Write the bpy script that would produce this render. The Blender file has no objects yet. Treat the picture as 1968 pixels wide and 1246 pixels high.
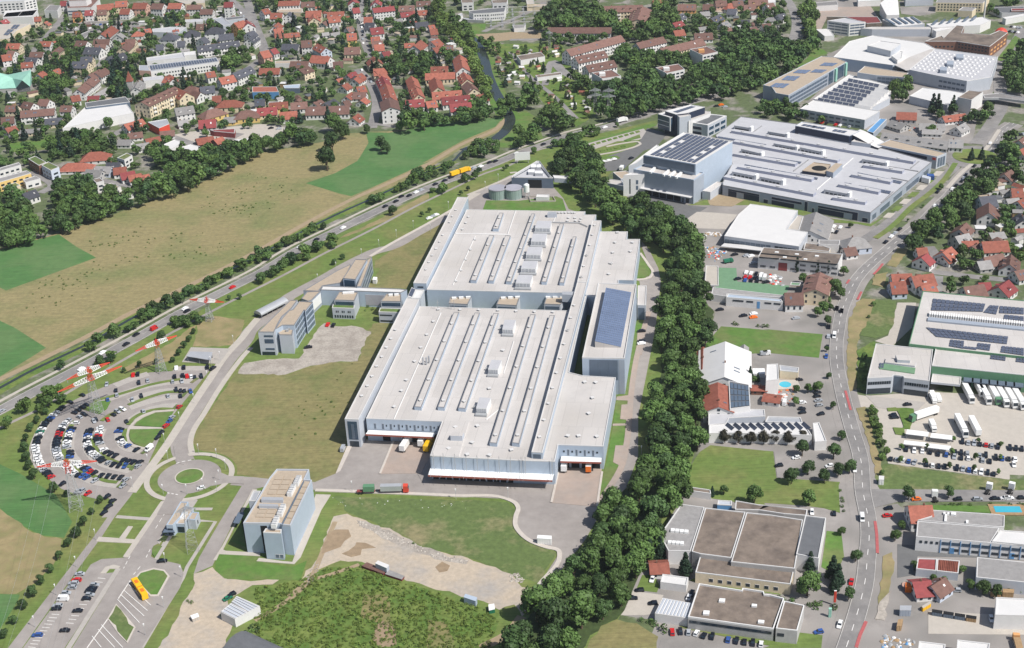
import bpy,math,random
import numpy as np
from mathutils import Vector,Matrix
random.seed(7)
rng = np.random.default_rng(7)
scene = bpy.context.scene
COL = scene.collection
# ---------------------------------------------------------------- camera
EYE = 345.0                      # metres above the plain
PITCH,ROLL,FPX = 0.4652,-0.0498,2656.0
PW,PH = 1968.0,1246.0
_cp,_sp,_cr,_sr = math.cos(PITCH),math.sin(PITCH),math.cos(ROLL),math.sin(ROLL)
_r,_u = Vector((1,0,0)),Vector((0,_sp,_cp))
FWD = Vector((0,_cp,-_sp))
RGT = _r * _cr + _u * _sr
UPV = _u * _cr - _r * _sr
cam_d = bpy.data.cameras.new('camera')
cam = bpy.data.objects.new('camera',cam_d)
COL.objects.link(cam)
cam.matrix_world = Matrix(((RGT.x,UPV.x,-FWD.x,0),(RGT.y,UPV.y,-FWD.y,0),(RGT.z,UPV.z,-FWD.z,EYE),(0,0,0,1)))
cam_d.sensor_width = 36.0
cam_d.lens = FPX / PW * 36.0
cam_d.clip_start,cam_d.clip_end = 1.0,12000.0
scene.camera = cam
# ---------------------------------------------------------------- sky, sun, exposure
SUN_EL = math.radians(52.0)
SUN_AZ = math.radians(126.0)     # compass angle, clockwise from +y: the sun stands behind the camera's right shoulder
w = bpy.data.worlds.new('World')
scene.world = w
w.use_nodes = True
nt = w.node_tree
sky = nt.nodes.new('ShaderNodeTexSky')
sky.sky_type = 'NISHITA'
sky.sun_disc = False
sky.sun_elevation,sky.sun_rotation = SUN_EL,SUN_AZ
sky.altitude,sky.air_density,sky.dust_density = 100,1.0,1.5
bg = nt.nodes['Background']
nt.links.new(sky.outputs[0],bg.inputs[0])
bg.inputs[1].default_value = 0.075
sun_d = bpy.data.lights.new('sun','SUN')
sun_d.energy,sun_d.angle,sun_d.color = 4.4,math.radians(0.55),(1.0,0.965,0.91)
sun = bpy.data.objects.new('sun',sun_d)
COL.objects.link(sun)
sdir = Vector((math.sin(SUN_AZ) * math.cos(SUN_EL),math.cos(SUN_AZ) * math.cos(SUN_EL),math.sin(SUN_EL)))
sun.rotation_euler = (-sdir).to_track_quat('-Z','Y').to_euler()
sun.location = (0,0,900)
vs = scene.view_settings
vs.view_transform,vs.look,vs.exposure,vs.gamma = 'Standard','None',0.24,1.0
vs.use_curve_mapping = False
scene.cycles.max_bounces = 6
scene.cycles.diffuse_bounces = 3
scene.cycles.volume_bounces = 0
# ---------------------------------------------------------------- where things stand: survey frames -> metres on the plain
FR = dict(a1=(0,0,3.894),b1=(490,0,3.894),c1=(980,0,3.894),d1=(1468,0,3.894),a2=(0,310,3.894),b2=(490,310,3.894),
          c2=(980,310,3.894),d2=(1468,310,3.894),a3=(0,620,3.894),b3=(490,620,3.894),c3=(980,620,3.894),d3=(1468,620,3.894),
          a4=(0,926,3.894),b4=(490,926,3.894),c4=(980,926,3.894),d4=(1468,926,3.894),p1=(40,680,8.2),p2=(40,820,8.2),
          p3=(200,680,8.2),p4=(200,820,8.2),p5=(0,1080,7.504),p6=(200,1080,7.504),g=(280,940,8.9),o=(470,480,6.557),
          h1=(780,520,6.23),h2=(860,380,6.23),h3=(1040,520,4.983),u=(900,290,5.788),e1=(1220,190,5.933),e2=(1380,210,6.557),
          e3=(1600,220,5.662),m=(1340,380,5.193),t=(440,890,6.23),k1=(640,760,9.585),k2=(800,360,9.585),k3=(1050,380,9.585),
          k4=(1000,820,9.585),ra=(260,860,9.585),f=(0,0,1),q1=(0,0,7.55),q2=(250,0,7.55),q3=(500,0,7.55),q4=(700,0,7.55),
          r1=(1240,0,5.467),r2=(1560,0,4.823),r3=(1100,0,8.945),r4=(850,0,7.57),s1=(1700,250,4.985),s2=(1640,650,5.933))
def G(px,py,z=0.0):
 d = RGT * ((px - PW / 2) / FPX) - UPV * ((py - PH / 2) / FPX) + FWD
 k = (EYE - z) / -d.z
 return (d.x * k,d.y * k)
def px_of(x,y,z=0.0):
 v = Vector((x,y,z - EYE))
 d = v.dot(FWD)
 return (PW / 2 + FPX * v.dot(RGT) / d,PH / 2 - FPX * v.dot(UPV) / d,FPX / d)
def toks(s):
 fr = None
 for t in s.split():
  if t in FR:
   fr = FR[t]
  else:
   yield fr,t
def P(s,z=0.0):
 out = []
 for fr,t in toks(s):
  a,b = t.split(',')[:2]
  out.append(G(fr[0] + float(a) / fr[2],fr[1] + float(b) / fr[2],z))
 return out
def area(p):
 return 0.5 * sum(p[i][0] * p[(i + 1) % len(p)][1] - p[(i + 1) % len(p)][0] * p[i][1] for i in range(len(p)))
def ccw(p):
 return list(p) if area(p) > 0 else list(p)[::-1]
def inside(x,y,poly):
 c,n = False,len(poly)
 j = n - 1
 for i in range(n):
  xi,yi = poly[i]
  xj,yj = poly[j]
  if (yi > y) != (yj > y) and x < (xj - xi) * (y - yi) / (yj - yi) + xi:
   c = not c
  j = i
 return c
def nth(k):
 return f"{k}{'th' if 10 <= k % 100 <= 20 else {1: 'st', 2: 'nd', 3: 'rd'}.get(k % 10, 'th')}"
# ---------------------------------------------------------------- materials
MATS = {}
def mat(name,c,rough=0.8,var=0.12,scale=0.15,c2=None,cut=None,metal=0.0,spec=0.3,scale2=None,rnd=0.0,attr=None,seam=0,streak=0.0):
 """Plain base colour c (linear), broken up by two octaves of noise in world space; c2 = a second real colour mixed in patches."""
 if name in MATS:
  return MATS[name]
 m = bpy.data.materials.new(name)
 m.use_nodes = True
 t = m.node_tree
 L = t.links
 b = t.nodes['Principled BSDF']
 b.inputs['Roughness'].default_value = rough
 b.inputs['Metallic'].default_value = metal
 b.inputs['Specular IOR Level'].default_value = spec
 geo = t.nodes.new('ShaderNodeNewGeometry')
 n1 = t.nodes.new('ShaderNodeTexNoise')
 n1.inputs['Scale'].default_value = scale
 n1.inputs['Detail'].default_value = 6.0
 n1.inputs['Roughness'].default_value = 0.65
 L.new(geo.outputs['Position'],n1.inputs['Vector'])
 if c2:
  mp = t.nodes.new('ShaderNodeMapRange')
  lo,hi = cut or (0.42,0.6)
  mp.inputs[1].default_value,mp.inputs[2].default_value = lo,hi
  n3 = t.nodes.new('ShaderNodeTexNoise')
  n3.inputs['Scale'].default_value = scale2 or scale * 0.35
  n3.inputs['Detail'].default_value = 5.0
  n3.inputs['Roughness'].default_value = 0.6
  L.new(geo.outputs['Position'],n3.inputs['Vector'])
  L.new(n3.outputs[0],mp.inputs[0])
  mix = t.nodes.new('ShaderNodeMixRGB')
  mix.inputs[1].default_value = (*c,1)
  mix.inputs[2].default_value = (*c2,1)
  L.new(mp.outputs[0],mix.inputs[0])
  base = mix.outputs[0]
 elif attr:
  at = t.nodes.new('ShaderNodeAttribute')
  at.attribute_name = attr
  base = at.outputs['Color']
 else:
  rgb = t.nodes.new('ShaderNodeRGB')
  rgb.outputs[0].default_value = (*c,1)
  base = rgb.outputs[0]
 mr = t.nodes.new('ShaderNodeMapRange')
 mr.inputs[1].default_value,mr.inputs[2].default_value = 0.3,0.7
 mr.inputs[3].default_value,mr.inputs[4].default_value = 1 - var,1 + var
 L.new(n1.outputs[0],mr.inputs[0])
 fac = mr.outputs[0]
 if streak or seam:                                  # mowing lanes along the valley; welded seams of the roofing sheet
  mpn = t.nodes.new('ShaderNodeMapping')
  mpn.inputs['Rotation'].default_value = (0,0,math.radians(-47 if streak else 10.1))
  L.new(geo.outputs['Position'],mpn.inputs['Vector'])
  if streak:
   mpn.inputs['Scale'].default_value = (.012,.35,1)
   tx = t.nodes.new('ShaderNodeTexNoise')
   tx.inputs['Detail'].default_value = 4.0
   src,amt = tx.outputs[0],streak
   L.new(mpn.outputs[0],tx.inputs['Vector'])
  else:
   tx = t.nodes.new('ShaderNodeTexBrick')
   for k,v in (('Scale',1.0),('Mortar Size',.14),('Brick Width',7.0),('Row Height',22.0),('Color1',(.44,.44,.44,1)),('Color2',(.56,.56,.56,1)),('Mortar',(0,0,0,1))):
    tx.inputs[k].default_value = v
   src,amt = tx.outputs[0],.13
   L.new(mpn.outputs[0],tx.inputs['Vector'])
  ms = t.nodes.new('ShaderNodeMapRange')
  ms.inputs[1].default_value,ms.inputs[2].default_value = .3,.7
  ms.inputs[3].default_value,ms.inputs[4].default_value = 1 - amt,1 + amt
  L.new(src,ms.inputs[0])
  mm = t.nodes.new('ShaderNodeMath')
  mm.operation = 'MULTIPLY'
  L.new(fac,mm.inputs[0])
  L.new(ms.outputs[0],mm.inputs[1])
  fac = mm.outputs[0]
 if rnd:
  oi = t.nodes.new('ShaderNodeObjectInfo')
  m2 = t.nodes.new('ShaderNodeMapRange')
  m2.inputs[3].default_value,m2.inputs[4].default_value = 1 - rnd,1 + rnd
  L.new(oi.outputs['Random'],m2.inputs[0])
  mu = t.nodes.new('ShaderNodeMath')
  mu.operation = 'MULTIPLY'
  L.new(fac,mu.inputs[0])
  L.new(m2.outputs[0],mu.inputs[1])
  fac = mu.outputs[0]
 vm = t.nodes.new('ShaderNodeVectorMath')
 vm.operation = 'SCALE'
 L.new(base,vm.inputs[0])
 L.new(fac,vm.inputs['Scale'])
 L.new(vm.outputs[0],b.inputs['Base Color'])
 MATS[name] = m
 return m
# setting
mat('town_soil',(.105,.135,.060),var=.3,scale=.3,c2=(.26,.24,.21),cut=(.5,.62),scale2=.05)
mat('lawn',(.128,.185,.046),var=.2,scale=.25,streak=.14,c2=(.185,.195,.066),cut=(.45,.68),scale2=.035)
mat('rich_lawn',(.098,.190,.038),var=.18,scale=.3,c2=(.140,.180,.058),scale2=.06)
mat('crop',(.076,.172,.052),streak=.14,var=.12,scale=.2,c2=(.105,.185,.066),scale2=.03)
mat('dry_meadow',(.262,.222,.108),var=.2,scale=.35,streak=.16,c2=(.175,.19,.075),cut=(.45,.68),scale2=.022)
mat('dry_grass',(.22,.195,.085),var=.2,scale=.35,streak=.14,c2=(.145,.165,.058),cut=(.46,.7),scale2=.045)
mat('straw_verge',(.30,.24,.125),var=.18,scale=.4,c2=(.22,.20,.09),scale2=.1)
mat('rough_grass',(.110,.155,.050),var=.24,scale=.4,c2=(.235,.21,.11),cut=(.5,.68),scale2=.05)
mat('scrub',(.092,.160,.032),var=.3,scale=.5,c2=(.155,.20,.05),scale2=.09)
mat('earth_track',(.33,.255,.165),var=.12,scale=.4)
mat('brown_earth',(.29,.215,.14),var=.18,scale=.3)
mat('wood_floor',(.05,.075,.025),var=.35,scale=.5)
mat('rubble',(.40,.36,.315),var=.22,scale=.8,c2=(.31,.275,.24),scale2=.12)
mat('pale_dirt',(.46,.385,.30),var=.14,scale=.5,c2=(.36,.33,.30),cut=(.45,.66),scale2=.05)
mat('plant_paving',(.325,.295,.275),var=.1,scale=.2,c2=(.285,.257,.24),scale2=.04)
mat('road_asphalt',(.215,.205,.20),var=.12,scale=.25,c2=(.275,.26,.25),scale2=.06)
mat('dark_asphalt',(.15,.15,.15),var=.1,scale=.25)
mat('yard_asphalt',(.315,.29,.272),var=.14,scale=.2,c2=(.235,.22,.205),scale2=.05)
mat('pale_concrete',(.46,.42,.37),var=.07,scale=.3)
mat('dock_paving',(.375,.30,.255),var=.07,scale=.3,c2=(.34,.285,.25),scale2=.08)
mat('bay_paving',(.40,.37,.34),var=.08,scale=.4)
mat('kerb_stone',(.52,.47,.42),var=.08,scale=.5)
mat('lane_paint',(.72,.70,.67),var=.1,scale=.8)
mat('worn_paint',(.52,.50,.47),var=.2,scale=.8)
mat('red_lane',(.42,.11,.11),var=.12,scale=.6)
mat('green_yard',(.15,.27,.16),var=.1,scale=.4)
mat('water',(.035,.045,.042),rough=.12,var=.1,spec=.5)
mat('pool_water',(.06,.42,.55),rough=.08,var=.05,spec=.5)
# building stuff
mat('membrane',(.53,.502,.48),seam=1,var=.08,scale=.12,c2=(.45,.42,.39),cut=(.45,.7),scale2=.03)
mat('grey_membrane',(.47,.47,.49),var=.06,scale=.2)
mat('white_membrane',(.63,.62,.61),var=.04,scale=.2)
mat('gravel_roof',(.42,.345,.265),var=.09,scale=.5)
mat('brown_roof',(.205,.165,.135),var=.25,scale=.25,c2=(.13,.105,.09),cut=(.45,.65),scale2=.09)
mat('slate_roof',(.135,.14,.15),var=.12,scale=.3)
mat('blue_cladding',(.40,.47,.56),var=.05,scale=.3,rough=.55)
mat('pale_cladding',(.47,.50,.55),var=.05,scale=.3,rough=.55)
mat('steel_cladding',(.33,.37,.43),var=.06,scale=.3,rough=.5)
mat('slate_cladding',(.12,.155,.205),var=.08,scale=.3,rough=.5)
mat('navy_cladding',(.022,.032,.062),var=.1,rough=.45)
mat('white_wall',(.70,.69,.68),var=.05,scale=.4)
mat('lilac_glazing',(.36,.38,.47),rough=.35,var=.06,spec=.5)
mat('glass',(.02,.032,.045),rough=.12,var=.2,spec=.6)
mat('blue_glass',(.04,.075,.12),rough=.15,var=.2,spec=.6)
mat('slate_glass',(.10,.135,.185),rough=.3,var=.12,spec=.5)
mat('opal_glass',(.37,.36,.40),rough=.35,var=.15,scale=.1,spec=.5)
mat('dark_void',(.015,.016,.018),rough=.9,var=.2)
mat('coping',(.24,.24,.25),var=.08,rough=.5)
mat('pale_coping',(.62,.61,.60),var=.05,rough=.5)
mat('red_trim',(.34,.11,.08),var=.1)
mat('pv_cell',(.15,.195,.30),rough=.25,var=.12,spec=.5)
mat('pv_dark',(.095,.11,.155),rough=.25,var=.15,spec=.5)
mat('green_cladding',(.115,.25,.145),var=.08,scale=.3,rough=.5)
mat('brick',(.20,.105,.075),var=.18,scale=.5)
mat('copper',(.30,.55,.45),var=.1,scale=.3)
mat('blue_metal',(.12,.30,.55),var=.1,rough=.4)
mat('metal',(.50,.51,.53),var=.08,rough=.4,metal=.3)
mat('steel',(.36,.37,.38),var=.1,rough=.5)
mat('signal_red',(.62,.075,.045),var=.08,rough=.5)
mat('paint_white',(.80,.80,.79),var=.03,rough=.4)
mat('tank_green',(.27,.345,.325),var=.08,scale=.4,rough=.45)
mat('timber',(.36,.24,.13),var=.2,scale=.8)
mat('tyre',(.02,.02,.02),rough=.9,var=.1)
mat('red_tile',(.285,.098,.068),var=.25,scale=.5,rnd=.25)
mat('brown_tile',(.17,.095,.078),var=.2,scale=.5,rnd=.25)
mat('maroon_tile',(.235,.055,.055),var=.18,scale=.5,rnd=.2)
mat('dark_tile',(.075,.078,.095),var=.2,scale=.5,rnd=.3)
mat('grey_tile',(.27,.26,.255),var=.15,scale=.5,rnd=.2)
for nm,cc in dict(white=(.70,.69,.675),cream=(.68,.58,.42),yellow=(.72,.52,.20),pink=(.66,.42,.33),pale_blue=(.52,.57,.66),orange=(.68,.36,.15),grey=(.42,.41,.40)).items():
 mat(nm + '_render',cc,var=.08,scale=.5,rnd=.06)
mat('bark',(.10,.075,.05),var=.2,scale=1.0)
mat('leaf',(.074,.130,.034),rough=.6,var=.4,scale=.45,rnd=.42,spec=.25)
mat('dark_leaf',(.052,.096,.030),rough=.6,var=.35,scale=.45,rnd=.32,spec=.25)
mat('conifer_leaf',(.024,.048,.026),rough=.65,var=.3,scale=.5,rnd=.25,spec=.2)
mat('copper_leaf',(.045,.042,.028),rough=.6,var=.3,scale=.5,rnd=.2,spec=.2)
mat('mass_leaf',(1,1,1),rough=.62,var=.32,scale=.45,attr='tint',spec=.25)
PAINT = {}
for k,(nm,c) in dict(k=('dark',(.012,.014,.022)),w=('white',(.80,.80,.80)),s=('silver',(.36,.38,.41)),r=('red',(.50,.018,.018)),b=('blue',(.035,.09,.30)),o=('orange',(.75,.17,.02)),g=('green',(.02,.16,.09)),y=('yellow',(.82,.47,.015))).items():
 PAINT[k] = (nm,mat(nm + '_paint',c,rough=.22,var=.03,spec=.5,rnd=.1))
# ---------------------------------------------------------------- mesh and object helpers
def link(o):
 COL.objects.link(o)
 return o
class MB:
 def __init__(s):
  s.v,s.f,s.i = [],[],[]
 def add(s,vs,fs,mi=0):
  n = len(s.v)
  s.v += vs
  s.f += [tuple(n + k for k in f) for f in fs]
  s.i += [mi] * len(fs)
 def prism(s,p,z0,z1,mi=0,top=None,cap=True,bottom=False):
  p = ccw(p)
  n = len(p)
  vs = [(x,y,z0) for x,y in p] + [(x,y,z1) for x,y in p]
  s.add(vs,[(i,(i + 1) % n,n + (i + 1) % n,n + i) for i in range(n)],mi)
  if cap:
   s.add([(x,y,z1) for x,y in p],[tuple(range(n))],mi if top is None else top)
  if bottom:
   s.add([(x,y,z0) for x,y in p],[tuple(range(n))[::-1]],mi)
 def box(s,cx,cy,z0,lx,ly,lz,a=0.0,mi=0,bottom=False):
  c,q = math.cos(a),math.sin(a)
  p = [(cx + c * x - q * y,cy + q * x + c * y) for x,y in ((-lx / 2,-ly / 2),(lx / 2,-ly / 2),(lx / 2,ly / 2),(-lx / 2,ly / 2))]
  s.prism(p,z0,z0 + lz,mi,bottom=bottom)
 def bar(s,a,b,r,mi=0,n=4):
  a,b = Vector(a),Vector(b)
  d = (b - a)
  if d.length < 1e-6:
   return
  d.normalize()
  e = d.orthogonal().normalized()
  h = d.cross(e)
  vs = []
  for q in (a,b):
   for k in range(n):
    t = 2 * math.pi * (k + .5) / n
    vs.append(tuple(q + (e * math.cos(t) + h * math.sin(t)) * r))
  fs = [(k,(k + 1) % n,n + (k + 1) % n,n + k) for k in range(n)]
  fs += [tuple(range(n))[::-1],tuple(range(n,2 * n))]
  s.add(vs,fs,mi)
 def cyl(s,x,y,z0,z1,r,n=16,mi=0,r2=None,top=None):
  r2 = r if r2 is None else r2
  vs = [(x + r * math.cos(2 * math.pi * k / n),y + r * math.sin(2 * math.pi * k / n),z0) for k in range(n)]
  vs += [(x + r2 * math.cos(2 * math.pi * k / n),y + r2 * math.sin(2 * math.pi * k / n),z1) for k in range(n)]
  s.add(vs,[(k,(k + 1) % n,n + (k + 1) % n,n + k) for k in range(n)],mi)
  s.add(vs[n:],[tuple(range(n))],mi if top is None else top)
 def mesh(s,name,mats):
  me = bpy.data.meshes.new(name)
  me.from_pydata(s.v,[],s.f)
  for m in mats:
   me.materials.append(MATS[m] if isinstance(m,str) else m)
  if len(mats) > 1:
   me.polygons.foreach_set('material_index',s.i)
  return me
 def obj(s,name,mats,parent=None,loc=None):
  if isinstance(mats,str):
   mats = [mats]
  o = link(bpy.data.objects.new(name,s.mesh(name,mats)))
  if parent:
   o.parent = parent
  if loc:
   o.location = loc
  return o
LABELS = {}
def tag(o,label=None,cat=None,group=None,kind=None):
 if label:
  o['label'] = label
  LABELS.setdefault(label,[]).append(o)
 if cat:
  o['category'] = cat
 if group:
  o['group'] = group
 if kind:
  o['kind'] = kind
 return o
def empty(name,loc=(0,0,0),rz=0.0):
 o = link(bpy.data.objects.new(name,None))
 o.location = loc
 o.rotation_euler = (0,0,rz)
 return o
def inst(name,me,parent=None,loc=(0,0,0),rz=0.0,sc=None):
 o = link(bpy.data.objects.new(name,me))
 o.location = loc
 o.rotation_euler = (0,0,rz)
 if sc:
  o.scale = sc
 if parent:
  o.parent = parent
 return o
def inset(p,d):
 """offset a ccw polygon inwards by d"""
 n,out = len(p),[]
 for i in range(n):
  a,b,c = Vector(p[i - 1]),Vector(p[i]),Vector(p[(i + 1) % n])
  e1,e2 = (b - a).normalized(),(c - b).normalized()
  n1,n2 = Vector((-e1.y,e1.x)),Vector((-e2.y,e2.x))
  k = 1 + n1.dot(n2)
  v = (n1 + n2) / max(k,.3)
  out.append((b.x + v.x * d,b.y + v.y * d))
 return out
FOOT = []      # footprints (cx, cy, r) and polygons that trees keep clear of
FOOTP = []
def flat(name,label,cat,s,h,wall,roof,cop='pale_coping',group=None,lip=.4,rim=.4,z0=0.0,parent=None):
 """A flat-roofed volume: walls (the object's own mesh) and a roof with a raised parapet rim as its part."""
 p = ccw(P(s,h) if isinstance(s,str) else s)
 b = MB()
 b.prism(p,z0,h,cap=False)
 o = b.obj(name,wall,parent)
 if not parent:
  tag(o,label,cat,group)
  FOOTP.append(p)
 q = inset(p,rim)
 r = MB()
 n = len(p)
 r.add([(x,y,h) for x,y in q],[tuple(range(n))],0)
 vs = [(x,y,h) for x,y in p] + [(x,y,h + lip) for x,y in p] + [(x,y,h + lip) for x,y in q] + [(x,y,h) for x,y in q]
 fs = []
 for i in range(n):
  j = (i + 1) % n
  fs += [(i,j,n + j,n + i),(n + i,n + j,2 * n + j,2 * n + i),(2 * n + i,2 * n + j,3 * n + j,3 * n + i)]
 r.add(vs,fs,1)
 r.obj('roof',[roof,cop],o)
 o['poly'] = [c for xy in p for c in xy]
 o['h'] = h
 return o
def wall_of(o,i):
 v = list(o['poly'])
 p = [(v[k],v[k + 1]) for k in range(0,len(v),2)]
 return p[i % len(p)],p[(i + 1) % len(p)]
def find_wall(o,s,z=None):
 """the wall of o whose middle lies nearest to the surveyed point s"""
 z = o['h'] if z is None else z
 x,y = P(s,z)[0]
 n = len(o['poly']) // 2
 best = min(range(n),key=lambda i: sum((((a + b) / 2) - c) ** 2 for a,b,c in zip(*wall_of(o,i),(x,y))))
 return best
def fac(o,i,n,u0,u1,z0,z1,fill=1.0,m='glass',name='window',dep=.12,frame=None):
 """n panels set proud of wall i between the fractions u0..u1 of its length"""
 a,b = wall_of(o,i)
 a,b = Vector(a),Vector(b)
 d = b - a
 nr = Vector((d.y,-d.x)).normalized()
 for k in range(n):
  c0 = u0 + (u1 - u0) * (k + .5 - fill / 2) / n
  c1 = u0 + (u1 - u0) * (k + .5 + fill / 2) / n
  p,q = a + d * c0,a + d * c1
  mb = MB()
  po = [tuple(p),tuple(q),tuple(q + nr * dep),tuple(p + nr * dep)]
  mb.prism(po,z0,z1,0,bottom=True)
  if frame:
   e = (q - p).normalized() * .15
   mb.prism([tuple(p - e),tuple(q + e),tuple(q + e + nr * (dep * .6)),tuple(p - e + nr * (dep * .6))],z0 - .15,z1 + .15,1,bottom=True)
   mb.obj(name,[m,frame],o)
  else:
   mb.obj(name,m,o)
def slab(name,s,z0,z1,m,parent=None,top=None):
 b = MB()
 b.prism(P(s,z1) if isinstance(s,str) else s,z0,z1,0,top=None if top is None else 1,bottom=True)
 return b.obj(name,[m] if top is None else [m,top],parent)
def quadpts(s,z):
 return [Vector((x,y,z)) for x,y in P(s,z)]
def pv_rows(parent,s,z,nu,nv,gap=.08,m='pv_dark',lift=.35,name='solar_panel',tilt=0.0,stuff=False):
 """nu x nv panels laid over the quad s (4 corners, in order), each a shallow box; the u direction runs from corner 0 to corner 1"""
 A,B,C,D = quadpts(s,z) if isinstance(s,str) else s
 big = MB()
 for i in range(nu):
  for j in range(nv):
   cs = []
   for uu,vv in ((i + gap,j + gap),(i + 1 - gap,j + gap),(i + 1 - gap,j + 1 - gap),(i + gap,j + 1 - gap)):
    x,y = uu / nu,vv / nv
    q = (A * (1 - x) + B * x) * (1 - y) + (D * (1 - x) + C * x) * y
    cs.append(q)
   lo = [tuple(c + Vector((0,0,lift * .3))) for c in cs]
   hi = [tuple(c + Vector((0,0,lift + (tilt if k in (2,3) else 0)))) for k,c in enumerate(cs)]
   if area([(c.x,c.y) for c in cs]) < 0:
    lo,hi = lo[::-1],hi[::-1]
   fs = [(4,5,6,7),(0,1,5,4),(1,2,6,5),(2,3,7,6),(3,0,4,7)]
   if stuff:
    big.add(lo + hi,fs)
   else:
    mb = MB()
    mb.add(lo + hi,fs)
    mb.obj(name,m,parent)
 if stuff:
  tag(big.obj(name,m,parent),kind='stuff')
GQ = []        # ground sheets wait here until lay_ground() stacks them, each a hair above the one below
SHEETS = []
def lay(name,m,z,poly,fn):
 GQ.append((z,len(GQ),name,m,poly,fn))
def lay_ground():
 for k,(z,_n,name,m,poly,fn) in enumerate(sorted(GQ,key=lambda q: q[:2])):
  zz = .02 + .0016 * k
  b = MB()
  fn(b,zz)
  tag(b.obj(name,m),kind='structure')
  if poly:
   xs,ys = [q[0] for q in poly],[q[1] for q in poly]
   SHEETS.append((zz,min(xs),max(xs),min(ys),max(ys),poly))
 SHEETS.reverse()
def ground_z(x,y):
 for zz,x0,x1,y0,y1,poly in SHEETS:
  if x0 < x < x1 and y0 < y < y1 and inside(x,y,poly):
   return zz
 return 0.0
RAGGED = dict(pale_dirt=.9,rubble=.9,brown_earth=.8,scrub=.8,rough_grass=.7,dry_grass=.7,dry_meadow=.5,straw_verge=.6,wood_floor=.8,earth_track=.5)
def ground(name,s,m,z):
 p = ccw(P(s) if isinstance(s,str) else s)
 j = RAGGED.get(m)
 if j:
  q = []
  for i in range(len(p)):
   a,c = Vector(p[i]),Vector(p[(i + 1) % len(p)])
   n = max(1,min(40,int((c - a).length / 3.0)))
   for k in range(n):
    v = a + (c - a) * k / n
    q.append((v.x + random.uniform(-j,j),v.y + random.uniform(-j,j)) if k else tuple(v))
  p = q
 lay(name,m,z,p,lambda b,zz: b.prism(p,-.05,zz))
def smooth(p,n=6):
 """cubic through the points, tangents weighted by chord length so that uneven spacing makes no loops"""
 p = [Vector(q[:2]) for q in p]
 p = [q for i,q in enumerate(p) if i == 0 or (q - p[i - 1]).length > .3]
 m = []
 for i in range(len(p)):
  if 0 < i < len(p) - 1:
   h0,h1 = (p[i] - p[i - 1]).length,(p[i + 1] - p[i]).length
   m.append(((p[i + 1] - p[i]) / h1 * h0 + (p[i] - p[i - 1]) / h0 * h1) / (h0 + h1))
  else:
   j = min(i,len(p) - 2)
   m.append((p[j + 1] - p[j]).normalized())
 out = []
 for i in range(len(p) - 1):
  h = (p[i + 1] - p[i]).length
  for k in range(n):
   t = k / n
   v = p[i] * (2 * t ** 3 - 3 * t * t + 1) + m[i] * (h * (t ** 3 - 2 * t * t + t)) + p[i + 1] * (3 * t * t - 2 * t ** 3) + m[i + 1] * (h * (t ** 3 - t * t))
   out.append((v.x,v.y))
 out.append(tuple(p[-1]))
 return out
ROADS = []
def ribbon(p,wd):
 l,r = [],[]
 for i in range(len(p)):
  a,b = Vector(p[max(i - 1,0)]),Vector(p[min(i + 1,len(p) - 1)])
  d = (b - a).normalized()
  nn = Vector((-d.y,d.x)) * (wd / 2)
  l.append((p[i][0] + nn.x,p[i][1] + nn.y))
  r.append((p[i][0] - nn.x,p[i][1] - nn.y))
 return l,r
def strip(name,s,wd,m,z,sm=True,off=0.0,keep=False):
 p = P(s) if isinstance(s,str) else s
 if sm:
  p = smooth(p)
 if off:
  l,r = ribbon(p,abs(off) * 2)
  p = l if off > 0 else r
 l,r = ribbon(p,wd)
 n = len(p)
 def fn(b,z):
  vs = [(*q,z) for q in l] + [(*q,z) for q in r] + [(*q,-.05) for q in l] + [(*q,-.05) for q in r]
  fs = []
  for i in range(n - 1):
   fs += [(n + i,n + i + 1,i + 1,i),(i,i + 1,2 * n + i + 1,2 * n + i),(3 * n + i,3 * n + i + 1,n + i + 1,n + i)]
  b.add(vs,fs)
 lay(name,m,z,l + r[::-1] if wd > 1.5 else None,fn)
 if keep:
  for q in p:
   ROADS.append((q[0],q[1],wd / 2 + 2.0))
def dashes(name,s,wd,ln,gap,z,m='lane_paint',off=0.0,sm=True):
 p = P(s) if isinstance(s,str) else s
 if sm:
  p = smooth(p)
 if off:
  l,r = ribbon(p,abs(off) * 2)
  p = l if off > 0 else r
 quads = []
 acc = 0.0
 for i in range(len(p) - 1):
  a,c = Vector(p[i]),Vector(p[i + 1])
  L = (c - a).length
  if L < 1e-6:
   continue
  d = (c - a) / L
  t = -acc
  while t < L:
   t0,t1 = max(t,0),min(t + ln,L)
   if t1 > t0:
    u0,u1 = a + d * t0,a + d * t1
    nn = Vector((-d.y,d.x)) * wd / 2
    quads.append([tuple(u0 - nn),tuple(u1 - nn),tuple(u1 + nn),tuple(u0 + nn)])
   t += ln + gap
  acc = (acc + L) % (ln + gap)
 lay(name,m,z,None,lambda b,zz: [b.add([(*q,zz) for q in qd],[(0,1,2,3)]) for qd in quads])
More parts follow.
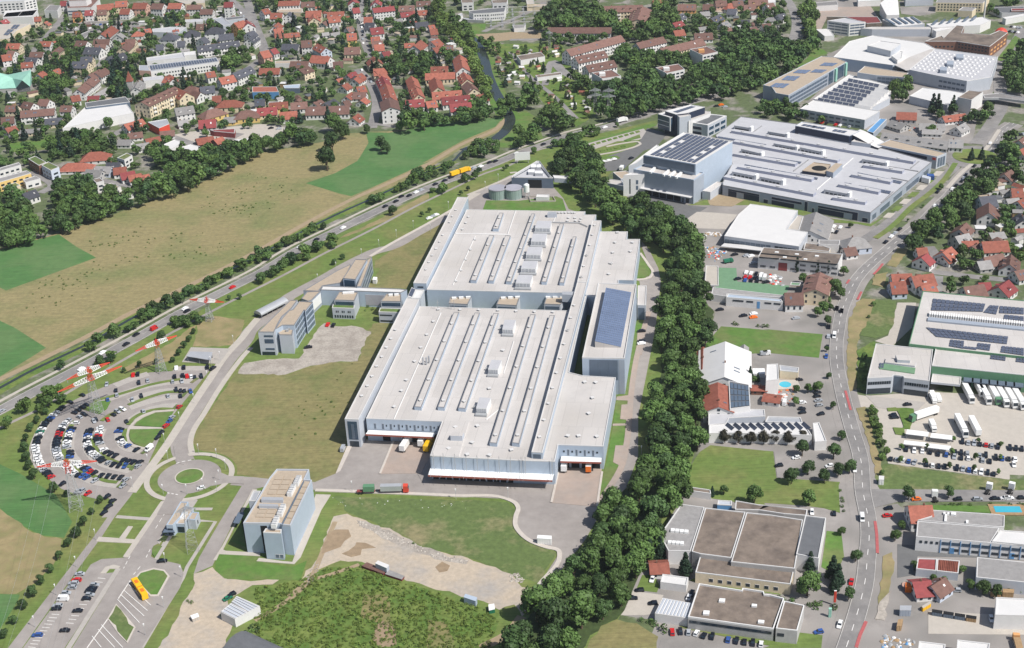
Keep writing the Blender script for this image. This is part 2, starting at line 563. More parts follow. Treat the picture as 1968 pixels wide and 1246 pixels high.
# ================================================================ THE PLAIN: soil, meadows, lawns
b = MB()
b.add([(-5000,-600,0),(5000,-600,0),(5000,7000,0),(-5000,7000,0)],[(0,1,2,3)])
tag(b.obj('ground','town_soil'),kind='structure')
ground('lawn',"a4 -700,1400 a4 -500,-300 a3 -400,700 250,560 640,340 1020,140 1290,0 a2 1300,1246 1947,830 b2 640,540 1400,190 1830,20 c1 240,1120 480,1040 720,990 1100,900 "
       "c2 700,150 1330,500 1450,1000 c3 1450,300 1400,900 c4 1250,250 1000,650 800,1050 500,1450",'lawn',.03)
ground('meadow',"a2 0,650 440,540 900,380 1300,240 1600,120 1947,-60 b1 520,1060 700,1000 830,990 1100,980 1850,870 1905,880 1880,960 1560,1110 1250,1290 b2 870,290 640,410 270,570 0,740 "
       "a2 1700,850 1100,1120 800,1246 a3 640,130 200,340 0,450 -300,560 -700,300 -300,-200",'dry_meadow',.05)
ground('crop_field',"a2 -200,720 130,625 440,548 570,640 720,722 45,968 -200,850",'crop',.08)
ground('crop_field',"a3 -250,-130 110,40 345,190 0,405 -250,500",'crop',.08)
ground('crop_field',"b1 830,990 1000,995 1140,975 1300,920 1560,905 1800,880 1862,872 1800,950 1560,1050 1250,1225 b2 1310,0 870,200 720,262 640,245 380,165 600,90 765,0 b1 790,1170 850,1070",'crop',.08)
ground('crop_field',"a4 -200,-150 0,-130 150,-60 420,100 540,300 480,420 300,400 100,290 0,200 -200,100",'crop',.06)
ground('meadow',"a4 -300,80 0,205 180,340 330,410 465,430 450,560 330,690 260,760 120,840 -300,830",'straw_verge',.09)
ground('crop_field',"a4 -300,835 150,845 130,900 60,1010 0,1100 -300,1300",'crop',.1)
strip('farm_track',"a3 -200,520 0,425 200,330 420,220 640,110 a2 1000,1125 1300,985 1700,790 1947,660 b2 300,510 760,270 1000,165 1300,20 b1 1560,1075 1800,970 1880,890",4.2,'earth_track',.12)
strip('ditch_bank',"a3 -200,610 0,500 240,370 450,270 640,180 a2 1000,1180 1400,990 1700,835 1947,710 b2 270,580 600,415 850,300 1000,232 1300,85 1490,0",9,'scrub',.1)
strip('ditch',"a3 -200,600 0,490 240,360 450,260 640,170 a2 1000,1170 1400,980 1700,825 1947,700 b2 270,572 600,405 850,292 1000,222 1300,78 1480,0 b1 1560,1130 1790,1045 1895,950",2.2,'water',.13)
strip('river_bank',"b1 1600,230 1660,320 1710,420 1740,560 1800,700 1880,840 1905,900",18,'rich_lawn',.06)
strip('river',"b1 1560,1130 1790,1045 1890,960 1910,900 1870,810 1800,690 1745,560 1715,440 1660,330 1560,230",8.5,'water',.16)
ground('bank_lawn',"b1 1947,900 c1 40,850 120,830 200,880 250,1040 130,1060 b1 1947,1110 1780,1100 1900,1000",'rich_lawn',.08)
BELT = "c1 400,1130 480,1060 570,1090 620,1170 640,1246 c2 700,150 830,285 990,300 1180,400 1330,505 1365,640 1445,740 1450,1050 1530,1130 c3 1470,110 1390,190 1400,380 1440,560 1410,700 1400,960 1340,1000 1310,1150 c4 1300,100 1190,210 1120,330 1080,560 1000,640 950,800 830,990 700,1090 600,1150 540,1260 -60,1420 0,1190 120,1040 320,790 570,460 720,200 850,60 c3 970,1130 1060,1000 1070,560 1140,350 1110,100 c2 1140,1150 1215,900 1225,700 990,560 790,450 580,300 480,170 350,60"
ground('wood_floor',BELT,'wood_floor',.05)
# highway with its cycle path
HW = "a3 -300,810 0,660 250,525 500,395 760,258 1020,118 a2 1400,1112 1750,938 1947,838 b2 280,688 640,508 960,352 1400,162 1800,18 c1 100,1138 240,1088 480,1006 720,950 930,886 1200,806 1400,755 1530,715 1680,660 1850,560"
strip('highway',HW,8.8,'road_asphalt',.14,keep=True)
strip('edge_line',HW,.2,'worn_paint',.16,off=3.9)
strip('edge_line',HW,.2,'worn_paint',.16,off=-3.9)
dashes('lane_marking',HW,.22,4,8,.165,m='worn_paint')
strip('cycle_path',HW,2.0,'pale_concrete',.14,off=8.2)
strip('gravel_path',"a3 -100,840 60,760 330,630 430,570 b2 -200,1060 0,960 200,860 500,700 900,500 1200,340 1480,205 1700,100 1947,10 c1 100,1160 400,1080",2.2,'plant_paving',.1)
ground('straw_verge',"b2 960,420 1110,340 1250,260 1300,240 1300,280 1000,440 700,560 600,590",'straw_verge',.08)
ground('straw_verge',"a2 1470,1225 1600,1160 1830,1190 1800,1246 a3 1830,0 1810,70 1740,170 1540,185 1440,180 1480,60",'straw_verge',.1)
ground('straw_verge',"a3 930,340 1100,250 1300,140 1420,40 1470,20 1400,130 1330,225 1280,285 1100,330 960,370",'straw_verge',.1)
# dry plant meadows
ground('dry_lawn',"b3 1010,-10 690,720 690,930 620,1130 450,1190 0,1162 a3 1760,1140 1700,1050 1600,975 1470,950 1440,880 1480,800 1600,620 1760,385 b3 0,385 260,390 500,300 770,290 830,100 880,10",'dry_grass',.06)
ground('dry_lawn',"b2 1405,440 1340,470 900,745 890,800 940,800 840,945 1135,955 1320,640 1430,440",'dry_grass',.06)
ground('rubble_lot',"b3 400,160 470,50 520,5 620,30 760,30 870,70 830,130 790,210 770,290 560,300 370,340 230,390 0,388 a3 1780,382 1830,305 1947,285 b3 200,270 330,270",'rubble',.1)
ground('rough_field',"b4 590,110 1890,150 c4 50,210 30,330 120,450 350,535 210,760 b4 1947,715 1590,565 1270,495 1040,365 830,285 700,235",'rough_grass',.08)
ground('gravel_yard',"b4 590,260 690,240 830,290 1040,370 1270,500 1590,570 1800,640 1947,720 c4 90,790 220,820 240,860 90,1010 70,960 b4 1940,920 1830,960 1650,880 1500,840 1300,790 1100,720 800,600 640,590 420,680 330,750 450,600 540,400",'pale_dirt',.1)
ground('dirt_patch',"b4 540,400 600,360 700,360 720,410 640,490 500,540",'brown_earth',.13)
ground('dirt_patch',"b4 650,540 750,480 760,455 830,460 905,495 800,505 790,550 720,565",'brown_earth',.13)
ground('dirt_patch',"b4 1350,640 1400,600 1460,630 1440,670 1380,680",'brown_earth',.13)
ground('stone_bank',"b4 760,290 840,300 930,330 1040,390 1250,490 1500,570 1600,590 1580,620 1400,590 1200,530 1000,440 800,340",'rubble',.12)
ground('gravel_yard',"a4 1450,690 1590,640 1700,730 1947,740 b4 180,735 130,770 -20,775 a4 1800,830 1700,880 1720,960 1640,1000 1740,1080 1690,1180 1750,1300 1150,1300 1340,1000 1370,900 1460,760",'pale_dirt',.11)
ground('scrub_ground',"b4 0,790 180,765 400,700 560,640 780,620 1100,740 1380,830 1510,880 1650,920 1830,990 1700,1400 40,1400 0,980",'scrub',.07)
ground('dry_patch',"b4 810,840 990,850 1040,1090 930,1060 800,1020",'dry_grass',.1)
ground('dry_patch',"b4 1290,1030 1430,1050 1490,1200 1480,1300 1290,1300",'dry_grass',.1)
ground('dirt_patch',"b4 900,1080 960,1040 1060,1110 1060,1220 930,1240 880,1180",'brown_earth',.12)
strip('dirt_trail',"b4 0,1040 170,940 350,800 420,720 480,590 540,440 600,300",2.2,'earth_track',.12)
strip('dirt_trail',"b4 250,860 420,740 580,690 780,620",2.0,'earth_track',.12)
strip('dirt_trail',"c4 90,1010 -20,1140 b4 1690,1246",4,'earth_track',.12)
ground('dry_lawn',"c4 560,1300 600,1180 680,1080 800,1030 950,1060 1110,1160 1110,1300",'dry_grass',.08)
# ---------------------------------------------------------------- plant roads and paths
ACC = "a4 110,1260 410,900 720,470 860,250 985,50 a3 970,1170 1150,900 1330,640 1500,400 1640,250 1760,130 1947,-60"
ground('access_road',"a4 0,1330 60,1246 380,830 690,430 830,230 900,120 1010,-40 1060,-10 970,120 860,260 770,400 580,660 165,1246 100,1330",'plant_paving',.12)
ground('car_park',"a4 570,690 640,680 680,620 760,580 930,570 905,650 800,640 750,690 850,680 820,740 480,1250 430,1330 110,1330 170,1250",'plant_paving',.12)
ground('main_drive',"a4 1245,100 930,570 900,660 540,1246 480,1340 1010,1340 1060,1246 1350,790 1375,690 1350,620 1240,595 1190,600 1160,580 1130,560 1150,480 1190,460 1250,330 1375,135",'plant_paving',.13)
ground('footpath',"a4 868,652 905,652 530,1250 480,1330 440,1330 490,1250",'bay_paving',.15)
ground('footpath',"a4 720,450 740,415 1040,437 1010,465",'pale_concrete',.16)
ground('footpath',"a4 890,430 960,335 995,338 935,432",'pale_concrete',.16)
ground('footpath',"a4 1205,150 1242,150 960,570 920,565",'pale_concrete',.16)
ground('footpath',"a4 750,690 790,640 850,625 900,635 885,655 820,655 790,690",'pale_concrete',.16)
ground('gate_plaza',"a4 1300,380 1360,140 1400,145 1450,120 1480,140 1440,200 1300,390 1180,590 1155,580 1250,400 1190,470 1175,440 1230,400",'bay_paving',.15)
ground('grass_island',"a4 1190,445 1225,405 1260,412 1235,455",'rich_lawn',.2)
ground('grass_island',"a4 1150,485 1215,485 1160,572 1138,540 1140,505",'rich_lawn',.2)
ground('kerb',"a4 1000,735 1050,680 1150,650 1232,665 1270,710 1185,862 1125,862",'kerb_stone',.2)
ground('grass_island',"a4 1020,735 1055,690 1150,663 1225,675 1255,712 1178,850 1130,850",'rich_lawn',.25)
ground('kerb',"a4 870,918 1015,1092 955,1212 895,1155 805,1030",'kerb_stone',.2)
ground('grass_island',"a4 870,930 1003,1095 950,1200 905,1150 815,1030",'rough_grass',.25)
ground('tower_drive',"a4 1810,30 1990,35 1890,60 1760,280 1650,500 1590,630 1450,690 1490,570 1640,310",'plant_paving',.12)
ground('footpath',"a4 1890,60 1925,60 1780,290 1670,510 1690,520 1947,535 1947,560 1640,545 1620,590 1595,590 1660,490",'pale_concrete',.15)
strip('footpath',"a4 870,262 1140,282",2.2,'bay_paving',.12,sm=False)
strip('footpath',"a4 1460,205 1590,205",2.0,'bay_paving',.12,sm=False)
strip('fence_path',"a4 1490,292 1612,300 1400,640 1370,720 1060,1246",1.6,'bay_paving',.12,sm=False)
# roundabout
RC = P("ra 1000,545")[0]
def ring(name,r0,r1,m,z,a0=0.0,a1=360.0,n=64,c=RC):
 ps = [[(c[0] + r * math.sin(math.radians(a0 + (a1 - a0) * k / n)),c[1] + r * math.cos(math.radians(a0 + (a1 - a0) * k / n))) for k in range(n + 1)] for r in (r0,r1)]
 def fn(bb,zz):
  bb.add([(*q,zz) for q in ps[0]] + [(*q,zz) for q in ps[1]],[(k,n + 1 + k,n + 2 + k,k + 1) if r0 else (n + 1 + k,n + 2 + k,0) for k in range(n)])
 lay(name,m,z,ps[1] if r0 == 0 else None,fn)
R1,R2 = .018 * EYE,.0603 * EYE
ring('roundabout_verge',0,R2 + 1.2,'lawn',.125)
ring('roundabout',0,R2 * .70,'plant_paving',.135)
ring('roundabout_kerb',R1,R1 + .6,'kerb_stone',.26)
ring('roundabout_island',0,R1,'rich_lawn',.28)
ring('roundabout_path',R2 - 2.6,R2,'pale_concrete',.165)
ground('roundabout_arm',"ra 760,290 740,180 700,-20 920,-20 975,150 1050,220 900,330",'plant_paving',.175)
ground('roundabout_arm',"ra 590,850 545,990 400,1240 700,1240 890,950 960,860 760,780",'plant_paving',.175)
ground('roundabout_arm',"ra 1500,430 1590,480 1740,540 2000,545 2000,685 1680,665 1560,690 1400,720",'plant_paving',.175)
dashes('lane_marking',"ra 755,310 850,280 960,258 1090,240",.5,1.6,1.2,.19)
dashes('lane_marking',"ra 590,850 690,868 790,885",.5,1.2,1.0,.19)
dashes('lane_marking',"a4 1240,230 1165,355",.25,3,2,.17,sm=False)
dashes('lane_marking',"a4 1125,510 1090,580",.3,2.2,1.6,.17,sm=False)
dashes('lane_marking',"a4 1050,640 1000,700",.3,2.2,1.6,.17,sm=False)
dashes('lane_marking',"a4 975,560 925,655",.3,2.2,1.6,.17,sm=False)
for q in ("a4 965,775 1130,930","a4 925,815 1105,970","a4 905,850 1080,1010","a4 880,885 1045,1060","a4 760,1075 920,1246","a4 735,1110 860,1246","a4 690,1160 760,1246","a4 975,745 885,880","a4 815,1020 650,1250"):
 strip('bay_line',q,.28,'lane_paint',.17,sm=False)
for k in range(13):
 x0,y0 = 745 - 34 * k,760 + 47.5 * k
 strip('bay_line',f"p5 {x0 + 350 - (350 if k >= 0 else 0)},{y0} {x0 + 110},{y0 + 8}",.22,'lane_paint',.16,sm=False)
for k in range(13):
 x0,y0 = 1500 - 38 * k,240 + 54 * k
 if y0 < 1240:
  strip('bay_line',f"p5 {x0 - 90},{y0} {x0 + 20},{y0 + 9}",.22,'lane_paint',.16,sm=False)
# drive past the offices, and the kerb strip between drive and car park
strip('office_drive',"a3 1390,1040 1350,960 1345,870 1390,770 1480,620 1600,440 1720,270 1840,130 o 60,1040 240,880 430,720 560,600 700,520 1000,360 1300,190 1500,90 1660,20 b2 1000,650 1200,545 1440,410 1640,275 1800,190 1947,115",8.6,'plant_paving',.13)
strip('footpath',"a3 985,1275 1240,930 1420,650 1560,440 1710,225 1800,130 1870,40 1930,-30",4.2,'pale_concrete',.14)
strip('footpath',"a3 1440,990 1425,900 1440,830 1530,680 1640,500 1760,330 1850,220 1880,190",2.8,'pale_concrete',.15)
strip('footpath',"b2 860,715 1000,630 1200,520 1380,420 1500,350",2.2,'kerb_stone',.16)
strip('footpath',"b2 1590,255 1750,190 1947,85 c2 0,90",2.4,'pale_concrete',.15)
ground('footpath',"b2 1590,265 1640,240 1690,245 1600,300",'pale_concrete',.16)
ground('rear_yard',"b2 1600,300 1700,250 1947,150 c2 60,140 330,200 400,280 440,360 500,380 -300,380 b2 1700,370 1590,370",'plant_paving',.12)
ground('rich_lawn',"u 200,555 560,560 980,510 1050,540 1090,670 160,665",'rich_lawn',.15)
# the semicircular car park
ground('car_park',"a3 1580,350 1320,330 1290,365 1120,375 860,450 640,540 480,620 400,700 330,790 270,890 245,990 260,1070 320,1140 400,1200 460,1246 a4 500,70 640,110 720,130 800,120 860,150 760,270 a4 860,260 960,130 1050,0 a3 1240,760 1560,370",'plant_paving',.115)
ground('grass_island',"a3 1130,370 1290,365 1180,330",'rich_lawn',.12)
for q,wd in (("a3 610,650 700,600 770,590 830,590 800,650 740,690",0),):
 ground('grass_island',q,'rich_lawn',.2)
GS = ["a3 700,590 820,560 960,520 1120,470 1270,440 1370,425","a3 960,620 1120,560 1250,525 1370,520","a3 490,840 480,920 490,1010 530,1080 620,1120 720,1160 800,1190 880,1200",
      "a3 700,850 705,920 760,990 850,1040 950,1075 990,1090","a3 560,740 510,810 490,850","a3 760,740 830,690 900,660 930,640","a3 960,770 1000,720 1100,670 1200,650 1310,655","a3 940,800 930,860 960,910 1020,930 1110,945"]
for q in GS:
 strip('grass_strip',q,2.2,'lawn',.2)
for q in ("a3 1430,455 1480,420","a3 1360,560 1400,520","a3 1060,985 1100,960","a3 975,1110 1020,1060","a3 880,1240 950,1170","a3 1300,650 1330,620"):
 strip('grass_strip',q,1.6,'rough_grass',.21,sm=False)
BAYS = ["a3 860,475 980,425 1110,385","a3 740,600 880,550 1050,490 1270,450 1440,440","a3 960,590 1120,535 1280,510 1400,505","a3 970,640 1130,590 1300,560 1360,560","a3 980,730 1100,660 1230,630 1320,625",
  "a3 430,860 415,930 430,1000 480,1070 580,1130 700,1190 900,1220","a3 530,830 515,900 525,980 590,1060 700,1120 830,1165 950,1180","a3 660,830 650,900 680,980 760,1050 880,1090 980,1110",
  "a3 760,800 735,870 750,930 820,990 930,1040 1050,1070","a3 900,800 900,880 950,940 1060,965","a3 350,740 290,850 262,930 270,1010 310,1090","a3 1300,350 1420,345 1560,345","a3 560,640 640,600"]
for q in BAYS:
 strip('parking_bay',q,5.2,'bay_paving',.13)
ground('footpath',"a3 1305,655 1150,665 1060,700 985,760 955,800 945,850 955,900 990,935 1050,955 1120,960 1125,945 1060,935 1000,915 970,885 962,845 972,805 1220,800 1225,790 985,780 1010,755 1070,712 1160,678 1300,668",'pale_concrete',.2)
ground('grass_island',"a3 1005,775 1025,750 1080,715 1165,680 1300,670 1225,788",'rich_lawn',.22)
ground('grass_island',"a3 975,805 1215,802 1120,930 1060,930 1003,910 975,882 968,845",'rich_lawn',.22)
ground('shelter_pad',"a3 1430,188 1725,198 1640,312 1362,298",'bay_paving',.15)
# ---------------------------------------------------------------- the works yard
ground('works_yard',"a3 1650,1130 1760,1150 b3 0,1160 110,1172 450,1195 610,1130 700,930 840,870 1300,870 1300,1000 b3 1947,1060 c3 350,1100 640,1246 c4 650,190 700,150 c3 760,1240 840,1080 880,860 900,560 940,300 1010,0 "
       "c2 1000,1180 970,900 940,890 1000,890 1060,830 985,640 985,600 1040,660 1110,800 1130,900 1090,1246 c3 1030,350 960,700 960,1000 870,1240 c4 700,200 560,440 300,770 230,860 c4 220,770 380,520 250,490 130,430 40,330 60,190 0,140 b4 1900,130 1200,95 450,62 0,40 a4 1640,20",'plant_paving',.12)
strip('kerb',"b4 452,66 900,82 1500,108 1880,130 c4 45,168 62,200 45,260 42,330 80,390 140,440 260,490 365,520 372,560 220,775",2.0,'kerb_stone',.2)
ground('dock_apron',"b3 1050,870 1345,865 1315,1000 1240,1132 935,1135",'dock_paving',.14)
ground('dock_apron',"c3 365,1080 690,1080 c4 650,190 310,160",'dock_paving',.14)
strip('kerb',"b3 1042,880 935,1137",1.0,'kerb_stone',.5,sm=False)
strip('kerb',"c4 310,160 c3 365,1110",1.0,'kerb_stone',.5,sm=False)
strip('kerb',"c4 652,190 c3 690,1120",1.0,'kerb_stone',.5,sm=False)
ground('footpath',"b3 690,930 725,930 640,1110 605,1132",'kerb_stone',.16)
ground('bright_lawn',"c3 950,-60 1010,-60 1000,0 945,230 920,500 905,720 880,930 840,1070 830,1090 735,1246 c4 660,150 675,40 c3 725,1040 770,780 800,560 870,420",'rich_lawn',.14)
strip('footpath',"c2 1040,1130 c3 1000,60 945,280 905,560 892,740 870,930 835,1080 740,1246 c4 660,170",2.8,'dock_paving',.17)
for q in ("c3 800,560 915,545 905,590 795,585","c3 835,620 905,615 893,735 825,727","c3 790,925 870,925 838,1085 772,1050","c3 770,762 885,760 882,775 768,778","c3 955,65 1005,70 1000,190 985,245 945,250"):
 ground('paved_pad',q,'dock_paving',.18)
ground('bright_lawn',"c2 985,700 1030,780 1058,835 1040,862 1000,872 950,875 965,760",'rich_lawn',.15)
strip('kerb',"c2 975,690 1035,775 1068,840 1045,872 1000,885 945,888",1.6,'kerb_stone',.17)
ground('tower_pad',"t 1040,380 1220,385 1110,560 860,1130 780,1215 330,1180 360,1140 640,1180 760,1190",'pale_concrete',.15)
ground('tower_lawn',"a4 1620,560 1690,520 1947,565 b4 0,585 120,620 280,640 390,590 340,740 180,735 0,730 a4 1800,735 1680,725 1610,665",'rich_lawn',.12)
ground('tower_lawn',"t 130,590 300,380 200,730 210,1040 340,1060 10,930",'rich_lawn',.11)
# ---------------------------------------------------------------- east of the tree belt
ground('industrial_yard',"c2 860,260 1020,130 1480,330 1947,330 d2 820,480 1000,560 600,1060 520,1246 d3 520,250 560,520 640,850 740,1120 d4 740,0 660,400 640,900 530,1300 c4 1000,1300 1100,1040 840,1000 1000,620 1130,380 1290,120 c3 1340,1150 1420,960 1440,560 1400,380 1480,100 c2 1540,1130 1450,1050 1450,730 1330,500 1130,360",'yard_asphalt',.06)
ground('dark_yard',"c2 880,270 1010,190 1330,330 1480,345 1280,465 1220,450 1100,350",'dark_asphalt',.1)
ground('office_forecourt',"c1 640,1200 830,1140 960,1090 1000,990 1030,960 1180,1000 1100,1100 1000,1130 860,1260 c2 800,70 690,80",'dark_asphalt',.12)
strip('footpath',"c1 610,1170 830,1130 950,1095 975,1080 960,1065 850,1075 720,1100",2.0,'pale_concrete',.16)
ground('bay_bank',"c1 550,1085 1000,965 1020,985 985,1040 960,1050 800,1060 600,1130",'bay_paving',.14)
for k in range(9):
 x,y = 600 + 42 * k,1085 - 12 * k
 ground('planting_bay',f"c1 {x},{y} {x+28},{y-9} {x+40},{y+2} {x+12},{y+11}",'scrub',.2)
for k in range(5):
 x,y = 620 + 52 * k,1140 - 11 * k
 ground('planting_bay',f"c1 {x},{y} {x+32},{y-7} {x+40},{y+3} {x+8},{y+10}",'scrub',.2)
ground('grass_island',"c1 850,1055 970,1010 978,1035 880,1060",'rich_lawn',.2)
ground('grass_island',"c1 620,1185 800,1170 825,1185 790,1200 640,1225",'rich_lawn',.2)
ground('bank_lawn',"c1 480,1090 560,1070 1100,910 1100,940 1020,960 560,1080 620,1150 600,1200 500,1200",'rich_lawn',.1)
ground('hall_lawn',"c2 1330,330 1600,250 1770,290 1947,310 d2 300,370 500,430 800,470 1000,360 960,380 800,490 700,470 470,460 260,400 0,330 c2 1700,330",'lawn',.12)
ground('dirt_patch',"c2 1480,290 1560,250 1760,290 1660,340 1500,330",'earth_track',.13)
ground('concrete_yard',"c2 1270,470 1400,380 1520,385 1700,400 1620,510 1340,500",'pale_concrete',.1)
ground('green_yard',"m 215,700 390,705 400,840 920,880 905,930 860,975 150,905 210,880",'green_yard',.12)
ground('field_lawn',"c3 1440,190 1580,30 1780,45 1947,60 d3 0,50 440,90 412,265 300,255 c3 1947,230 1770,235 1765,200",'rich_lawn',.12)
ground('field_lawn',"c3 1290,1170 1420,970 1500,920 1947,965 d3 70,965 95,1165 570,1195 d4 560,30 570,235 450,200 300,180 0,160 c4 1947,215 1860,180 1340,100 1330,30",'lawn',.12)
ground('small_car_park',"d3 75,970 480,975 580,1040 560,1170 100,1165",'yard_asphalt',.14)
ground('field_lawn',"c4 950,800 990,700 1080,700 1120,780 1100,830 930,810",'lawn',.12)
ground('pale_yard',"c4 860,960 920,820 1150,850 1080,990 1000,1000 830,1000",'pale_concrete',.12)
ground('field_lawn',"d4 470,370 580,380 600,560 540,700 430,640",'rich_lawn',.12)
ground('field_lawn',"c4 1340,740 1947,870 d4 0,830 d4 140,850 d4 0,790 c4 1390,720",'lawn',.1)
ground('field_lawn',"c4 1260,1070 1330,1060 1947,1190 d4 80,1160 260,1130 440,1150 430,1246 0,1246 c4 1947,1230 1280,1095",'lawn',.12)
ground('paved_yard',"c4 1130,1190 1280,1150 1947,1260 1947,1400 1060,1400",'yard_asphalt',.12)
# the eastern main road
ER = "s1 1240,-60 1150,0 1040,160 900,320 780,430 640,600 480,760 320,920 160,1040 0,1170 d2 690,890 620,1030 580,1140 562,1240 d3 545,150 545,280 570,440 610,620 660,800 720,1000 d4 745,100 775,250 788,400 775,560 755,760 715,930 655,1130 600,1290 540,1450"
strip('pavement',ER,14.5,'yard_asphalt',.11)
strip('main_road',ER,7.4,'road_asphalt',.15,keep=True)
strip('edge_line',ER,.2,'worn_paint',.17,off=3.4)
strip('edge_line',ER,.2,'worn_paint',.17,off=-3.4)
dashes('lane_marking',ER,.3,4,6,.175)
strip('cycle_lane',"s1 1100,0 990,160 870,300 740,410 600,560",3.0,'pale_concrete',.165)
for q in ("d2 890,770 860,810 820,850","d2 730,980 700,1040","d3 610,515 650,660","d4 832,300 845,400 850,540","d4 765,1050 720,1150 690,1246","d2 620,920 640,890"):
 strip('red_lane',q,1.2,'red_lane',.18,sm=False)
ring('roundabout',0,23,'road_asphalt',.16,c=P("s1 870,265")[0])
ring('roundabout_island',0,15.5,'lawn',.3,c=P("s1 870,258")[0])
strip('side_street',"s1 580,215 700,225 800,240",8,'road_asphalt',.155)
strip('side_street',"s1 960,300 1060,310 1200,330 1336,340",7,'road_asphalt',.155)
strip('works_lane',"s1 610,300 660,330 560,450 400,590 230,730 80,860 -80,980 -200,1060",7.5,'road_asphalt',.14)
strip('grass_strip',"s1 680,320 560,490 430,610 260,740 110,890 0,980 -90,1040",3.6,'lawn',.17)
for k in range(7):
 x,y = 500 - 78 * k,395 + 67 * k
 ground('lawn_bay' if k % 2 else 'paved_bay',f"s1 {x},{y} {x-50},{y+45} {x+20},{y+52} {x+72},{y+5}",'lawn' if k % 2 else 'pale_concrete',.16)
ground('straw_verge',"d3 640,-40 740,-40 700,200 690,500 640,520 620,300",'straw_verge',.14)
ground('straw_verge',"d3 690,645 760,632 895,1130 840,1150 770,860",'straw_verge',.14)
ground('straw_verge',"d2 690,1060 740,1030 835,1035 760,1246 640,1300 650,1180",'straw_verge',.14)
ground('straw_verge',"d2 1000,650 1080,660 990,795 920,782",'straw_verge',.14)
ground('straw_verge',"d2 830,850 930,832 890,945 810,925",'straw_verge',.14)
ground('straw_verge',"d4 890,560 960,530 975,640 940,800 860,1000 840,1040 870,830",'straw_verge',.14)
ground('rough_field',"d2 840,1040 990,1050 960,1246 d3 930,90 830,120 720,100 740,0 d2 770,1200",'rough_grass',.13)
ground('gravel_lane',"d2 1000,1060 1140,1060 1110,1246 d3 960,180 830,140 930,100",'pale_concrete',.12)
ground('hall_verge',"d3 700,210 830,140 820,300 760,420 770,490 700,490",'scrub',.13)
ground('truck_yard',"d3 640,530 760,550 1240,520 2100,560 2100,1150 1840,1140 1840,1180 1760,1165 930,1055 840,640 680,632",'pale_concrete',.1)
ground('apron_strip',"d3 760,545 1215,600 1130,680 850,640",'bay_paving',.13)
ground('rough_field',"d3 900,1060 1760,1170 2100,1180 2100,1300 900,1290 830,1160",'rough_grass',.12)
ground('planted_island',"d3 990,645 1120,650 1095,800 1040,800",'scrub',.2)
ground('planted_island',"d3 965,790 1050,795 1055,850 985,840",'lawn',.2)
ground('planted_island',"d3 920,645 990,640 1000,665 930,668",'lawn',.2)
ground('side_street',"d4 790,60 900,60 2100,70 2100,150 1000,152 900,180 820,200",'road_asphalt',.16)
ground('works_ground',"d4 870,190 1000,165 1140,300 1140,420 2100,520 2100,1400 660,1400 790,1000 830,700",'yard_asphalt',.1)
ground('dark_yard',"d4 1000,470 1140,480 2100,570 2100,600 1600,570 1150,560 1130,700 1000,720",'dark_asphalt',.13)
ground('garden_lawn',"d4 1260,180 1740,185 1720,240 1260,215",'rich_lawn',.16)
ground('concrete_yard',"d4 1230,970 1947,1010 2100,1010 2100,1150 1230,1140",'pale_concrete',.13)
ground('gravel_bed',"d4 870,900 950,820 900,1040 830,1030",'rubble',.16)
# town streets
for q,wd in (("b1 -60,0 0,190 60,340 100,480",9),("b1 800,-40 790,200 830,350 865,430",7),("b1 770,520 830,580 880,660 910,760 890,900 875,960",8),("a1 490,110 380,240 200,420 0,530 -80,560",7),
              ("a1 900,940 1080,870 1390,760 1640,690 1800,560 1947,450",8),("a1 800,1040 960,950 1080,880",7),("a1 1650,-60 1780,60 1900,200 1947,330",11),("r1 1480,-20 1560,120 1590,250 1560,400 1500,520",9),
              ("c1 -200,240 200,60 260,20",6),("c1 260,640 330,460 440,560 540,610",6),("c1 0,390 200,620 280,680 500,890",4),("d1 1947,210 1850,400 1770,560 1770,680 1780,780 1690,950 1590,1080",10),
              ("q1 1250,1000 1400,960 1500,830",6),("d2 1260,830 1600,870 1947,900",6),("d2 1310,860 1300,980",5),("d2 1240,640 1280,700 1230,830",6),("c1 320,460 430,560 520,600",8),
              ("a2 230,80 330,130 390,190 300,240",7),("a2 620,100 780,150 950,180 1060,220",7),("b1 600,940 900,930 1100,960",5),("c1 0,300 300,300 480,330 600,300",6),("q1 620,420 1200,330 1963,330",7),("a1 1200,1000 1600,1090 1800,1000",8)):
 strip('street',q,wd,'road_asphalt',.13,keep=True)
ground('town_yard',"a1 1300,1010 1600,960 1947,930 b1 200,940 250,990 120,1040 0,1060 a1 1700,1080 1500,1110 1330,1050",'pale_concrete',.11)
ground('town_car_park',"a1 400,180 1080,170 1000,240 500,250",'yard_asphalt',.12)
ground('football_lawn',"a1 60,1070 240,1050 450,1010 450,1060 420,1110 200,1140 70,1140",'rich_lawn',.12)
ground('town_lawn',"b1 1560,190 1730,180 1720,240 1640,250 1580,230",'rich_lawn',.12)
ground('allotment_ground',"b1 1720,330 c1 0,330 380,320 520,560 640,700 640,860 500,950 300,830 190,700 0,480",'scrub',.09)
ground('bmx_track',"b1 1650,260 1900,243 c1 0,240 230,250 240,300 0,300 b1 1740,318",'earth_track',.11)
ground('garage_lane',"d1 1750,690 1947,700 1947,780 1700,760",'road_asphalt',.14)
ground('yard',"r2 820,70 1130,55 1150,120 1000,150 830,130",'yard_asphalt',.12)
ground('yard',"r2 0,20 640,-40 900,-40 640,60 240,75 0,70",'yard_asphalt',.12)
ground('truck_car_park',"d1 330,60 800,50 880,170 470,140 420,240 380,200",'dock_paving',.12)
ground('factory_ground',"d1 470,410 830,250 1250,270 1850,300 1750,640 1600,860 1560,1080 900,1000 700,960 240,880 280,800 560,560",'yard_asphalt',.09)
ground('grass_bank',"d1 20,640 200,540 330,430 370,360 440,370 480,400 430,420 300,490 180,580 60,650",'rich_lawn',.1)
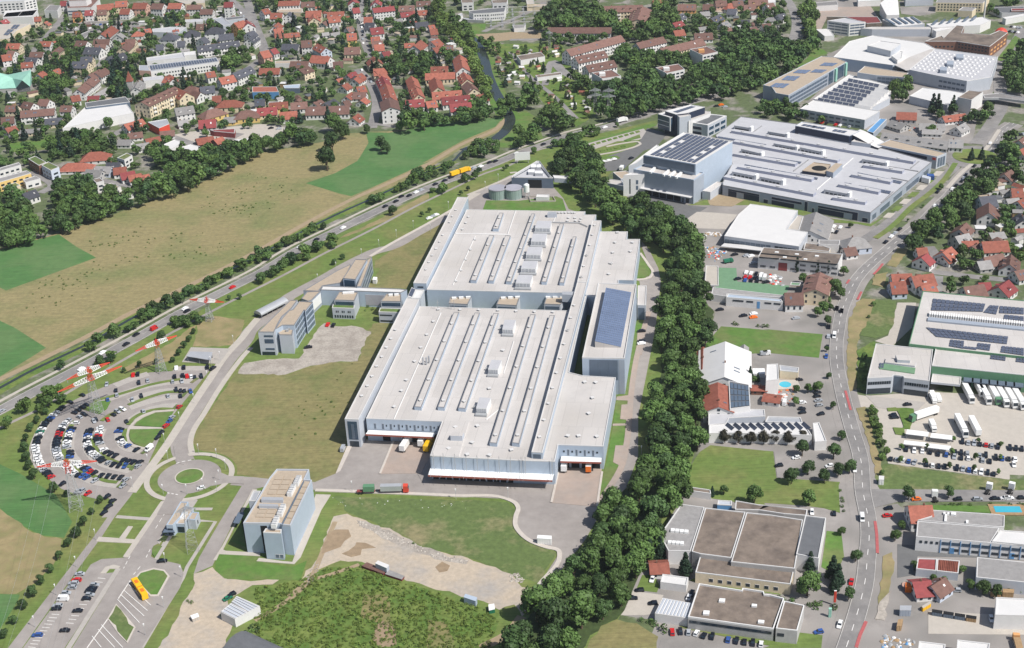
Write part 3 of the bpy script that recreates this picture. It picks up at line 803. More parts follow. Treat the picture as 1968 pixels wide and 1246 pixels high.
ground('green_slope',"d1 1740,450 1880,270 1920,290 1820,440 1780,460",'rich_lawn',.13)
lay_ground()
# ================================================================ the works: two great halls, high store, offices, tower
H0,H1,H2 = 12.0,13.8,15.1
def bx(name,s,z0,z1,m,parent,top=None):
 return slab(name,s,z0,z1,m,parent,top)
def row_pts(s,n,z):
 a,b = P(s,z)
 return [(a[0] + (b[0] - a[0]) * (k + .5) / n,a[1] + (b[1] - a[1]) * (k + .5) / n) for k in range(n)]
vb = MB()
vb.box(0,0,0,1.0,1.0,.5,0,0)
vb.box(0,0,.5,1.35,1.35,.18,0,1)
VENT = vb.mesh('roof_vent',['steel','pale_coping'])
def vents(parent,pts,z,sc=1.0):
 for x,y in pts:
  inst('roof_vent',VENT,parent,(x,y,z),random.random(),(sc,sc,sc))
def dock(parent,s,z,name='canopy'):
 """a white dock canopy with a red fascia along its front (first and last points lie on the wall, the two middle ones in front)"""
 p = P(s,z)
 bx(name,p,z - .35,z,'paint_white',parent)
 a,c = Vector(p[1]),Vector(p[2])
 d = (c - a).normalized()
 nn = Vector((d.y,-d.x))
 if nn.dot(a - Vector(p[0])) < 0:
  nn = -nn
 q = [tuple(a),tuple(c),tuple(c + nn * .14),tuple(a + nn * .14)]
 bx('fascia',q,z - .8,z + .06,'red_trim',parent)
hall = flat('factory_hall','huge pale flat-roofed factory hall with the long loading canopy at its front','factory hall',
   "f 703.6,805.4 b3 1400,745 1310,1003 1947,1035 k4 635,655 700,345 1530,375 h3 715,1030 395,1012 268,980 370,520 440,238 250,390 h1 165,435",H0,'blue_cladding','membrane',group=None)
back = flat('factory_hall','huge pale factory hall behind the glazed courtyard, crowded with roof machinery','factory hall',
   "k2 930,420 1830,435 k3 720,265 690,325 920,325 890,430 1000,432 990,635 1500,635 1480,775 1725,775 h3 888,98 740,95 740,130 550,130 525,262 440,240 330,215 h1 1700,270 250,235",H0,'blue_cladding','membrane')
# raised side strips
west_f = flat('raised_roof_strip',None,None,"f 662.4,806.4 689,807.5 h1 165,345 10,335",H2,'pale_cladding','membrane',parent=hall)
west_b = flat('raised_roof_strip',None,None,"h1 90,155 245,160 k2 955,195 760,190",H2,'blue_cladding','membrane',parent=back)
east_f = flat('raised_roof_strip',None,None,"k4 205,480 410,490 h3 440,120 345,115",H2,'blue_cladding','membrane',parent=hall)
east_b = flat('raised_roof_strip',None,None,"h3 345,113 442,118 k3 1015,435 850,430",H2,'blue_cladding','membrane',parent=back)
# skylight strips: near left, near right, far right, far left
SKY_F = ["b3 1192,632 1245,636 h1 640,502 575,500","b3 1367,634 1418,638 h1 888,510 825,508","b3 1521,641 1576,646 h1 1112,515 1050,513","b3 1755,901 1811,906 h1 1555,530 1490,527","c3 15,901 71,908 h1 1783,540 1720,537"]
SKY_B = ["h2 275,990 345,995 560,455 500,450","h2 490,996 552,1000 757,460 692,455","h2 700,1005 762,1010 1050,195 1005,195","h2 1125,1010 1186,1012 1396,316 1342,315","h2 1340,1020 1396,1022 1546,470 1502,470","h2 540,375 610,376 672,186 622,185"]
for par,lst in ((hall,SKY_F),(back,SKY_B)):
 for q in lst:
  o = flat('skylight_strip',None,None,q,H1,'blue_cladding','membrane',cop='coping',parent=par,lip=.2,rim=.35)
  c = P(q,H1)
  a,b2 = ((c[0][0] + c[1][0]) / 2,(c[0][1] + c[1][1]) / 2),((c[2][0] + c[3][0]) / 2,(c[2][1] + c[3][1]) / 2)
  n = max(2,int(math.dist(a,b2) / 19))
  vents(par,[(a[0] + (b2[0] - a[0]) * (k + .3) / n,a[1] + (b2[1] - a[1]) * (k + .3) / n) for k in range(n)],H1,1.1)
vents(hall,P("b3 800,555 842,480 877,408 912,333 950,262 983,192 1018,127 1050,60",H2),H2,1.1)
vents(hall,P("b3 1042,637 1097,517 1133,437 1195,297 1242,192 1287,97 h1 330,620 h1 390,475",H0),H0,1.2)
vents(hall,P("c3 222,862 255,735 287,612 318,495 348,382 377,273 405,167 432,65 h3 255,580 285,460 315,340",H2),H2,1.1)
vents(hall,P("c3 560,452 642,455 618,570 590,687 433,855 515,855 650,860 b3 1500,790 1665,780 1625,905 1590,995 1755,1000 1450,950 1855,215 1755,500 c3 12,960",H0),H0,1.3)
vents(hall,P("h1 650,478 875,482 1105,486 1320,497 1540,503 1760,508",H0),H0,1.2)
vents(back,P("h3 385,70 k3 890,520 845,697 798,883 745,1078 h2 1600,960 1632,828 1668,700",H2),H2,1.1)
vents(back,P("k3 1310,655 1265,840 1225,1025 1185,1222 1585,840 1550,1005 c2 760,770 740,850",H0),H0,1.3)
vents(back,P("h2 250,237 220,310 180,388 165,880 105,1010 220,750 275,630 330,510",H0),H0,1.1)
vents(back,P("k2 730,430 665,548 612,658 487,893 432,1015 370,1140 b2 1355,660 1327,710 1303,760 1280,815",H2),H2,1.0)
vents(back,P("k3 230,290 290,290 350,290 420,290 470,290 520,290 410,385 530,385 640,400 390,440 540,440 620,440",H0),H0,1.2)
# pipes along the back hall's roof edge, a run of cables and seams
pm = MB()
pp = P("k3 100,470 600,478 760,550",H0)
for i in range(2):
 pm.bar((*pp[i],H0 + .6),(*pp[i + 1],H0 + .6),.3,0,6)
pm.obj('roof_pipe','steel',back)
for par,qs in ((hall,["b3 1040,725 h1 600,90" if 0 else "b3 1040,725 h1 420,510","b3 1830,650 1730,730","h1 1290,850 1170,1240"]),(back,["k2 730,855 1740,885","k2 1830,440 1680,880","h2 1290,240 1260,310","h2 65,1050 330,470","h2 100,435 700,440"])):
 for q in qs:
  pt = P(q,H0)
  sb = MB()
  sb.bar((*pt[0],H0 + .15),(*pt[1],H0 + .15),.35)
  sb.obj('roof_seam','pale_coping',par)
# air handling units
AHU_B = ["1075,278 1247,280 1230,362 1047,357","1025,430 1192,432 1172,522 1000,517","965,590 1137,592 1117,682 940,677","910,758 1082,760 1057,847 880,842","850,925 1022,928 992,1022 815,1017"]
AHU_F = ["h1 1182,590 1317,592 1282,702 1155,697","h1 1025,1070 1147,1075 1102,1182 985,1177","b3 1680,560 1766,565 1732,642 1655,637"]
for par,q,big in [(back,"h2 " + s,1) for s in AHU_B] + [(hall,s,0) for s in AHU_F]:
 z1 = 15.6
 u = bx('air_handling_unit',q,H0,z1,'paint_white',par,top='grey_membrane')
 c = [Vector(v) for v in P(q,z1)]
 a,b2 = c[3],c[2]
 nn = (c[3] - c[0]).normalized()
 dv = (b2 - a)
 for k in range(4):
  e0,e1 = a + dv * (.06 + .235 * k),a + dv * (.06 + .235 * k + .19)
  bx('louvre',[tuple(e0),tuple(e1),tuple(e1 + nn * .12),tuple(e0 + nn * .12)],H0 + 1.2,z1 - .5,'metal',u)
 bx('unit_base',[tuple(a - dv * .05 + nn * .2),tuple(b2 + dv * .05 + nn * .2),tuple(b2 + dv * .05 + nn * 2.4),tuple(a - dv * .05 + nn * 2.4)],H0,H0 + 1.0,'steel',u)
 dm = MB()
 mid = (c[0] + c[3]) / 2
 ax = (c[0] - c[1]).normalized()
 dm.bar((*(mid + ax * .2),H0 + 1.2),(*(mid + ax * 2.2),H0 + 1.2),.55,0,8)
 dm.obj('duct','steel',u)
bx('plant_room',"b3 1480,818 1565,822 1550,850 1462,848",H0,H0 + 3.2,'pale_cladding',hall,'membrane')
bx('plant_room',"h2 1375,1125 1510,1125 1495,1165 1370,1160",10,H0 + 2.6,'pale_cladding',back,'metal')
bx('plant_room',"h2 1200,170 1300,170 1310,195 1195,195",H0,H0 + 2.6,'pale_cladding',back,'metal')
bx('roof_block',"b3 1418,735 1603,737 1525,1000 1318,997",H0,H0 + .55,'pale_coping',hall,'membrane')
fl = MB()
for x,y in P("h1 210,1130 250,1130 280,1110",H0):
 fl.cyl(x,y,H0,H0 + 4.2,.45,8)
fl.obj('flue','metal',hall)
for q in ("h1 385,470 385,380","h1 580,470 580,375","h1 545,470 548,420"):
 x,y = P(q,H0)[0]
 mm = MB()
 mm.bar((x,y,H0),(x,y,H0 + 6),.12)
 mm.bar((x - .8,y,H0 + 4.5),(x + .8,y,H0 + 4.5),.08)
 mm.obj('aerial_mast','steel',hall)
# fronts: docks, windows, canopies
i = find_wall(hall,"k1 1250,465")
a,b2 = wall_of(hall,i)
for k in range(9):
 u = .10 + .105 * k
 fac(hall,i,1,u,u + .022,6.9,9.6,m='slate_glass',frame='steel')
 if k:
  fac(hall,i,1,u + .05,u + .066,8.2,9.2,m='glass')
for k in range(6):
 fac(hall,i,1,.2 + .13 * k,.2 + .13 * k + .1,0.3,4.8,m='steel_cladding' if k in (1,4) else 'dark_void',name='dock_door')
dock(hall,"k1 655,640 600,715 1850,770 1885,692",6.3)
i = find_wall(hall,"b3 1640,1018")
for k in range(12):
 fac(hall,i,1,.02 + .08 * k,.085 + .08 * k,.2,5.0,m='dark_void',name='dock_door')
dock(hall,"b3 1320,1068 1295,1142 k4 588,992 632,815",5.6)
fm = P("b3 1335,1005 1410,1010 1495,1015 1580,1020 1663,1024 1745,1029 1827,1033 1912,1037 k4 15,632 90,638 585,655",H0)
for k,(x,y) in enumerate(fm):
 ms = MB()
 ms.bar((x,y - .6,4.5),(x,y - .6,H0 + 2.6),.12)
 ms.bar((x,y - .6,H0 + 1.5),(x - 1.5,y - 7,5.7),.07)
 ms.obj('canopy_mast','steel',hall)
i = find_wall(hall,"k4 1115,360")
for k in range(4):
 fac(hall,i,1,.2 + .185 * k,.235 + .185 * k,6.9,9.8,m='slate_glass',frame='steel')
for k in range(5):
 fac(hall,i,1,.1 + .185 * k,.14 + .185 * k,8.4,9.3,m='glass')
for k in range(4):
 fac(hall,i,1,.05 + .23 * k,.23 + .23 * k,.3,5.0,m='dark_void',name='dock_door')
dock(hall,"k4 758,545 738,638 1490,658 1497,575",6.3)
i = find_wall(west_f,"k1 340,450")
fac(west_f,i,1,.17,.86,4.2,14.2,m='blue_glass',name='stair_window',frame='pale_cladding')
fac(west_f,i,1,.42,.62,4.6,12.6,m='slate_glass',name='glazing_strip',dep=.2)
fac(west_f,i,1,.2,.86,.2,3.3,m='glass',name='door')
i = find_wall(west_b,"h1 165,158")
fac(west_b,i,1,.3,.75,12.6,13.3,m='glass')
i = find_wall(east_f,"k4 305,485")
fac(east_f,i,1,.14,.84,5.8,14.4,m='slate_glass',name='stair_window',frame='pale_cladding')
# the high store with its sloping solar roof
hs = flat('high_store','tall blue-walled high-bay store topped by a sloping field of blue solar panels','warehouse',"h3 550,130 915,143 800,850 393,843",20.2,'blue_cladding','membrane',lip=.7)
i = find_wall(hs,"h3 600,848")
fac(hs,i,3,.17,.84,8.5,19.6,fill=.985,m='slate_cladding',name='wall_panel',dep=.15)
fac(hs,i,1,.86,.995,.5,19.8,m='steel_cladding',name='wall_panel',dep=.12)
A,B,C,D = (Vector((*P(q,z)[0],z)) for q,z in (("h3 515,680",23.6),("h3 765,735",20.6),("h3 865,210",20.6),("h3 620,165",23.6)))
wg = MB()
lo = [Vector((v.x,v.y,20.0)) for v in (A,B,C,D)]
wg.add([tuple(v) for v in lo] + [tuple(v - Vector((0,0,.15))) for v in (A,B,C,D)],[(0,1,5,4),(1,2,6,5),(2,3,7,6),(3,0,4,7),(4,5,6,7)])
wg.obj('roof_wedge','membrane',hs)
pv_rows(hs,[A,B,C,D],0,14,26,gap=.045,m='pv_cell',lift=.14,stuff=True)
hx = flat('store_annex','low pale annex with a slate-blue gate against the east side of the high store','annex',"h3 925,150 1010,150 1000,338 922,335",9.0,'pale_cladding','membrane')
fac(hx,find_wall(hx,"h3 960,338"),1,.1,.85,.3,7.6,m='slate_cladding',name='gate')
bx('roof_ledge',"h3 400,430 440,232 450,232 405,440 380,520 360,520",8,9.0,'pale_coping',hall)
# ---------------------------------------------------------------- glazed courtyard between the halls
cy = flat('glass_corridor','long pale corridor with frosted walls crossing between the two factory halls','corridor',"h1 236,238 1690,283 1680,302 232,262",10.2,'blue_cladding','white_membrane',cop='coping')
for k,(q,u0,u1) in enumerate((("h1 390,252",.01,.2),("h1 950,270",.385,.6),("h1 1500,290",.79,.98))):
 fac(cy,find_wall(cy,"h1 950,280"),1,1 - u1,1 - u0,1.5,8.2,m='opal_glass',name='glazing',frame='pale_cladding')
for q,lab in (("h1 528,325 786,322 742,412 513,400",'flat block with tan gravel roof in the courtyard, nearest the solar pavilion'),("h1 1125,322 1366,322 1330,425 1085,412",'flat block with tan gravel roof in the middle of the hall courtyard'),("h1 1690,305 1869,322 h2 1455,1190 h1 1850,415 1655,408",'flat block with tan gravel roof at the east end of the hall courtyard')):
 o = flat('office_block',lab,'office block',q,9.0,'pale_cladding','gravel_roof',cop='coping',group='tan roofed blocks across the works')
 c = P(q,9)
 k = min(range(len(c)),key=lambda j: (wall_of(o,j)[0][1] + wall_of(o,j)[1][1]))
 fac(o,k,1,.08,.92,5.5,8.0,m='slate_glass',name='window_band')
 cx,cyy = (c[0][0] + c[1][0]) / 2,(c[0][1] + c[1][1]) / 2
 for j in range(3):
  bx('roof_unit',[(cx - 5 + 4 * j,cyy - 2),(cx - 2.4 + 4 * j,cyy - 2),(cx - 2.4 + 4 * j,cyy - .6),(cx - 5 + 4 * j,cyy - .6)],9,10.0,'paint_white',o)
pav = flat('solar_pavilion','small white link block with one tilted dark solar panel, between the two hall strips','pavilion',"h1 95,235 222,238 170,340 15,332",12.6,'pale_cladding','white_membrane')
A,B,C,D = (Vector((*P(q,z)[0],z)) for q,z in (("h1 20,310",13.2),("h1 78,332",13.2),("h1 118,225",15.0),("h1 70,200",15.0)))
wg = MB()
wg.add([tuple(v) for v in (A,B,C,D)] + [(v.x,v.y,12.7) for v in (A,B,C,D)],[(0,1,2,3),(0,4,5,1),(1,5,6,2),(2,6,7,3),(3,7,4,0)])
wg.obj('panel_mount','white_membrane',pav)
n = (B - A).cross(D - A).normalized() * .1
pv_rows(pav,[A + (B - A) * .12 + (D - A) * .1 + n,A + (B - A) * .88 + (D - A) * .1 + n,A + (B - A) * .88 + (D - A) * .9 + n,A + (B - A) * .12 + (D - A) * .9 + n],0,1,2,gap=.02,lift=.15)
# west corridor and blocks
wc = flat('glass_corridor','pale corridor with frosted walls running west from the halls to the offices','corridor',"o 985,462 1967,500 h1 15,235 o 1967,548 1195,520 960,512",9.6,'blue_cladding','white_membrane',cop='coping')
i = find_wall(wc,"o 1400,530")
for u0,u1 in ((.03,.24),(.42,.75)):
 fac(wc,find_wall(wc,"o 1500,535"),1,u0,u1,1.2,7.8,m='opal_glass',name='glazing',frame='pale_cladding')
for q,q2,lab in (("o 1195,535 1432,542 1385,648 1130,640","o 1125,655 1395,660 1382,748 1103,738",'pale office block with tan roof and sedum ledge beside the gravel lot'),("o 1790,560 1975,565 1975,660 1715,655","o 1708,740 1975,748 1967,800 1690,790",'pale office block with tan roof tucked against the west hall strip')):
 o = flat('office_block',lab,'office block',q,9.6,'pale_cladding','gravel_roof',cop='coping',group='tan roofed blocks across the works')
 k = find_wall(o," ".join(q2.split()[:1]) + (" 1260,650" if '1125' in q2 else " 1840,660"))
 fac(o,k,1,.05,.95,7.0,9.0,m='blue_glass',name='window_band')
 lo = flat('lower_block',None,None,q2,6.6,'pale_cladding','rich_lawn',parent=o)
 k = find_wall(lo,"o 1245,745" if '1125' in q2 else "o 1830,795")
 if '1125' in q2:
  for g3 in range(3):
   fac(lo,k,2,.14 + .27 * g3,.3 + .27 * g3,4.0,5.2,fill=.55,m='glass')
  fac(lo,k,8,.06,.95,.8,2.4,fill=.6,m='glass')
 else:
  fac(lo,k,1,.05,.6,4.6,5.3,m='glass')
  fac(lo,k,1,.05,.6,.9,1.8,m='glass')
 c = P(q,9.6)
 for j in range(2):
  cx,cyy = c[0][0] + (c[1][0] - c[0][0]) * (.35 + .3 * j),c[0][1] - 2.5
  bx('roof_unit',[(cx - 1.6,cyy - .8),(cx + 1.6,cyy - .8),(cx + 1.6,cyy + .8),(cx - 1.6,cyy + .8)],9.6,10.6,'paint_white',o)
# ---------------------------------------------------------------- offices on the drive
ow = flat('office_wing','low wedge-shaped office wing with a broad tan gravel roof pointing up the drive','office building',"o 740,522 1165,268 1330,190 1345,200 1235,420 985,460 930,528",8.6,'steel_cladding','gravel_roof',cop='coping')
ob = flat('office_bar','tall narrow office bar with tan roof and glazed long side at the drive head','office building',"o 1395,125 1545,130 1400,382 1240,368 1320,245",12.2,'blue_cladding','gravel_roof',cop='coping')
k = find_wall(ob,"o 1475,255")
fac(ob,k,1,.04,.96,1.0,5.0,m='slate_glass',name='window_band')
fac(ob,k,1,.04,.96,6.2,9.6,m='slate_glass',name='window_band')
k = find_wall(ob,"o 1320,375")
fac(ob,k,1,.1,.9,3,11.6,m='blue_glass',name='window_band')
o2 = flat('office_wing','slim grey side wing along the glazed side of the tall office bar','office building',"o 1548,132 1605,95 1470,470 1412,470",10.4,'steel_cladding','gravel_roof',cop='coping')
k = find_wall(o2,"o 1540,280")
for z in (1,4.4,7.6):
 fac(o2,k,14,.05,.95,z,z + 1.8,fill=.8,m='slate_glass')
lk = flat('link_corridor','bent corridor with a white glazed side joining the drive offices to the courtyard','corridor',"o 715,622 790,535 935,528 960,512 960,528 845,640 800,655",8.8,'steel_cladding','gravel_roof',cop='coping')
fac(lk,find_wall(lk,"o 900,590"),1,.05,.95,2,8,m='paint_white',name='sun_blind')
oa = flat('office_building','long grey office building with tan roof beside the works drive','office building',"o 170,1043 575,642 668,640 590,745 470,850 425,930 372,1045",13.9,'pale_cladding','gravel_roof',cop='coping',group='drive office halves')
k = find_wall(oa,"o 270,1044")
for z in (3.4,7.4,11.2):
 fac(oa,k,1,.34,.9,z,z + (2.4 if z > 7 and z < 8 else 1.0),m='blue_glass',name='window_band')
fac(oa,k,1,.1,.9,.2,2.2,m='glass',name='entrance')
ob2 = flat('office_building','blue-glazed office building with stepped tan roof facing the gravel lot','office building',"o 388,1008 480,862 560,772 610,760 690,655 862,665 765,782 750,765 628,957 480,957",13.9,'blue_cladding','gravel_roof',cop='coping',group='drive office halves')
for q in ("o 690,860","o 810,722"):
 k = find_wall(ob2,q)
 for z in (1.2,4.6,8.0,11.2):
  fac(ob2,k,5,.05,.95,z,z + 2.2,fill=.8,m='slate_glass')
st = flat('stair_tower','grey stair tower with open roof terrace at the south end of the glazed office','stair tower',"o 395,1020 480,962 622,962 602,1082 440,1078",11.2,'pale_cladding','gravel_roof',cop='coping')
fac(st,find_wall(st,"o 415,1050"),1,.15,.85,.5,10.6,m='blue_glass',name='stair_window')
for x,y in P("o 565,1010 540,1030",11.2):
 bx('roof_unit',[(x - .7,y - .7),(x + .7,y - .7),(x + .7,y + .7),(x - .7,y + .7)],11.2,12.4,'steel',st)
# barrel-roofed cycle shelter and the flat shelter by the car park
def barrel(name,label,cat,s,wd,h,r0,m,wall,z=0):
 a,b2 = (Vector(v) for v in P(s,h))
 d = (b2 - a).normalized()
 nn = Vector((-d.y,d.x))
 mb = MB()
 N = 9
 vs = []
 for e in (a,b2):
  for k in range(N + 1):
   t = math.pi * k / N
   q = e + nn * (math.cos(t) * wd / 2)
   vs.append((q.x,q.y,r0 + math.sin(t) * (h - r0)))
 mb.add(vs,[(k,k + 1,N + 2 + k,N + 1 + k) for k in range(N)] + [tuple(range(N + 1))[::-1],tuple(range(N + 1,2 * N + 2))])
 o = empty(name,(a.x,a.y,0))
 r = mb.obj('curved_roof',m,o,loc=(-a.x,-a.y,0))
 if r0 > .3:
  pb = MB()
  n = max(3,int((b2 - a).length / 4))
  for k in range(n + 1):
   for sgn in (-1,1):
    q = a + d * ((b2 - a).length * k / n) * .98 + d * .2 + nn * sgn * (wd / 2 - .2)
    pb.bar((q.x,q.y,0),(q.x,q.y,r0 + .1),.09)
  tag(pb.obj('post','steel',o,loc=(-a.x,-a.y,0)),kind='stuff')
  wb = MB()
  q0,q1 = a + nn * (wd / 2 - .1),b2 + nn * (wd / 2 - .1)
  wb.prism([tuple(q0),tuple(q1),tuple(q1 - nn * .1),tuple(q0 - nn * .1)],.2,r0 - .1)
  wb.obj('rear_wall',wall,o,loc=(-a.x,-a.y,0))
 FOOTP.append([tuple(a + nn * wd / 2),tuple(b2 + nn * wd / 2),tuple(b2 - nn * wd / 2),tuple(a - nn * wd / 2)])
 return tag(o,label,cat)
barrel('cycle_shelter','long cycle shelter with a curved metal roof beside the works drive','shelter',"o 160,775 500,600",6.5,4.6,2.6,'metal','slate_cladding')
def shelter(name,label,cat,s,h,roof,back_m,group=None,th=.25):
 p = P(s,h)
 o = empty(name,(*p[0],0))
 off = Vector((-p[0][0],-p[0][1],0))
 b = MB()
 b.prism(p,h - th,h,bottom=True)
 b.obj('roof',roof,o,loc=off)
 q = inset(ccw(p),.35)
 pb = MB()
 for k in range(len(q)):
  a,c = Vector(q[k]),Vector(q[(k + 1) % len(q)])
  n = max(1,int((c - a).length / 5))
  for j in range(n):
   v = a + (c - a) * j / n
   pb.bar((v.x,v.y,0),(v.x,v.y,h - th),.1)
 tag(pb.obj('post','steel',o,loc=off),kind='stuff')
 if back_m:
  e = max(range(len(q)),key=lambda k: q[k][1] + q[(k + 1) % len(q)][1])
  a,c = Vector(q[e]),Vector(q[(e + 1) % len(q)])
  nn = Vector((-(c - a).y,(c - a).x)).normalized() * .1
  wb = MB()
  wb.prism([tuple(a),tuple(c),tuple(c + nn),tuple(a + nn)],.1,h - th - .3)
  wb.obj('rear_wall',back_m,o,loc=off)
 FOOTP.append(ccw(p))
 return tag(o,label,cat,group)
shelter('cycle_shelter','open metal-roofed shelter on the paved pad above the curved car park','shelter',"a3 1425,216 1590,221 1578,282 1395,252",3.6,'metal','dark_void')
# gatehouse
gh = flat('gatehouse','narrow gatehouse with a long tan roof and blue walls beside the main drive','gatehouse',"g 598,228 735,232 610,470 465,632 352,628 470,440",5.2,'blue_cladding','gravel_roof',cop='blue_cladding')
fac(gh,find_wall(gh,"g 408,630"),1,.1,.9,.5,3.8,m='glass',name='window_band')
fac(gh,find_wall(gh,"g 410,535"),3,.1,.9,.8,3.8,fill=.9,m='blue_glass')
bx('porch',"g 352,640 462,645 500,745 290,740",2.6,2.9,'slate_cladding',gh)
g2 = flat('gatehouse_annex','lower gatehouse wing with tan roof and white roof fans','gatehouse',"g 672,330 822,340 660,612 522,605",4.4,'blue_cladding','gravel_roof',cop='pale_cladding')
fac(g2,find_wall(g2,"g 590,610"),1,.1,.95,.4,3.2,m='glass',name='window_band')
for x,y in P("g 630,480 655,440 700,435 620,510 660,500",4.4):
 bx('roof_fan',[(x - .6,y - .6),(x + .6,y - .6),(x + .6,y + .6),(x - .6,y + .6)],4.4,5.5,'paint_white',g2)
g3 = flat('gatehouse_annex','square blue-grey cabin on the lawn side of the gatehouse','gatehouse',"g 790,402 915,408 848,540 715,530",4.8,'pale_cladding','gravel_roof',cop='blue_cladding')
fac(g3,find_wall(g3,"g 880,475"),1,.35,.5,1.6,3.2,m='glass')
# ---------------------------------------------------------------- the windowless tower block by the roundabout
T1 = flat('silo_block','tall windowless pale blue tower block with tan tiled roof south of the roundabout','tower block',"t 575,88 962,92 905,213 995,220 737,765 628,752 618,742 455,738 370,738 172,735 300,520 490,190",14.6,'blue_cladding','gravel_roof',cop='pale_cladding',lip=.8)
T3 = flat('lower_tower',None,None,"t 440,792 632,802 625,850 410,840",13.2,'blue_cladding','gravel_roof',parent=T1)
k = find_wall(T3,"t 518,846")
fac(T3,k,2,.5,.98,1.0,2.6,fill=.75,m='slate_glass',frame='pale_coping')
T4 = flat('side_wing',None,None,"t 292,340 382,342 325,462 238,460",12.0,'pale_cladding','metal',parent=T1)
k = find_wall(T1,"t 410,738")
fac(T1,k,1,.05,.95,.3,14.0,m='dark_void',name='recess_panel')
bx('plinth_roof',"t 110,590 185,592 120,725 50,715",2.8,3.1,'slate_cladding',T1)
def tiles(s,nu,nv,parent,z,m='gravel_roof',h=.35):
 A,B,C,D = quadpts(s,z)
 for i in range(nu):
  for j in range(nv):
   cs = []
   for uu,vv in ((i + .06,j + .06),(i + .94,j + .06),(i + .94,j + .94),(i + .06,j + .94)):
    x,y = uu / nu,vv / nv
    cs.append(tuple(((A * (1 - x) + B * x) * (1 - y) + (D * (1 - x) + C * x) * y).xy))
   bx('roof_panel',cs,z,z + h,m,parent)
tiles("t 560,150 775,155 670,385 455,382",2,4,T1,14.6)
tiles("t 380,520 590,522 530,660 312,655",2,3,T1,14.6)
tiles("t 905,225 982,228 715,750 640,742",1,7,T1,14.6)
for q in ("t 812,145 868,147 825,240 768,236","t 750,250 800,252 745,362 690,358","t 625,485 680,488 630,606 570,602","t 548,628 602,630 560,742 500,738"):
 u = bx('chiller',q,14.6,16.6,'paint_white',T1,'white_membrane')
 c = [Vector(v) for v in P(q,16.6)]
 fb = MB()
 for a2 in range(4):
  for b3 in range(2):
   x,y = (b3 + .5) / 2,(a2 + .5) / 4
   v = (c[0] * (1 - x) + c[1] * x) * (1 - y) + (c[3] * (1 - x) + c[2] * x) * y
   fb.cyl(v.x,v.y,16.6,16.75,.55,10)
 tag(fb.obj('fan','steel',u),kind='stuff')
for q in ("t 395,405 650,412 645,445 385,440","t 365,485 590,495 585,520 355,512"):
 bx('duct_bridge',q,14.6,16.2,'pale_cladding',T1,'metal')
bx('gutter',"t 890,215 900,215 635,745 622,745",14.6,15.6,'slate_cladding',T1)
# ---------------------------------------------------------------- tank yard behind the halls
uh = flat('utility_building','dark slate utility building with triangular roof frame behind the green tanks','utility building',"u 480,300 945,308 900,270 790,118 760,118 515,262",7.4,'slate_cladding','grey_membrane')
fac(uh,find_wall(uh,"u 710,305"),1,.4,.72,.3,6.2,m='dark_void',name='gateway')
for q in ("u 705,150 760,152 750,185 695,183","u 765,150 810,152 805,185 755,183","u 670,205 740,207 735,240 665,238","u 745,225 830,227 828,252 740,250"):
 bx('cooling_unit',q,7.4,9.6,'metal',uh,'paint_white')
tb = MB()
fp = P("u 790,118 505,270 910,272",9.5)
tb.bar((*fp[0],9.3),(*fp[1],8.2),.5)
tb.bar((*fp[0],9.3),(*fp[2],8.2),.7)
tb.obj('roof_truss','steel',uh)
for k,(q,lab) in enumerate((("u 325,410",'squat green storage tank beside the plant road, west one of the pair'),("u 497,408",'squat green storage tank next to the slim white silo, east one of the pair'))):
 x,y = P(q,7.0)[0]
 o = empty('storage_tank',(x,y,0))
 tb = MB()
 tb.cyl(0,0,0,6.6,6.1,28,0)
 tb.obj('tank_shell','tank_green',o)
 tb = MB()
 tb.cyl(0,0,6.6,7.0,6.35,28,0,top=0)
 tb.cyl(0,0,7.0,7.15,5.9,28,0)
 tb.obj('tank_lid','opal_glass',o)
 tb = MB()
 for j in range(14):
  t = 2 * math.pi * j / 14
  tb.bar((6.15 * math.cos(t),6.15 * math.sin(t),0),(6.15 * math.cos(t),6.15 * math.sin(t),6.6),.1)
 tag(tb.obj('rib','tank_green',o),kind='stuff')
 tag(o,lab,'tank','green tanks behind the halls')
x,y = P("u 645,365",10)[0]
o = empty('silo',(x,y - 1,0))
tb = MB()
tb.cyl(0,0,4.4,9.6,1.9,18)
tb.cyl(0,0,9.6,10.4,1.9,18,r2=.7)
tb.obj('vessel','paint_white',o)
tb = MB()
for j in range(6):
 t = math.pi * j / 3
 tb.bar((2.2 * math.cos(t),2.2 * math.sin(t),0),(1.9 * math.cos(t),1.9 * math.sin(t),5),.15)
 tb.bar((2.2 * math.cos(t),2.2 * math.sin(t),2.4),(2.2 * math.cos(t + 1.05),2.2 * math.sin(t + 1.05),2.4),.1)
tag(tb.obj('support_frame','steel',o),kind='stuff')
tag(o,'slim white silo on a steel frame beside the green tanks','silo')
o = flat('container_tank','white box tank in a low concrete basin on the plant lawn','tank',"u 765,490 902,494 895,525 752,520",2.6,'paint_white','white_membrane')
bw = P("u 680,500 940,505 968,552 690,555",1.2)
bs = MB()
for k in range(4):
 a,c = Vector(bw[k]),Vector(bw[(k + 1) % 4])
 nn = Vector((-(c - a).y,(c - a).x)).normalized() * .3
 bs.prism([tuple(a),tuple(c),tuple(c + nn),tuple(a + nn)],0,1.2)
tag(bs.obj('basin_wall','pale_concrete'),'low concrete basin wall around the white box tank','wall')
flat('skybridge','pale enclosed bridge vanishing into the tree belt from the slate utility building','bridge',"u 940,275 1170,290 1200,298 1200,325 955,308",7.0,'pale_cladding','white_membrane',z0=4.2)
o = empty('hoarding',(*P("u 605,140")[0],0))
hb = MB()
hb.box(0,0,2.5,11,.4,6)
hb.obj('sign_board','paint_white',o)
hb = MB()
hb.bar((-4,0,0),(-4,0,3),.25)
hb.bar((4,0,0),(4,0,3),.25)
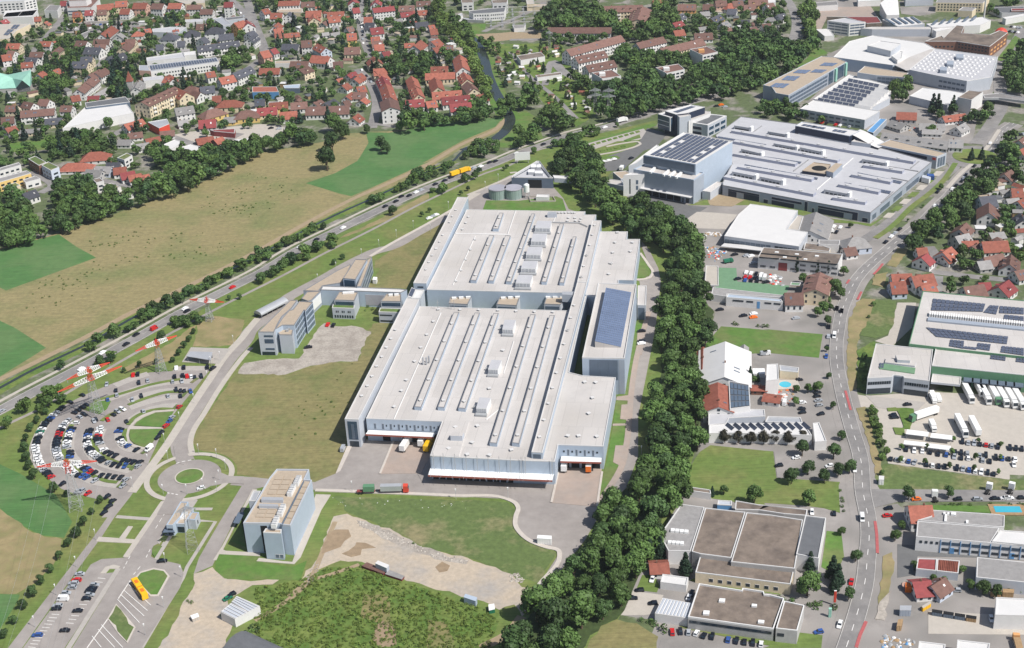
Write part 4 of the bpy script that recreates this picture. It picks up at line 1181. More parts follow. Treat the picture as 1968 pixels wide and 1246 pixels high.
hb.obj('sign_frame','steel',o)
tag(o,'white billboard on two posts between highway and utility building','billboard')
# ================================================================ the eastern works beyond the tree belt
HE = 7.0
eh = flat('assembly_hall','vast low factory hall with rows of long roof lights in the eastern works','factory hall',"e2 60,965 e3 415,1075 1080,522 e2 975,188 290,97 e1 920,420 1110,740 1000,960",HE,'steel_cladding','grey_membrane',cop='coping')
def ridge(par,s,z,wd,h,name='roof_light',front='lilac_glazing',top='grey_membrane'):
 """long low box whose near top edge runs between the two surveyed points"""
 a,b2 = (Vector(v) for v in P(s,z + h))
 nn = Vector((-(b2 - a).y,(b2 - a).x)).normalized()
 if nn.y < 0:
  nn = -nn
 p = ccw([tuple(a),tuple(b2),tuple(b2 + nn * wd),tuple(a + nn * wd)])
 mb = MB()
 mb.prism(p,z,z + h,0,top=1)
 return mb.obj(name,[front,top],par)
for q in ("e2 165,272 e3 0,360","e3 0,362 880,515","e2 185,405 1505,648","e2 185,562 970,695","e2 240,725 1180,885","e2 65,850 1200,1072","e3 0,905 355,958","e3 330,553 760,620","e3 200,655 630,735","e3 60,762 500,845"):
 r = ridge(eh,q,HE,4.5,2.0)
 a,b2 = P(q,HE + 2)
 n = max(2,int(math.dist(a,b2) / 16))
 for k in range(n):
  t = (k + .5) / n
  inst('roof_vent',VENT,eh,(a[0] + (b2[0] - a[0]) * t,a[1] + (b2[1] - a[1]) * t + 2,HE + 2),0,(1.6,1.2,.9))
for q in ("e2 200,205 390,235","e2 625,280 845,318","e2 700,430 965,478","e2 1030,480 1290,535","e2 290,500 520,555","e2 175,785 450,840","e2 525,850 790,905","e2 1335,1010 1625,1065","e3 320,485 565,530"):
 u = ridge(eh,q,HE,5.5,3.0,name='air_handling_unit',front='metal',top='grey_membrane')
 a,b2 = P(q,HE + 3)
 d = (Vector(b2) - Vector(a)).normalized()
 nn = Vector((-d.y,d.x)) if -d.y * 0 + d.x > 0 else Vector((d.y,-d.x))
 e = Vector(b2) + d * .3
 bx('unit_hood',[tuple(e),tuple(e + d * 1.6),tuple(e + d * 1.6 + nn * 4),tuple(e + nn * 4)],HE,HE + 3.6,'paint_white',u)
 for k in range(5):
  t0 = Vector(a) + (Vector(b2) - Vector(a)) * (.08 + .18 * k)
  bx('louvre',[tuple(t0),tuple(t0 + d * 2.2),tuple(t0 + d * 2.2 - nn * .12),tuple(t0 - nn * .12)],HE + .3,HE + 1.4,'glass',u)
for q,n in (("e2 335,698 1262,868 1250,895 320,722",12),("e2 0,345 612,448 590,470 -20,365",9),("e2 535,590 1055,668 1035,692 518,612",7),("e3 275,635 765,735 735,762 250,655",8),("e3 285,775 640,840 620,872 265,803",6),("e3 130,745 210,757 195,778 118,765",2)):
 pv_rows(eh,q,HE,n,1,gap=.03,lift=.3)
cb = flat('courtyard_block',None,None,"e2 1205,675 1420,700 1345,820 1060,780",9.0,'navy_cladding','gravel_roof',cop='gravel_roof',parent=eh)
cd = MB()
c = P("e2 1275,745",9.06)[0]
cd.cyl(c[0],c[1],9.0,9.08,5.0,28)
cd.obj('round_opening','dark_void',cb)
bx('courtyard_wing',"e2 1480,680 1570,690 1452,800 1365,775",HE,11,'steel_cladding',eh,'gravel_roof')
for q in ("e2 1700,620 1240,1020","e2 550,215 430,300","e2 1140,640 950,785","e3 940,515 850,590","e3 660,845 530,965","e3 1000,600 700,570" if 0 else "e3 935,625 600,570","e3 820,730 640,695"):
 pt = P(q,HE)
 sb = MB()
 sb.bar((*pt[0],HE + .2),(*pt[1],HE + .2),.45)
 sb.obj('roof_seam','pale_coping' if 'e2 1700' in q else 'coping',eh)
k = find_wall(eh,"e3 0,1000")
for u0,u1,z0,z1 in ((.04,.26,4.3,5.6),(.04,.1,.3,4.2),(.15,.26,.3,4.2),(.345,.55,4.0,5.6),(.345,.5,.3,3.4),(.66,.92,4.2,5.6),(.66,.83,.3,3.9),(.885,.92,.3,4.2),(.29,.32,.3,3),(.95,.985,.3,3),(.57,.59,.3,6.6),(.62,.635,.3,3)):
 fac(eh,k,1,u0,u1,z0,z1,m='navy_cladding',name='window_band',frame='pale_coping')
k = find_wall(eh,"e3 750,800")
for u0,u1 in ((.03,.09),(.15,.3),(.36,.5),(.57,.78),(.86,.95)):
 fac(eh,k,1,u0,u1,1.0,4.6,m='slate_glass',name='window_band',frame='pale_cladding')
# high-bay block
hb0 = flat('high_bay_store','blue-grey high-bay store with striped solar roof towering over the eastern works','warehouse',"e1 -15,815 150,735 790,852 672,938",16.5,'steel_cladding','membrane',cop='blue_cladding',lip=.8)
hb1 = flat('upper_store',None,None,"e1 110,648 560,385 1115,490 695,752",24.0,'blue_cladding','white_membrane',cop='pale_coping',parent=hb0)
A,B,C,D = quadpts("e1 172,640 590,402 1075,492 690,735",24.1)
for k in range(10):
 t0,t1 = (k + .1) / 10,(k + .84) / 10
 na = 8
 for j in range(na):
  if k in (1,8) and j in (1,3,5):
   continue
  s0,s1 = (j + .03) / na,(j + .97) / na
  cs = []
  for t,s in ((t0,s0),(t0,s1),(t1,s1),(t1,s0)):
   cs.append((A * (1 - s) + B * s) * (1 - t) + (D * (1 - s) + C * s) * t)
  mb = MB()
  p = ccw([tuple(v.xy) for v in cs])
  mb.prism(p,24.1,24.5)
  mb.obj('solar_panel','pv_dark',hb1)
k = find_wall(hb1,"e1 400,700")
fac(hb1,k,1,0,1,19.0,24.4,m='slate_cladding',name='wall_band',dep=1.6)
for q in ("e1 160,830 225,768 245,775 185,838","e1 315,862 385,798 405,805 335,868","e1 380,875 455,812 475,820 402,880","e1 455,890 525,825 545,833 480,895"):
 bx('roof_duct',q,16.5,17.8,'paint_white',hb0)
k = find_wall(hb0,"e1 330,875")
for j in range(5):
 fac(hb0,k,1,.2 + .12 * j,.31 + .12 * j,.3,4.6,m='dark_void',name='dock_door')
fac(hb0,k,1,.82,.84,.3,3,m='glass',name='door')
fac(hb0,k,1,.88,.93,.3,3.4,m='glass',name='door')
a,b2 = (Vector(v) for v in wall_of(hb0,k))
d = b2 - a
nn = Vector((d.y,-d.x)).normalized()
bx('canopy',[tuple(a + d * .14),tuple(a + d * .98),tuple(a + d * .98 + nn * 3),tuple(a + d * .14 + nn * 3)],5.2,5.6,'pale_coping',hb0)
wb2 = flat('entrance_tower','white entrance tower with one dark slit window at the corner of the high-bay store','entrance tower',"c2 848,110 905,90 1040,98 1013,103",14.5,'white_wall','white_membrane')
k = find_wall(wb2,"c2 930,107")
fac(wb2,k,1,.28,.33,1.5,12,m='glass',name='window')
fac(wb2,k,1,.58,.68,8.2,11,m='slate_glass',name='window')
fac(wb2,k,1,.58,.68,4.2,7,m='slate_glass',name='window')
flat('annex','low pale entrance annex with one dark window between high-bay store and assembly hall','annex',"c2 1440,225 1550,155 1600,165 1500,235",5.6,'pale_cladding','membrane')
for q,lab in (("e1 -70,770 250,530 275,540 20,735",'long pale covered ramp climbing beside the solar high-bay store, outer one'),("c2 770,85 870,75 930,110 830,135",'tan flat roof at the foot of the covered ramps')):
 flat('covered_ramp',lab,'ramp',q,7.5,'pale_cladding','white_membrane' if 'outer' in lab else 'gravel_roof')
flat('skybridge','grey enclosed bridge coming out of the trees to the white entrance tower','bridge',"c2 690,130 840,150 850,190 720,165",7.0,'steel_cladding','membrane',z0=4)
# head office of the eastern works
ho = flat('head_office','dark navy head office with sloping roof beside the highway','office building',"e1 345,145 640,72 800,98 600,165 465,182",17.0,'navy_cladding','white_membrane')
pv_rows(ho,"e1 430,150 640,85 700,95 490,165",17,6,1,lift=.3)
o = flat('glass_office','cantilevered glass office cube on the head office, facing the car park','office building',"e1 262,178 348,152 470,185 412,222",14.5,'blue_glass','white_membrane',z0=4)
k = find_wall(o,"e1 330,205")
for z in (7,10.5):
 fac(o,k,1,.02,.98,z,z + .5,m='white_wall',name='spandrel')
fac(o,k,1,.9,.99,4.3,14.6,m='white_wall',name='end_frame',dep=.5)
flat('stair_core','silver stair core on the front of the navy head office','stair tower',"e1 470,182 600,165 640,195 510,215",16.0,'pale_cladding','membrane')
o = flat('office_building','two-storey pale office with a dark flat roof behind the navy head office','office building',"e1 605,272 860,180 1048,202 832,310",9.5,'pale_cladding','slate_roof',lip=.6,rim=1.6)
k = find_wall(o,"e1 720,292")
for z in (1.5,5.4):
 fac(o,k,1,.05,.7,z,z + 2.2,m='navy_cladding',name='window_band',frame='white_wall')
k = find_wall(o,"e1 940,255")
for z in (1.2,5.4):
 fac(o,k,3,.04,.96,z,z + 2.4,fill=.8,m='blue_glass',frame='white_wall')
flat('office_building','stepped white office volume between navy block and dark-roofed wing','office building',"e1 600,215 790,140 865,150 850,175 615,262",12.0,'white_wall','membrane')
# long navy office along the hall's far side
n1 = flat('long_office','long three-storey navy office with a white roof on the hall, higher west part','office building',"d1 235,945 285,915 720,985 640,1022",12.5,'navy_cladding','white_membrane',cop='pale_cladding')
for s in ("d1 300,930 400,945 370,960 275,942","d1 380,945 470,958 445,972 352,957","d1 530,968 630,984 600,1000 505,985"):
 pv_rows(n1,s,12.5,3,1,lift=.3)
k = find_wall(n1,"d1 430,985")
fac(n1,k,1,.07,.99,1.5,7.6,m='pale_cladding',name='wall_panel',dep=.4)
for z in (2.2,5.4):
 fac(n1,k,1,.1,.76,z,z + 1.7,m='navy_cladding',name='window_band',dep=.5)
wv = MB()
pa,pb = P("d1 640,1020 860,1082",11),P("d1 720,985 940,1048",11)
N = 8
vs = []
for k in range(N + 1):
 t = k / N
 z = 12.6 - 4.3 * (3 * t * t - 2 * t ** 3)
 for e in (pa,pb):
  q = (e[0][0] + (e[1][0] - e[0][0]) * t,e[0][1] + (e[1][1] - e[0][1]) * t)
  vs += [(*q,z),(*q,0)]
for k in range(N):
 i = 4 * k
 wv.add(vs[i:i + 8],[(0,4,6,2)],1)
 wv.add(vs[i:i + 8],[(1,5,4,0)],0)
 wv.add(vs[i:i + 8],[(2,6,7,3)],0)
tag(wv.obj('office_wave',['navy_cladding','white_membrane']),'wave-roofed white and navy middle part of the long office','office building')
n3 = flat('long_office','lower tan-roofed east part of the long office with a red sign at its corner','office building',"d1 850,1087 945,1047 1368,1150 1295,1178",8.6,'pale_cladding','gravel_roof',cop='pale_cladding')
k = find_wall(n3,"d1 1070,1135")
fac(n3,k,1,.06,.84,5.4,7.6,m='navy_cladding',name='window_band')
fac(n3,k,1,.62,.84,.4,5.2,m='navy_cladding',name='window_band')
fac(n3,k,1,.06,.55,2.4,3.6,m='navy_cladding',name='window_band')
fac(n3,k,1,.93,.985,6.2,7.9,m='signal_red',name='sign_panel',dep=.25)
k = find_wall(n3,"d1 1335,1165")
fac(n3,k,3,.1,.9,1,7.4,fill=.8,m='slate_glass')
flat('porch_block','pale stair porch with dark window in front of the wave-roofed office','porch',"d1 655,1062 700,1035 830,1058 800,1082",6.5 + 3,'pale_cladding','membrane')
flat('skybridge','blue metal roofed bridge from the long office to the white works hall','bridge',"d1 770,985 870,890 920,895 820,1000",9,'steel_cladding','blue_metal',z0=4.5)
# ---------------------------------------------------------------- north-eastern works
g1 = flat('glass_office','long glass-fronted office with tan roof and blue solar fields at the north-eastern works','office building',"d1 -5,640 60,655 90,700 185,717 620,467 540,432 432,424",11,'steel_cladding','gravel_roof',cop='pale_cladding')
for s in ("d1 90,622 200,628 145,665 35,655","d1 175,568 280,573 225,610 125,604","d1 260,522 360,526 310,556 210,551","d1 385,520 480,524 430,550 340,546","d1 455,470 560,474 510,500 410,496"):
 pv_rows(g1,s,11,3,1,m='pv_cell',lift=.4)
k = find_wall(g1,"d1 400,595")
for z in (1.2,4.4,7.6):
 fac(g1,k,14,.02,.66,z,z + 1.9,fill=.88,m='slate_glass')
fac(g1,k,1,.68,.76,.5,10.6,m='blue_glass',name='glazing')
fac(g1,k,1,.78,.81,.5,11.2,m='copper',name='glass_fin',dep=1.5)
fac(g1,k,1,.83,.95,.5,10.6,m='blue_glass',name='glazing')
fac(g1,k,1,.96,.99,.5,11.2,m='copper',name='glass_fin',dep=1.5)
sh = flat('sawtooth_hall','hall under seven north-light ridges carrying dark solar strips','factory hall',"d1 370,745 640,560 955,645 945,735 790,815",5.5,'pale_cladding','white_membrane')
for k in range(7):
 t = k / 6.0
 x0,y0 = 400 + (625 - 400) * t,735 + (590 - 735) * t
 x1,y1 = 790 + (950 - 790) * t,805 + (655 - 805) * t
 a,b2 = (Vector(v) for v in P(f"d1 {x0},{y0} {x1},{y1}",8))
 nn = Vector((-(b2 - a).y,(b2 - a).x)).normalized()
 nn = nn if nn.y > 0 else -nn
 mb = MB()
 v = [(*a,5.5),(*b2,5.5),(*(b2 + nn * 2),8),(*(a + nn * 2),8),(*(b2 + nn * 7),5.5),(*(a + nn * 7),5.5)]
 mb.add(v,[(0,1,2,3),(3,2,4,5),(0,3,5),(1,4,2)])
 o = mb.obj('roof_ridge','white_membrane',sh)
 e = (nn * 2).to_3d() + Vector((0,0,2.5))
 off = Vector((-nn.x * .12,-nn.y * .12,.1))
 A = Vector((*a,5.5)) + off
 B = Vector((*a,5.5)) + (Vector((*b2,5.5)) - Vector((*a,5.5))) * .72 + off
 for j in range(6):
  p0,p1 = A + (B - A) * (j / 6 + .005),A + (B - A) * ((j + 1) / 6 - .01)
  mb = MB()
  mb.add([tuple(p0 + e * .1),tuple(p1 + e * .1),tuple(p1 + e * .95),tuple(p0 + e * .95)],[(0,1,2,3)])
  mb.obj('solar_panel','pv_dark',o)
o = flat('white_hall','low white-roofed hall in front of the sawtooth ridges, row of trees before it','factory hall',"d1 372,752 868,835 755,902 270,818",7,'pale_cladding','white_membrane')
k = find_wall(o,"d1 500,860")
for z in (1.0,4.2):
 fac(o,k,9,.05,.95,z,z + 1.3,fill=.7,m='slate_glass')
o = flat('white_factory','large white factory with stepped roof and white penthouse at the north-eastern works','factory hall',"d1 520,430 640,312 820,268 1205,325 1280,366 965,492",10,'blue_cladding','white_membrane')
flat('penthouse',None,None,"d1 775,345 870,308 1025,330 950,385",15,'pale_cladding','white_membrane',parent=o)
flat('penthouse',None,None,"d1 955,420 1020,385 1040,390 1030,440 1000,455",13,'white_wall','white_membrane',parent=o)
bx('roof_strip',"d1 980,488 1090,428 1250,368 1275,372 1085,522 1060,525",10,10.6,'pale_coping',o,'membrane')
o = flat('skylight_hall','grey factory hall dotted with white roof domes at the north-eastern works','factory hall',"d1 1275,366 1752,428 1700,580 1520,610 1300,570 1075,522",10,'pale_cladding','grey_membrane',cop='white_wall')
A,B,C,D = quadpts("d1 1270,385 1740,440 1560,590 1100,515",10)
mb = MB()
for i in range(13):
 for j in range(8):
  x,y = (i + .5) / 13,(j + .5) / 8
  q = (A * (1 - x) + B * x) * (1 - y) + (D * (1 - x) + C * x) * y
  mb.cyl(q.x,q.y,10,10.7,1.3,8,r2=.8)
tag(mb.obj('roof_dome','white_wall',o),kind='stuff')
for s in ("d1 1440,405 1495,405 1495,435 1440,432","d1 1370,455 1420,455 1420,485 1370,482","d1 1320,500 1370,500 1370,530 1318,527"):
 bx('roof_unit',s,10,12.5,'steel_cladding',o)
k = find_wall(o,"d1 1400,590")
for z in (1.5,5.5):
 fac(o,k,6,.05,.95,z,z + 1.6,fill=.8,m='slate_glass')
o = flat('works_office','tan-roofed office block with a glazed front between the sawtooth ridges and the white factory','office building',"d1 700,545 755,498 1082,550 1050,582 840,566",10,'steel_cladding','gravel_roof')
k = find_wall(o,"d1 950,575")
for z in (1.2,4.4,7.2):
 fac(o,k,6,.05,.95,z,z + 1.8,fill=.9,m='slate_glass')
flat('white_hall','small white flat-roofed hall with trees at its front, south of the domed hall','factory hall',"d1 1090,722 1190,660 1400,682 1500,700 1440,775 1375,790",6,'pale_cladding','white_membrane')
o = flat('cube_block','white cube-like block with brown roof beside the small white hall','office block',"d1 1450,732 1530,680 1642,692 1555,752",11,'white_wall','brown_roof')
o = flat('brick_office','dark red brick office complex with courtyard at the far north-eastern corner','office building',"d1 1205,312 1330,268 1345,288 1440,192 1500,200 1480,250 1690,262 1760,232 1825,248 1690,352 1440,312",10.5,'brick','brown_roof')
k = find_wall(o,"d1 1565,332")
for z in (2,5.4,8):
 fac(o,k,9,.05,.95,z,z + 1.3,fill=.5,m='glass')
k = find_wall(o,"d1 1320,312")
for z in (2,5.4):
 fac(o,k,7,.05,.95,z,z + 1.3,fill=.5,m='glass')
k = find_wall(o,"d1 1757,300")
for z in (2,5.4):
 fac(o,k,5,.05,.95,z,z + 1.4,fill=.6,m='orange_render')
o = flat('white_office','white four-storey office with dark window bands in front of the brown flat roof','office building',"d1 475,158 612,138 762,168 640,180",11.5,'white_wall','grey_membrane')
for q in ("d1 550,168","d1 700,174"):
 k = find_wall(o,q)
 for z in (1.4,4.1,6.8,9.2):
  fac(o,k,3,.06,.94,z,z + 1.3,fill=.92,m='slate_glass')
flat('market_hall','wide flat brown-roofed hall behind the white four-storey office','hall',"d1 470,128 850,128 882,172 770,178 610,130",6,'brown_roof','maroon_tile')
flat('curved_hall','long low pale hall with a plain pale wall north of the white factory','hall',"d1 725,215 810,205 1255,205 1245,222 810,222",6.5,'pale_cladding','membrane')
o = flat('shed_roof_hall','white hall with slanting roof-light bands beside the tilted white auditorium','hall',"d1 885,150 1120,128 1205,182 1040,198 1000,200",6,'pale_cladding','white_membrane')
for k in range(5):
 bx('roof_light',f"d1 {905+48*k},{142-4*k} {920+48*k},{140-4*k} {985+48*k},{178-3*k} {968+48*k},{182-3*k}",6,7,'slate_glass',o)
o = flat('shed_roof_hall','curved white hall with a fan of glazed sawtooth lights near the tall mast','hall',"d1 1215,182 1640,130 1700,155 1620,192 1260,210",7,'white_wall','white_membrane')
for k in range(6):
 x,y = 1260 + 58 * k,172 - 6 * k
 bx('roof_light',f"d1 {x},{y} {x+18},{y-6} {x+44},{y-28} {x+26},{y-20}",7,9.5,'slate_glass',o)
flat('strip_office','white strip office with a dark window band in front of the curved sawtooth hall','office building',"d1 1262,225 1450,190 1460,205 1290,240",6,'white_wall','white_membrane')
ad = MB()
p = P("d1 870,40 915,20 1000,30 1015,95 920,98",9)
ad.add([(p[0][0],p[0][1],11),(p[1][0],p[1][1],13),(p[2][0],p[2][1],13),(p[3][0],p[3][1],7),(p[4][0],p[4][1],7)] + [(x,y,0) for x,y in p],[(0,4,3,2,1),(0,5,9,4),(4,9,8,3),(3,8,7,2),(2,7,6,1),(1,6,5,0)])
tag(ad.obj('auditorium','white_wall'),'tilted white wedge-roofed auditorium at the far edge of the town','auditorium')
o = flat('cream_office','long cream three-storey office with grey roof at the far top edge','office building',"d1 1290,20 1300,-10 1690,-20 1640,25",9,'cream_render','grey_tile')
k = find_wall(o,"d1 1460,22")
for z in (1.5,4.2,6.6):
 fac(o,k,14,.03,.97,z,z + 1.2,fill=.5,m='glass')
flat('cream_office','small cream block with a grey roof just behind the curved sawtooth hall','office building',"d1 1455,80 1490,55 1590,62 1560,85",6,'cream_render','grey_tile')
x,y = P("d1 1645,150",0)[0]
mb = MB()
mb.cyl(0,0,0,34,.9,10,r2=.6)
tag(mb.obj('radio_mast','pale_coping',loc=(x,y,0)),'tall slim pale mast beside the curved sawtooth hall','mast')
x,y = P("d1 1778,225",4)[0]
mb = MB()
for k in range(5):
 mb.cyl(0,0,6 * math.sin(math.pi / 2 * k / 5),6 * math.sin(math.pi / 2 * (k + 1) / 5),6 * math.cos(math.pi / 2 * k / 5),14,r2=6 * math.cos(math.pi / 2 * (k + 1) / 5) + .01)
tag(mb.obj('dome','signal_red',loc=(x,y,0)),'bright red dome behind the dark brick office','dome')
flat('road_bridge','grey road bridge crossing over the eastern main road','bridge',"d1 1640,712 1760,700 1960,735 1960,760 1760,735 1650,735",5.5,'steel','road_asphalt',z0=4)
# ---------------------------------------------------------------- businesses between tree belt and main road
o = flat('white_hall','large white-roofed hall with a dark glazed front band, next to the eastern works','hall',"m 530,65 1005,130 890,315 1105,345 1015,490 270,385 330,290 410,170",7.2,'pale_cladding','white_membrane',lip=.2)
k = find_wall(o,"m 600,440")
fac(o,k,9,.01,.63,1.2,5.4,fill=.93,m='slate_glass')
fac(o,k,5,.68,.97,.8,5.4,fill=.9,m='glass')
bx('canopy',"m 270,455 755,498 645,530 235,485",3.0,3.3,'pale_coping',o)
flat('link_block','cream flat-roofed strip between the large white hall and the grey gabled hall','annex',"m 1000,185 1060,190 1015,330 890,320",5.5,'white_wall','pale_concrete')
o = flat('factory_building','long low factory with a dark stepped roof and dark red gate, three poplars before it','factory',"m 660,500 1452,567 1408,668 608,592",7.5,'white_wall','brown_roof')
k = find_wall(o,"m 1000,632")
fac(o,k,1,.26,.37,.2,5.2,m='maroon_tile',name='gate')
for u0 in (.03,.15,.41,.53,.66,.79,.92):
 for z in (1.0,4.2) if u0 > .5 else (1.2,):
  fac(o,k,4,u0,u0 + .07,z,z + 1.2,fill=.75,m='glass')
for q in ("m 650,543 880,562 870,570 640,552","m 880,562 1050,578 1040,588 870,572","m 625,582 820,600 812,606 618,590","m 840,600 1400,655 1390,662 830,608"):
 bx('roof_light',q,7.5,8.4,'glass',o,'brown_roof')
for q in ("m 780,535 815,538 805,548 772,545","m 980,555 1015,558 1005,568 972,565","m 1180,572 1215,575 1205,585 1172,582","m 860,585 895,588 885,598 852,595","m 1065,605 1100,608 1090,618 1058,615"):
 bx('roof_dome',q,7.5,8.1,'paint_white',o)
flat('canopy_roof','cream flat canopy roof beside the green painted yard','canopy',"m 88,682 210,687 214,880 72,876",4.5,'pale_coping','pale_concrete',z0=4.0)
flat('low_shed','low mauve-grey flat-roofed shed along the green painted yard','shed',"m 155,900 862,980 850,1003 300,966 288,992 140,970",4,'white_wall','grey_tile')
o = flat('white_shed','long white shed with blue-white metal roof facing a small car park','shed',"m 310,966 832,1018 856,1045 288,1000",5.2,'white_wall','blue_cladding')
k = find_wall(o,"m 570,1022")
fac(o,k,1,.55,.6,.2,4.4,m='blue_metal',name='door')
for u0 in (.12,.19,.36,.68,.84):
 fac(o,k,1,u0,u0 + .12,3.4,4.4,m='glass')
flat('kiosk','small open kiosk with green roof by the brown-roofed house','kiosk',"m 935,848 1036,854 1022,882 928,878",3.6,'timber','green_yard',z0=3.2)
flat('garage','low flat annex with dark roof between grey shed and main road','garage',"m 1210,425 1425,430 1415,480 1212,470",4.5,'white_wall','grey_tile')
flat('garage','flat brown-roofed court building right behind the long stepped factory','garage',"m 1080,455 1210,470 1330,510 1320,545 1060,518",3.5,'cream_render','brown_roof')
o = flat('solar_shed','shed with a grey-blue solar roof next to the red roofed shed','shed',"c3 1636,440 1790,470 1800,632 1646,652",7.5,'white_wall','slate_roof')
pv_rows(o,"c3 1645,448 1786,476 1795,625 1650,642",7.6,5,4,m='slate_glass',lift=.2)
flat('workshop','silver-grey flat-roofed workshop in front of the red roofed shed','workshop',"c3 1485,648 1905,655 1912,705 1640,720 1620,760 1485,770",5,'pale_cladding','grey_membrane')
o = flat('sawtooth_shed','low white shed with a row of tilted solar racks behind the dark hedge trees','shed',"c3 1490,770 1600,760 d3 300,755 360,850 c3 1640,830 1490,835",5,'white_wall','white_membrane')
for k in range(11):
 x = 1610 + 57 * k
 s = f"c3 {x},{768-k*.8} {x+18},{768-k*.8} {x+72},{808} {x+50},{808}"
 A,B,C,D = quadpts(s,5.2)
 mb = MB()
 z = Vector((0,0,1.5))
 mb.add([tuple(A),tuple(D),tuple(C + z),tuple(B + z)],[(0,1,2,3)])
 mb.obj('solar_panel','pv_dark',o)
flat('white_pavilion','white flat-roofed pavilion at the roadside end of the solar racks','pavilion',"d3 366,757 414,752 470,893 382,898",4.5,'white_wall','white_membrane')
flat('long_canopy','long silver canopy strip along the car yard','canopy',"d3 30,706 275,714 290,755 10,748",4,'pale_cladding','metal',z0=3.4)
o = flat('white_house','white flat-roofed house with pool terrace beside the main road','house',"d3 22,318 106,313 112,430 15,442",8,'white_wall','white_membrane')
flat('white_house','low grey-roofed house wing next to the pool terrace house','house',"d3 116,322 262,342 256,376 120,362",4.5,'cream_render','metal')
for q,lab in (("d3 160,465",'small round blue pool on the terrace of the white house'),):
 x,y = P(q,.5)[0]
 o = empty('swimming_pool',(x,y,0))
 mb = MB()
 mb.box(0,0,.1,14,9,.5)
 mb.obj('terrace','pale_concrete',o)
 mb = MB()
 mb.cyl(0,0,.6,.66,3.0,18)
 mb.obj('basin','pool_water',o)
 tag(o,lab,'swimming pool')
# brown-roofed works beside the belt
r1b = flat('works_building','grey-roofed west wing of the large brown-roofed works by the belt','works building',"c4 1282,172 1456,196 1352,525 1185,522 1122,402",6.5,'white_wall','grey_tile')
for s in ("c4 1205,358 1340,372 1336,392 1200,378","c4 1185,448 1305,458 1302,478 1178,466"):
 pv = quadpts(s,6.6)
 for k in range(4):
  a = pv[0] + (pv[1] - pv[0]) * (k + .05) / 4
  b2 = pv[0] + (pv[1] - pv[0]) * (k + .92) / 4
  c2 = pv[3] + (pv[2] - pv[3]) * (k + .92) / 4
  d2 = pv[3] + (pv[2] - pv[3]) * (k + .05) / 4
  bx('roof_light',[tuple(v.xy) for v in (a,b2,c2,d2)],6.5,7.4,'paint_white',r1b)
wk = flat('works_building','brown-roofed middle hall of the large works by the belt','works building',"c4 1462,200 1762,232 1656,575 1425,545 1360,527",6.8,'grey_render','brown_roof')
wk2 = flat('works_building','broad stained brown-roofed hall of the large works, beside its slate wing','works building',"c4 1770,235 1947,252 d4 292,290 232,655 c4 1655,604",6.8,'grey_render','brown_roof')
wk3 = flat('works_building','low brown-roofed front range of the large works with small windows','works building',"c4 1428,545 1652,578 1655,606 d4 228,657 200,772 c4 1388,682",5,'cream_render','brown_roof')
k = find_wall(wk3,"c4 1700,735")
fac(wk3,k,8,.12,.9,1.6,3.0,fill=.42,m='glass',frame='white_wall')
sl = flat('works_building','dark slate-roofed east wing of the large works by the lawn','works building',"d4 310,256 466,276 410,580 242,546",7.5,'white_wall','slate_roof')
flat('works_building','low brown-roofed back strip of the large works behind the halls','works building',"c4 1690,146 1862,176 1947,182 d4 0,180 326,212 318,258 150,245 c4 1860,216 1685,212",4.5,'grey_render','brown_roof')
flat('container','blue and white container beside the brown-roofed works','container',"c4 1558,142 1662,148 1660,182 1552,176",2.6,'blue_metal','pale_cladding')
flat('white_wall_shed','low shed with a white slatted front behind the grey-roofed works wing','shed',"c4 1338,42 1500,65 1505,95 1335,70",3,'white_wall','brown_roof')
o = flat('office_works','single-storey works with brown roof and white fascia facing the parked cars','works building',"c4 1415,772 1735,822 1740,806 1898,830 1905,852 1947,856 d4 152,882 72,1112 c4 1332,1022",5.2,'grey_render','brown_roof',cop='white_wall',lip=.8)
k = find_wall(o,"c4 1650,1075")
fac(o,k,1,.02,.98,3.2,4.4,m='glass',name='window_band')
for q in ("c4 1570,872 1612,874 1606,898 1562,894","c4 1450,962 1495,965 1490,992 1444,988","c4 1812,912 1850,916 1846,932 1808,928","c4 1860,1032 1905,1036 1900,1056 1855,1052"):
 bx('roof_light',q,5.2,6.0,'paint_white',o)
o = flat('corner_block','brown-roofed corner block with a white fascia at the roadside car yard','works building',"d4 152,896 304,930 250,1120 90,1102",6.2,'grey_render','brown_roof',cop='white_wall')
fac(o,find_wall(o,"d4 170,1112"),1,.08,.4,3,4.4,m='glass')
o = flat('slatted_shed','white shed with a ribbed translucent roof next to the pale yard','shed',"c4 1142,870 1370,912 1330,1022 1085,986",4.2,'white_wall','white_membrane',lip=.1)
A,B,C,D = quadpts("c4 1148,876 1364,914 1326,1016 1092,982",4.3)
for k in range(9):
 a,b2 = A + (B - A) * (k + .1) / 9,A + (B - A) * (k + .6) / 9
 d2,c2 = D + (C - D) * (k + .1) / 9,D + (C - D) * (k + .6) / 9
 bx('roof_panel',[tuple(v.xy) for v in (a,b2,c2,d2)],4.2,4.5,'pale_cladding',o)
flat('garage','white flat-roofed garage row behind the single-storey works','garage',"c4 1142,696 1336,722 1320,782 1126,756",3.2,'white_wall','white_membrane')
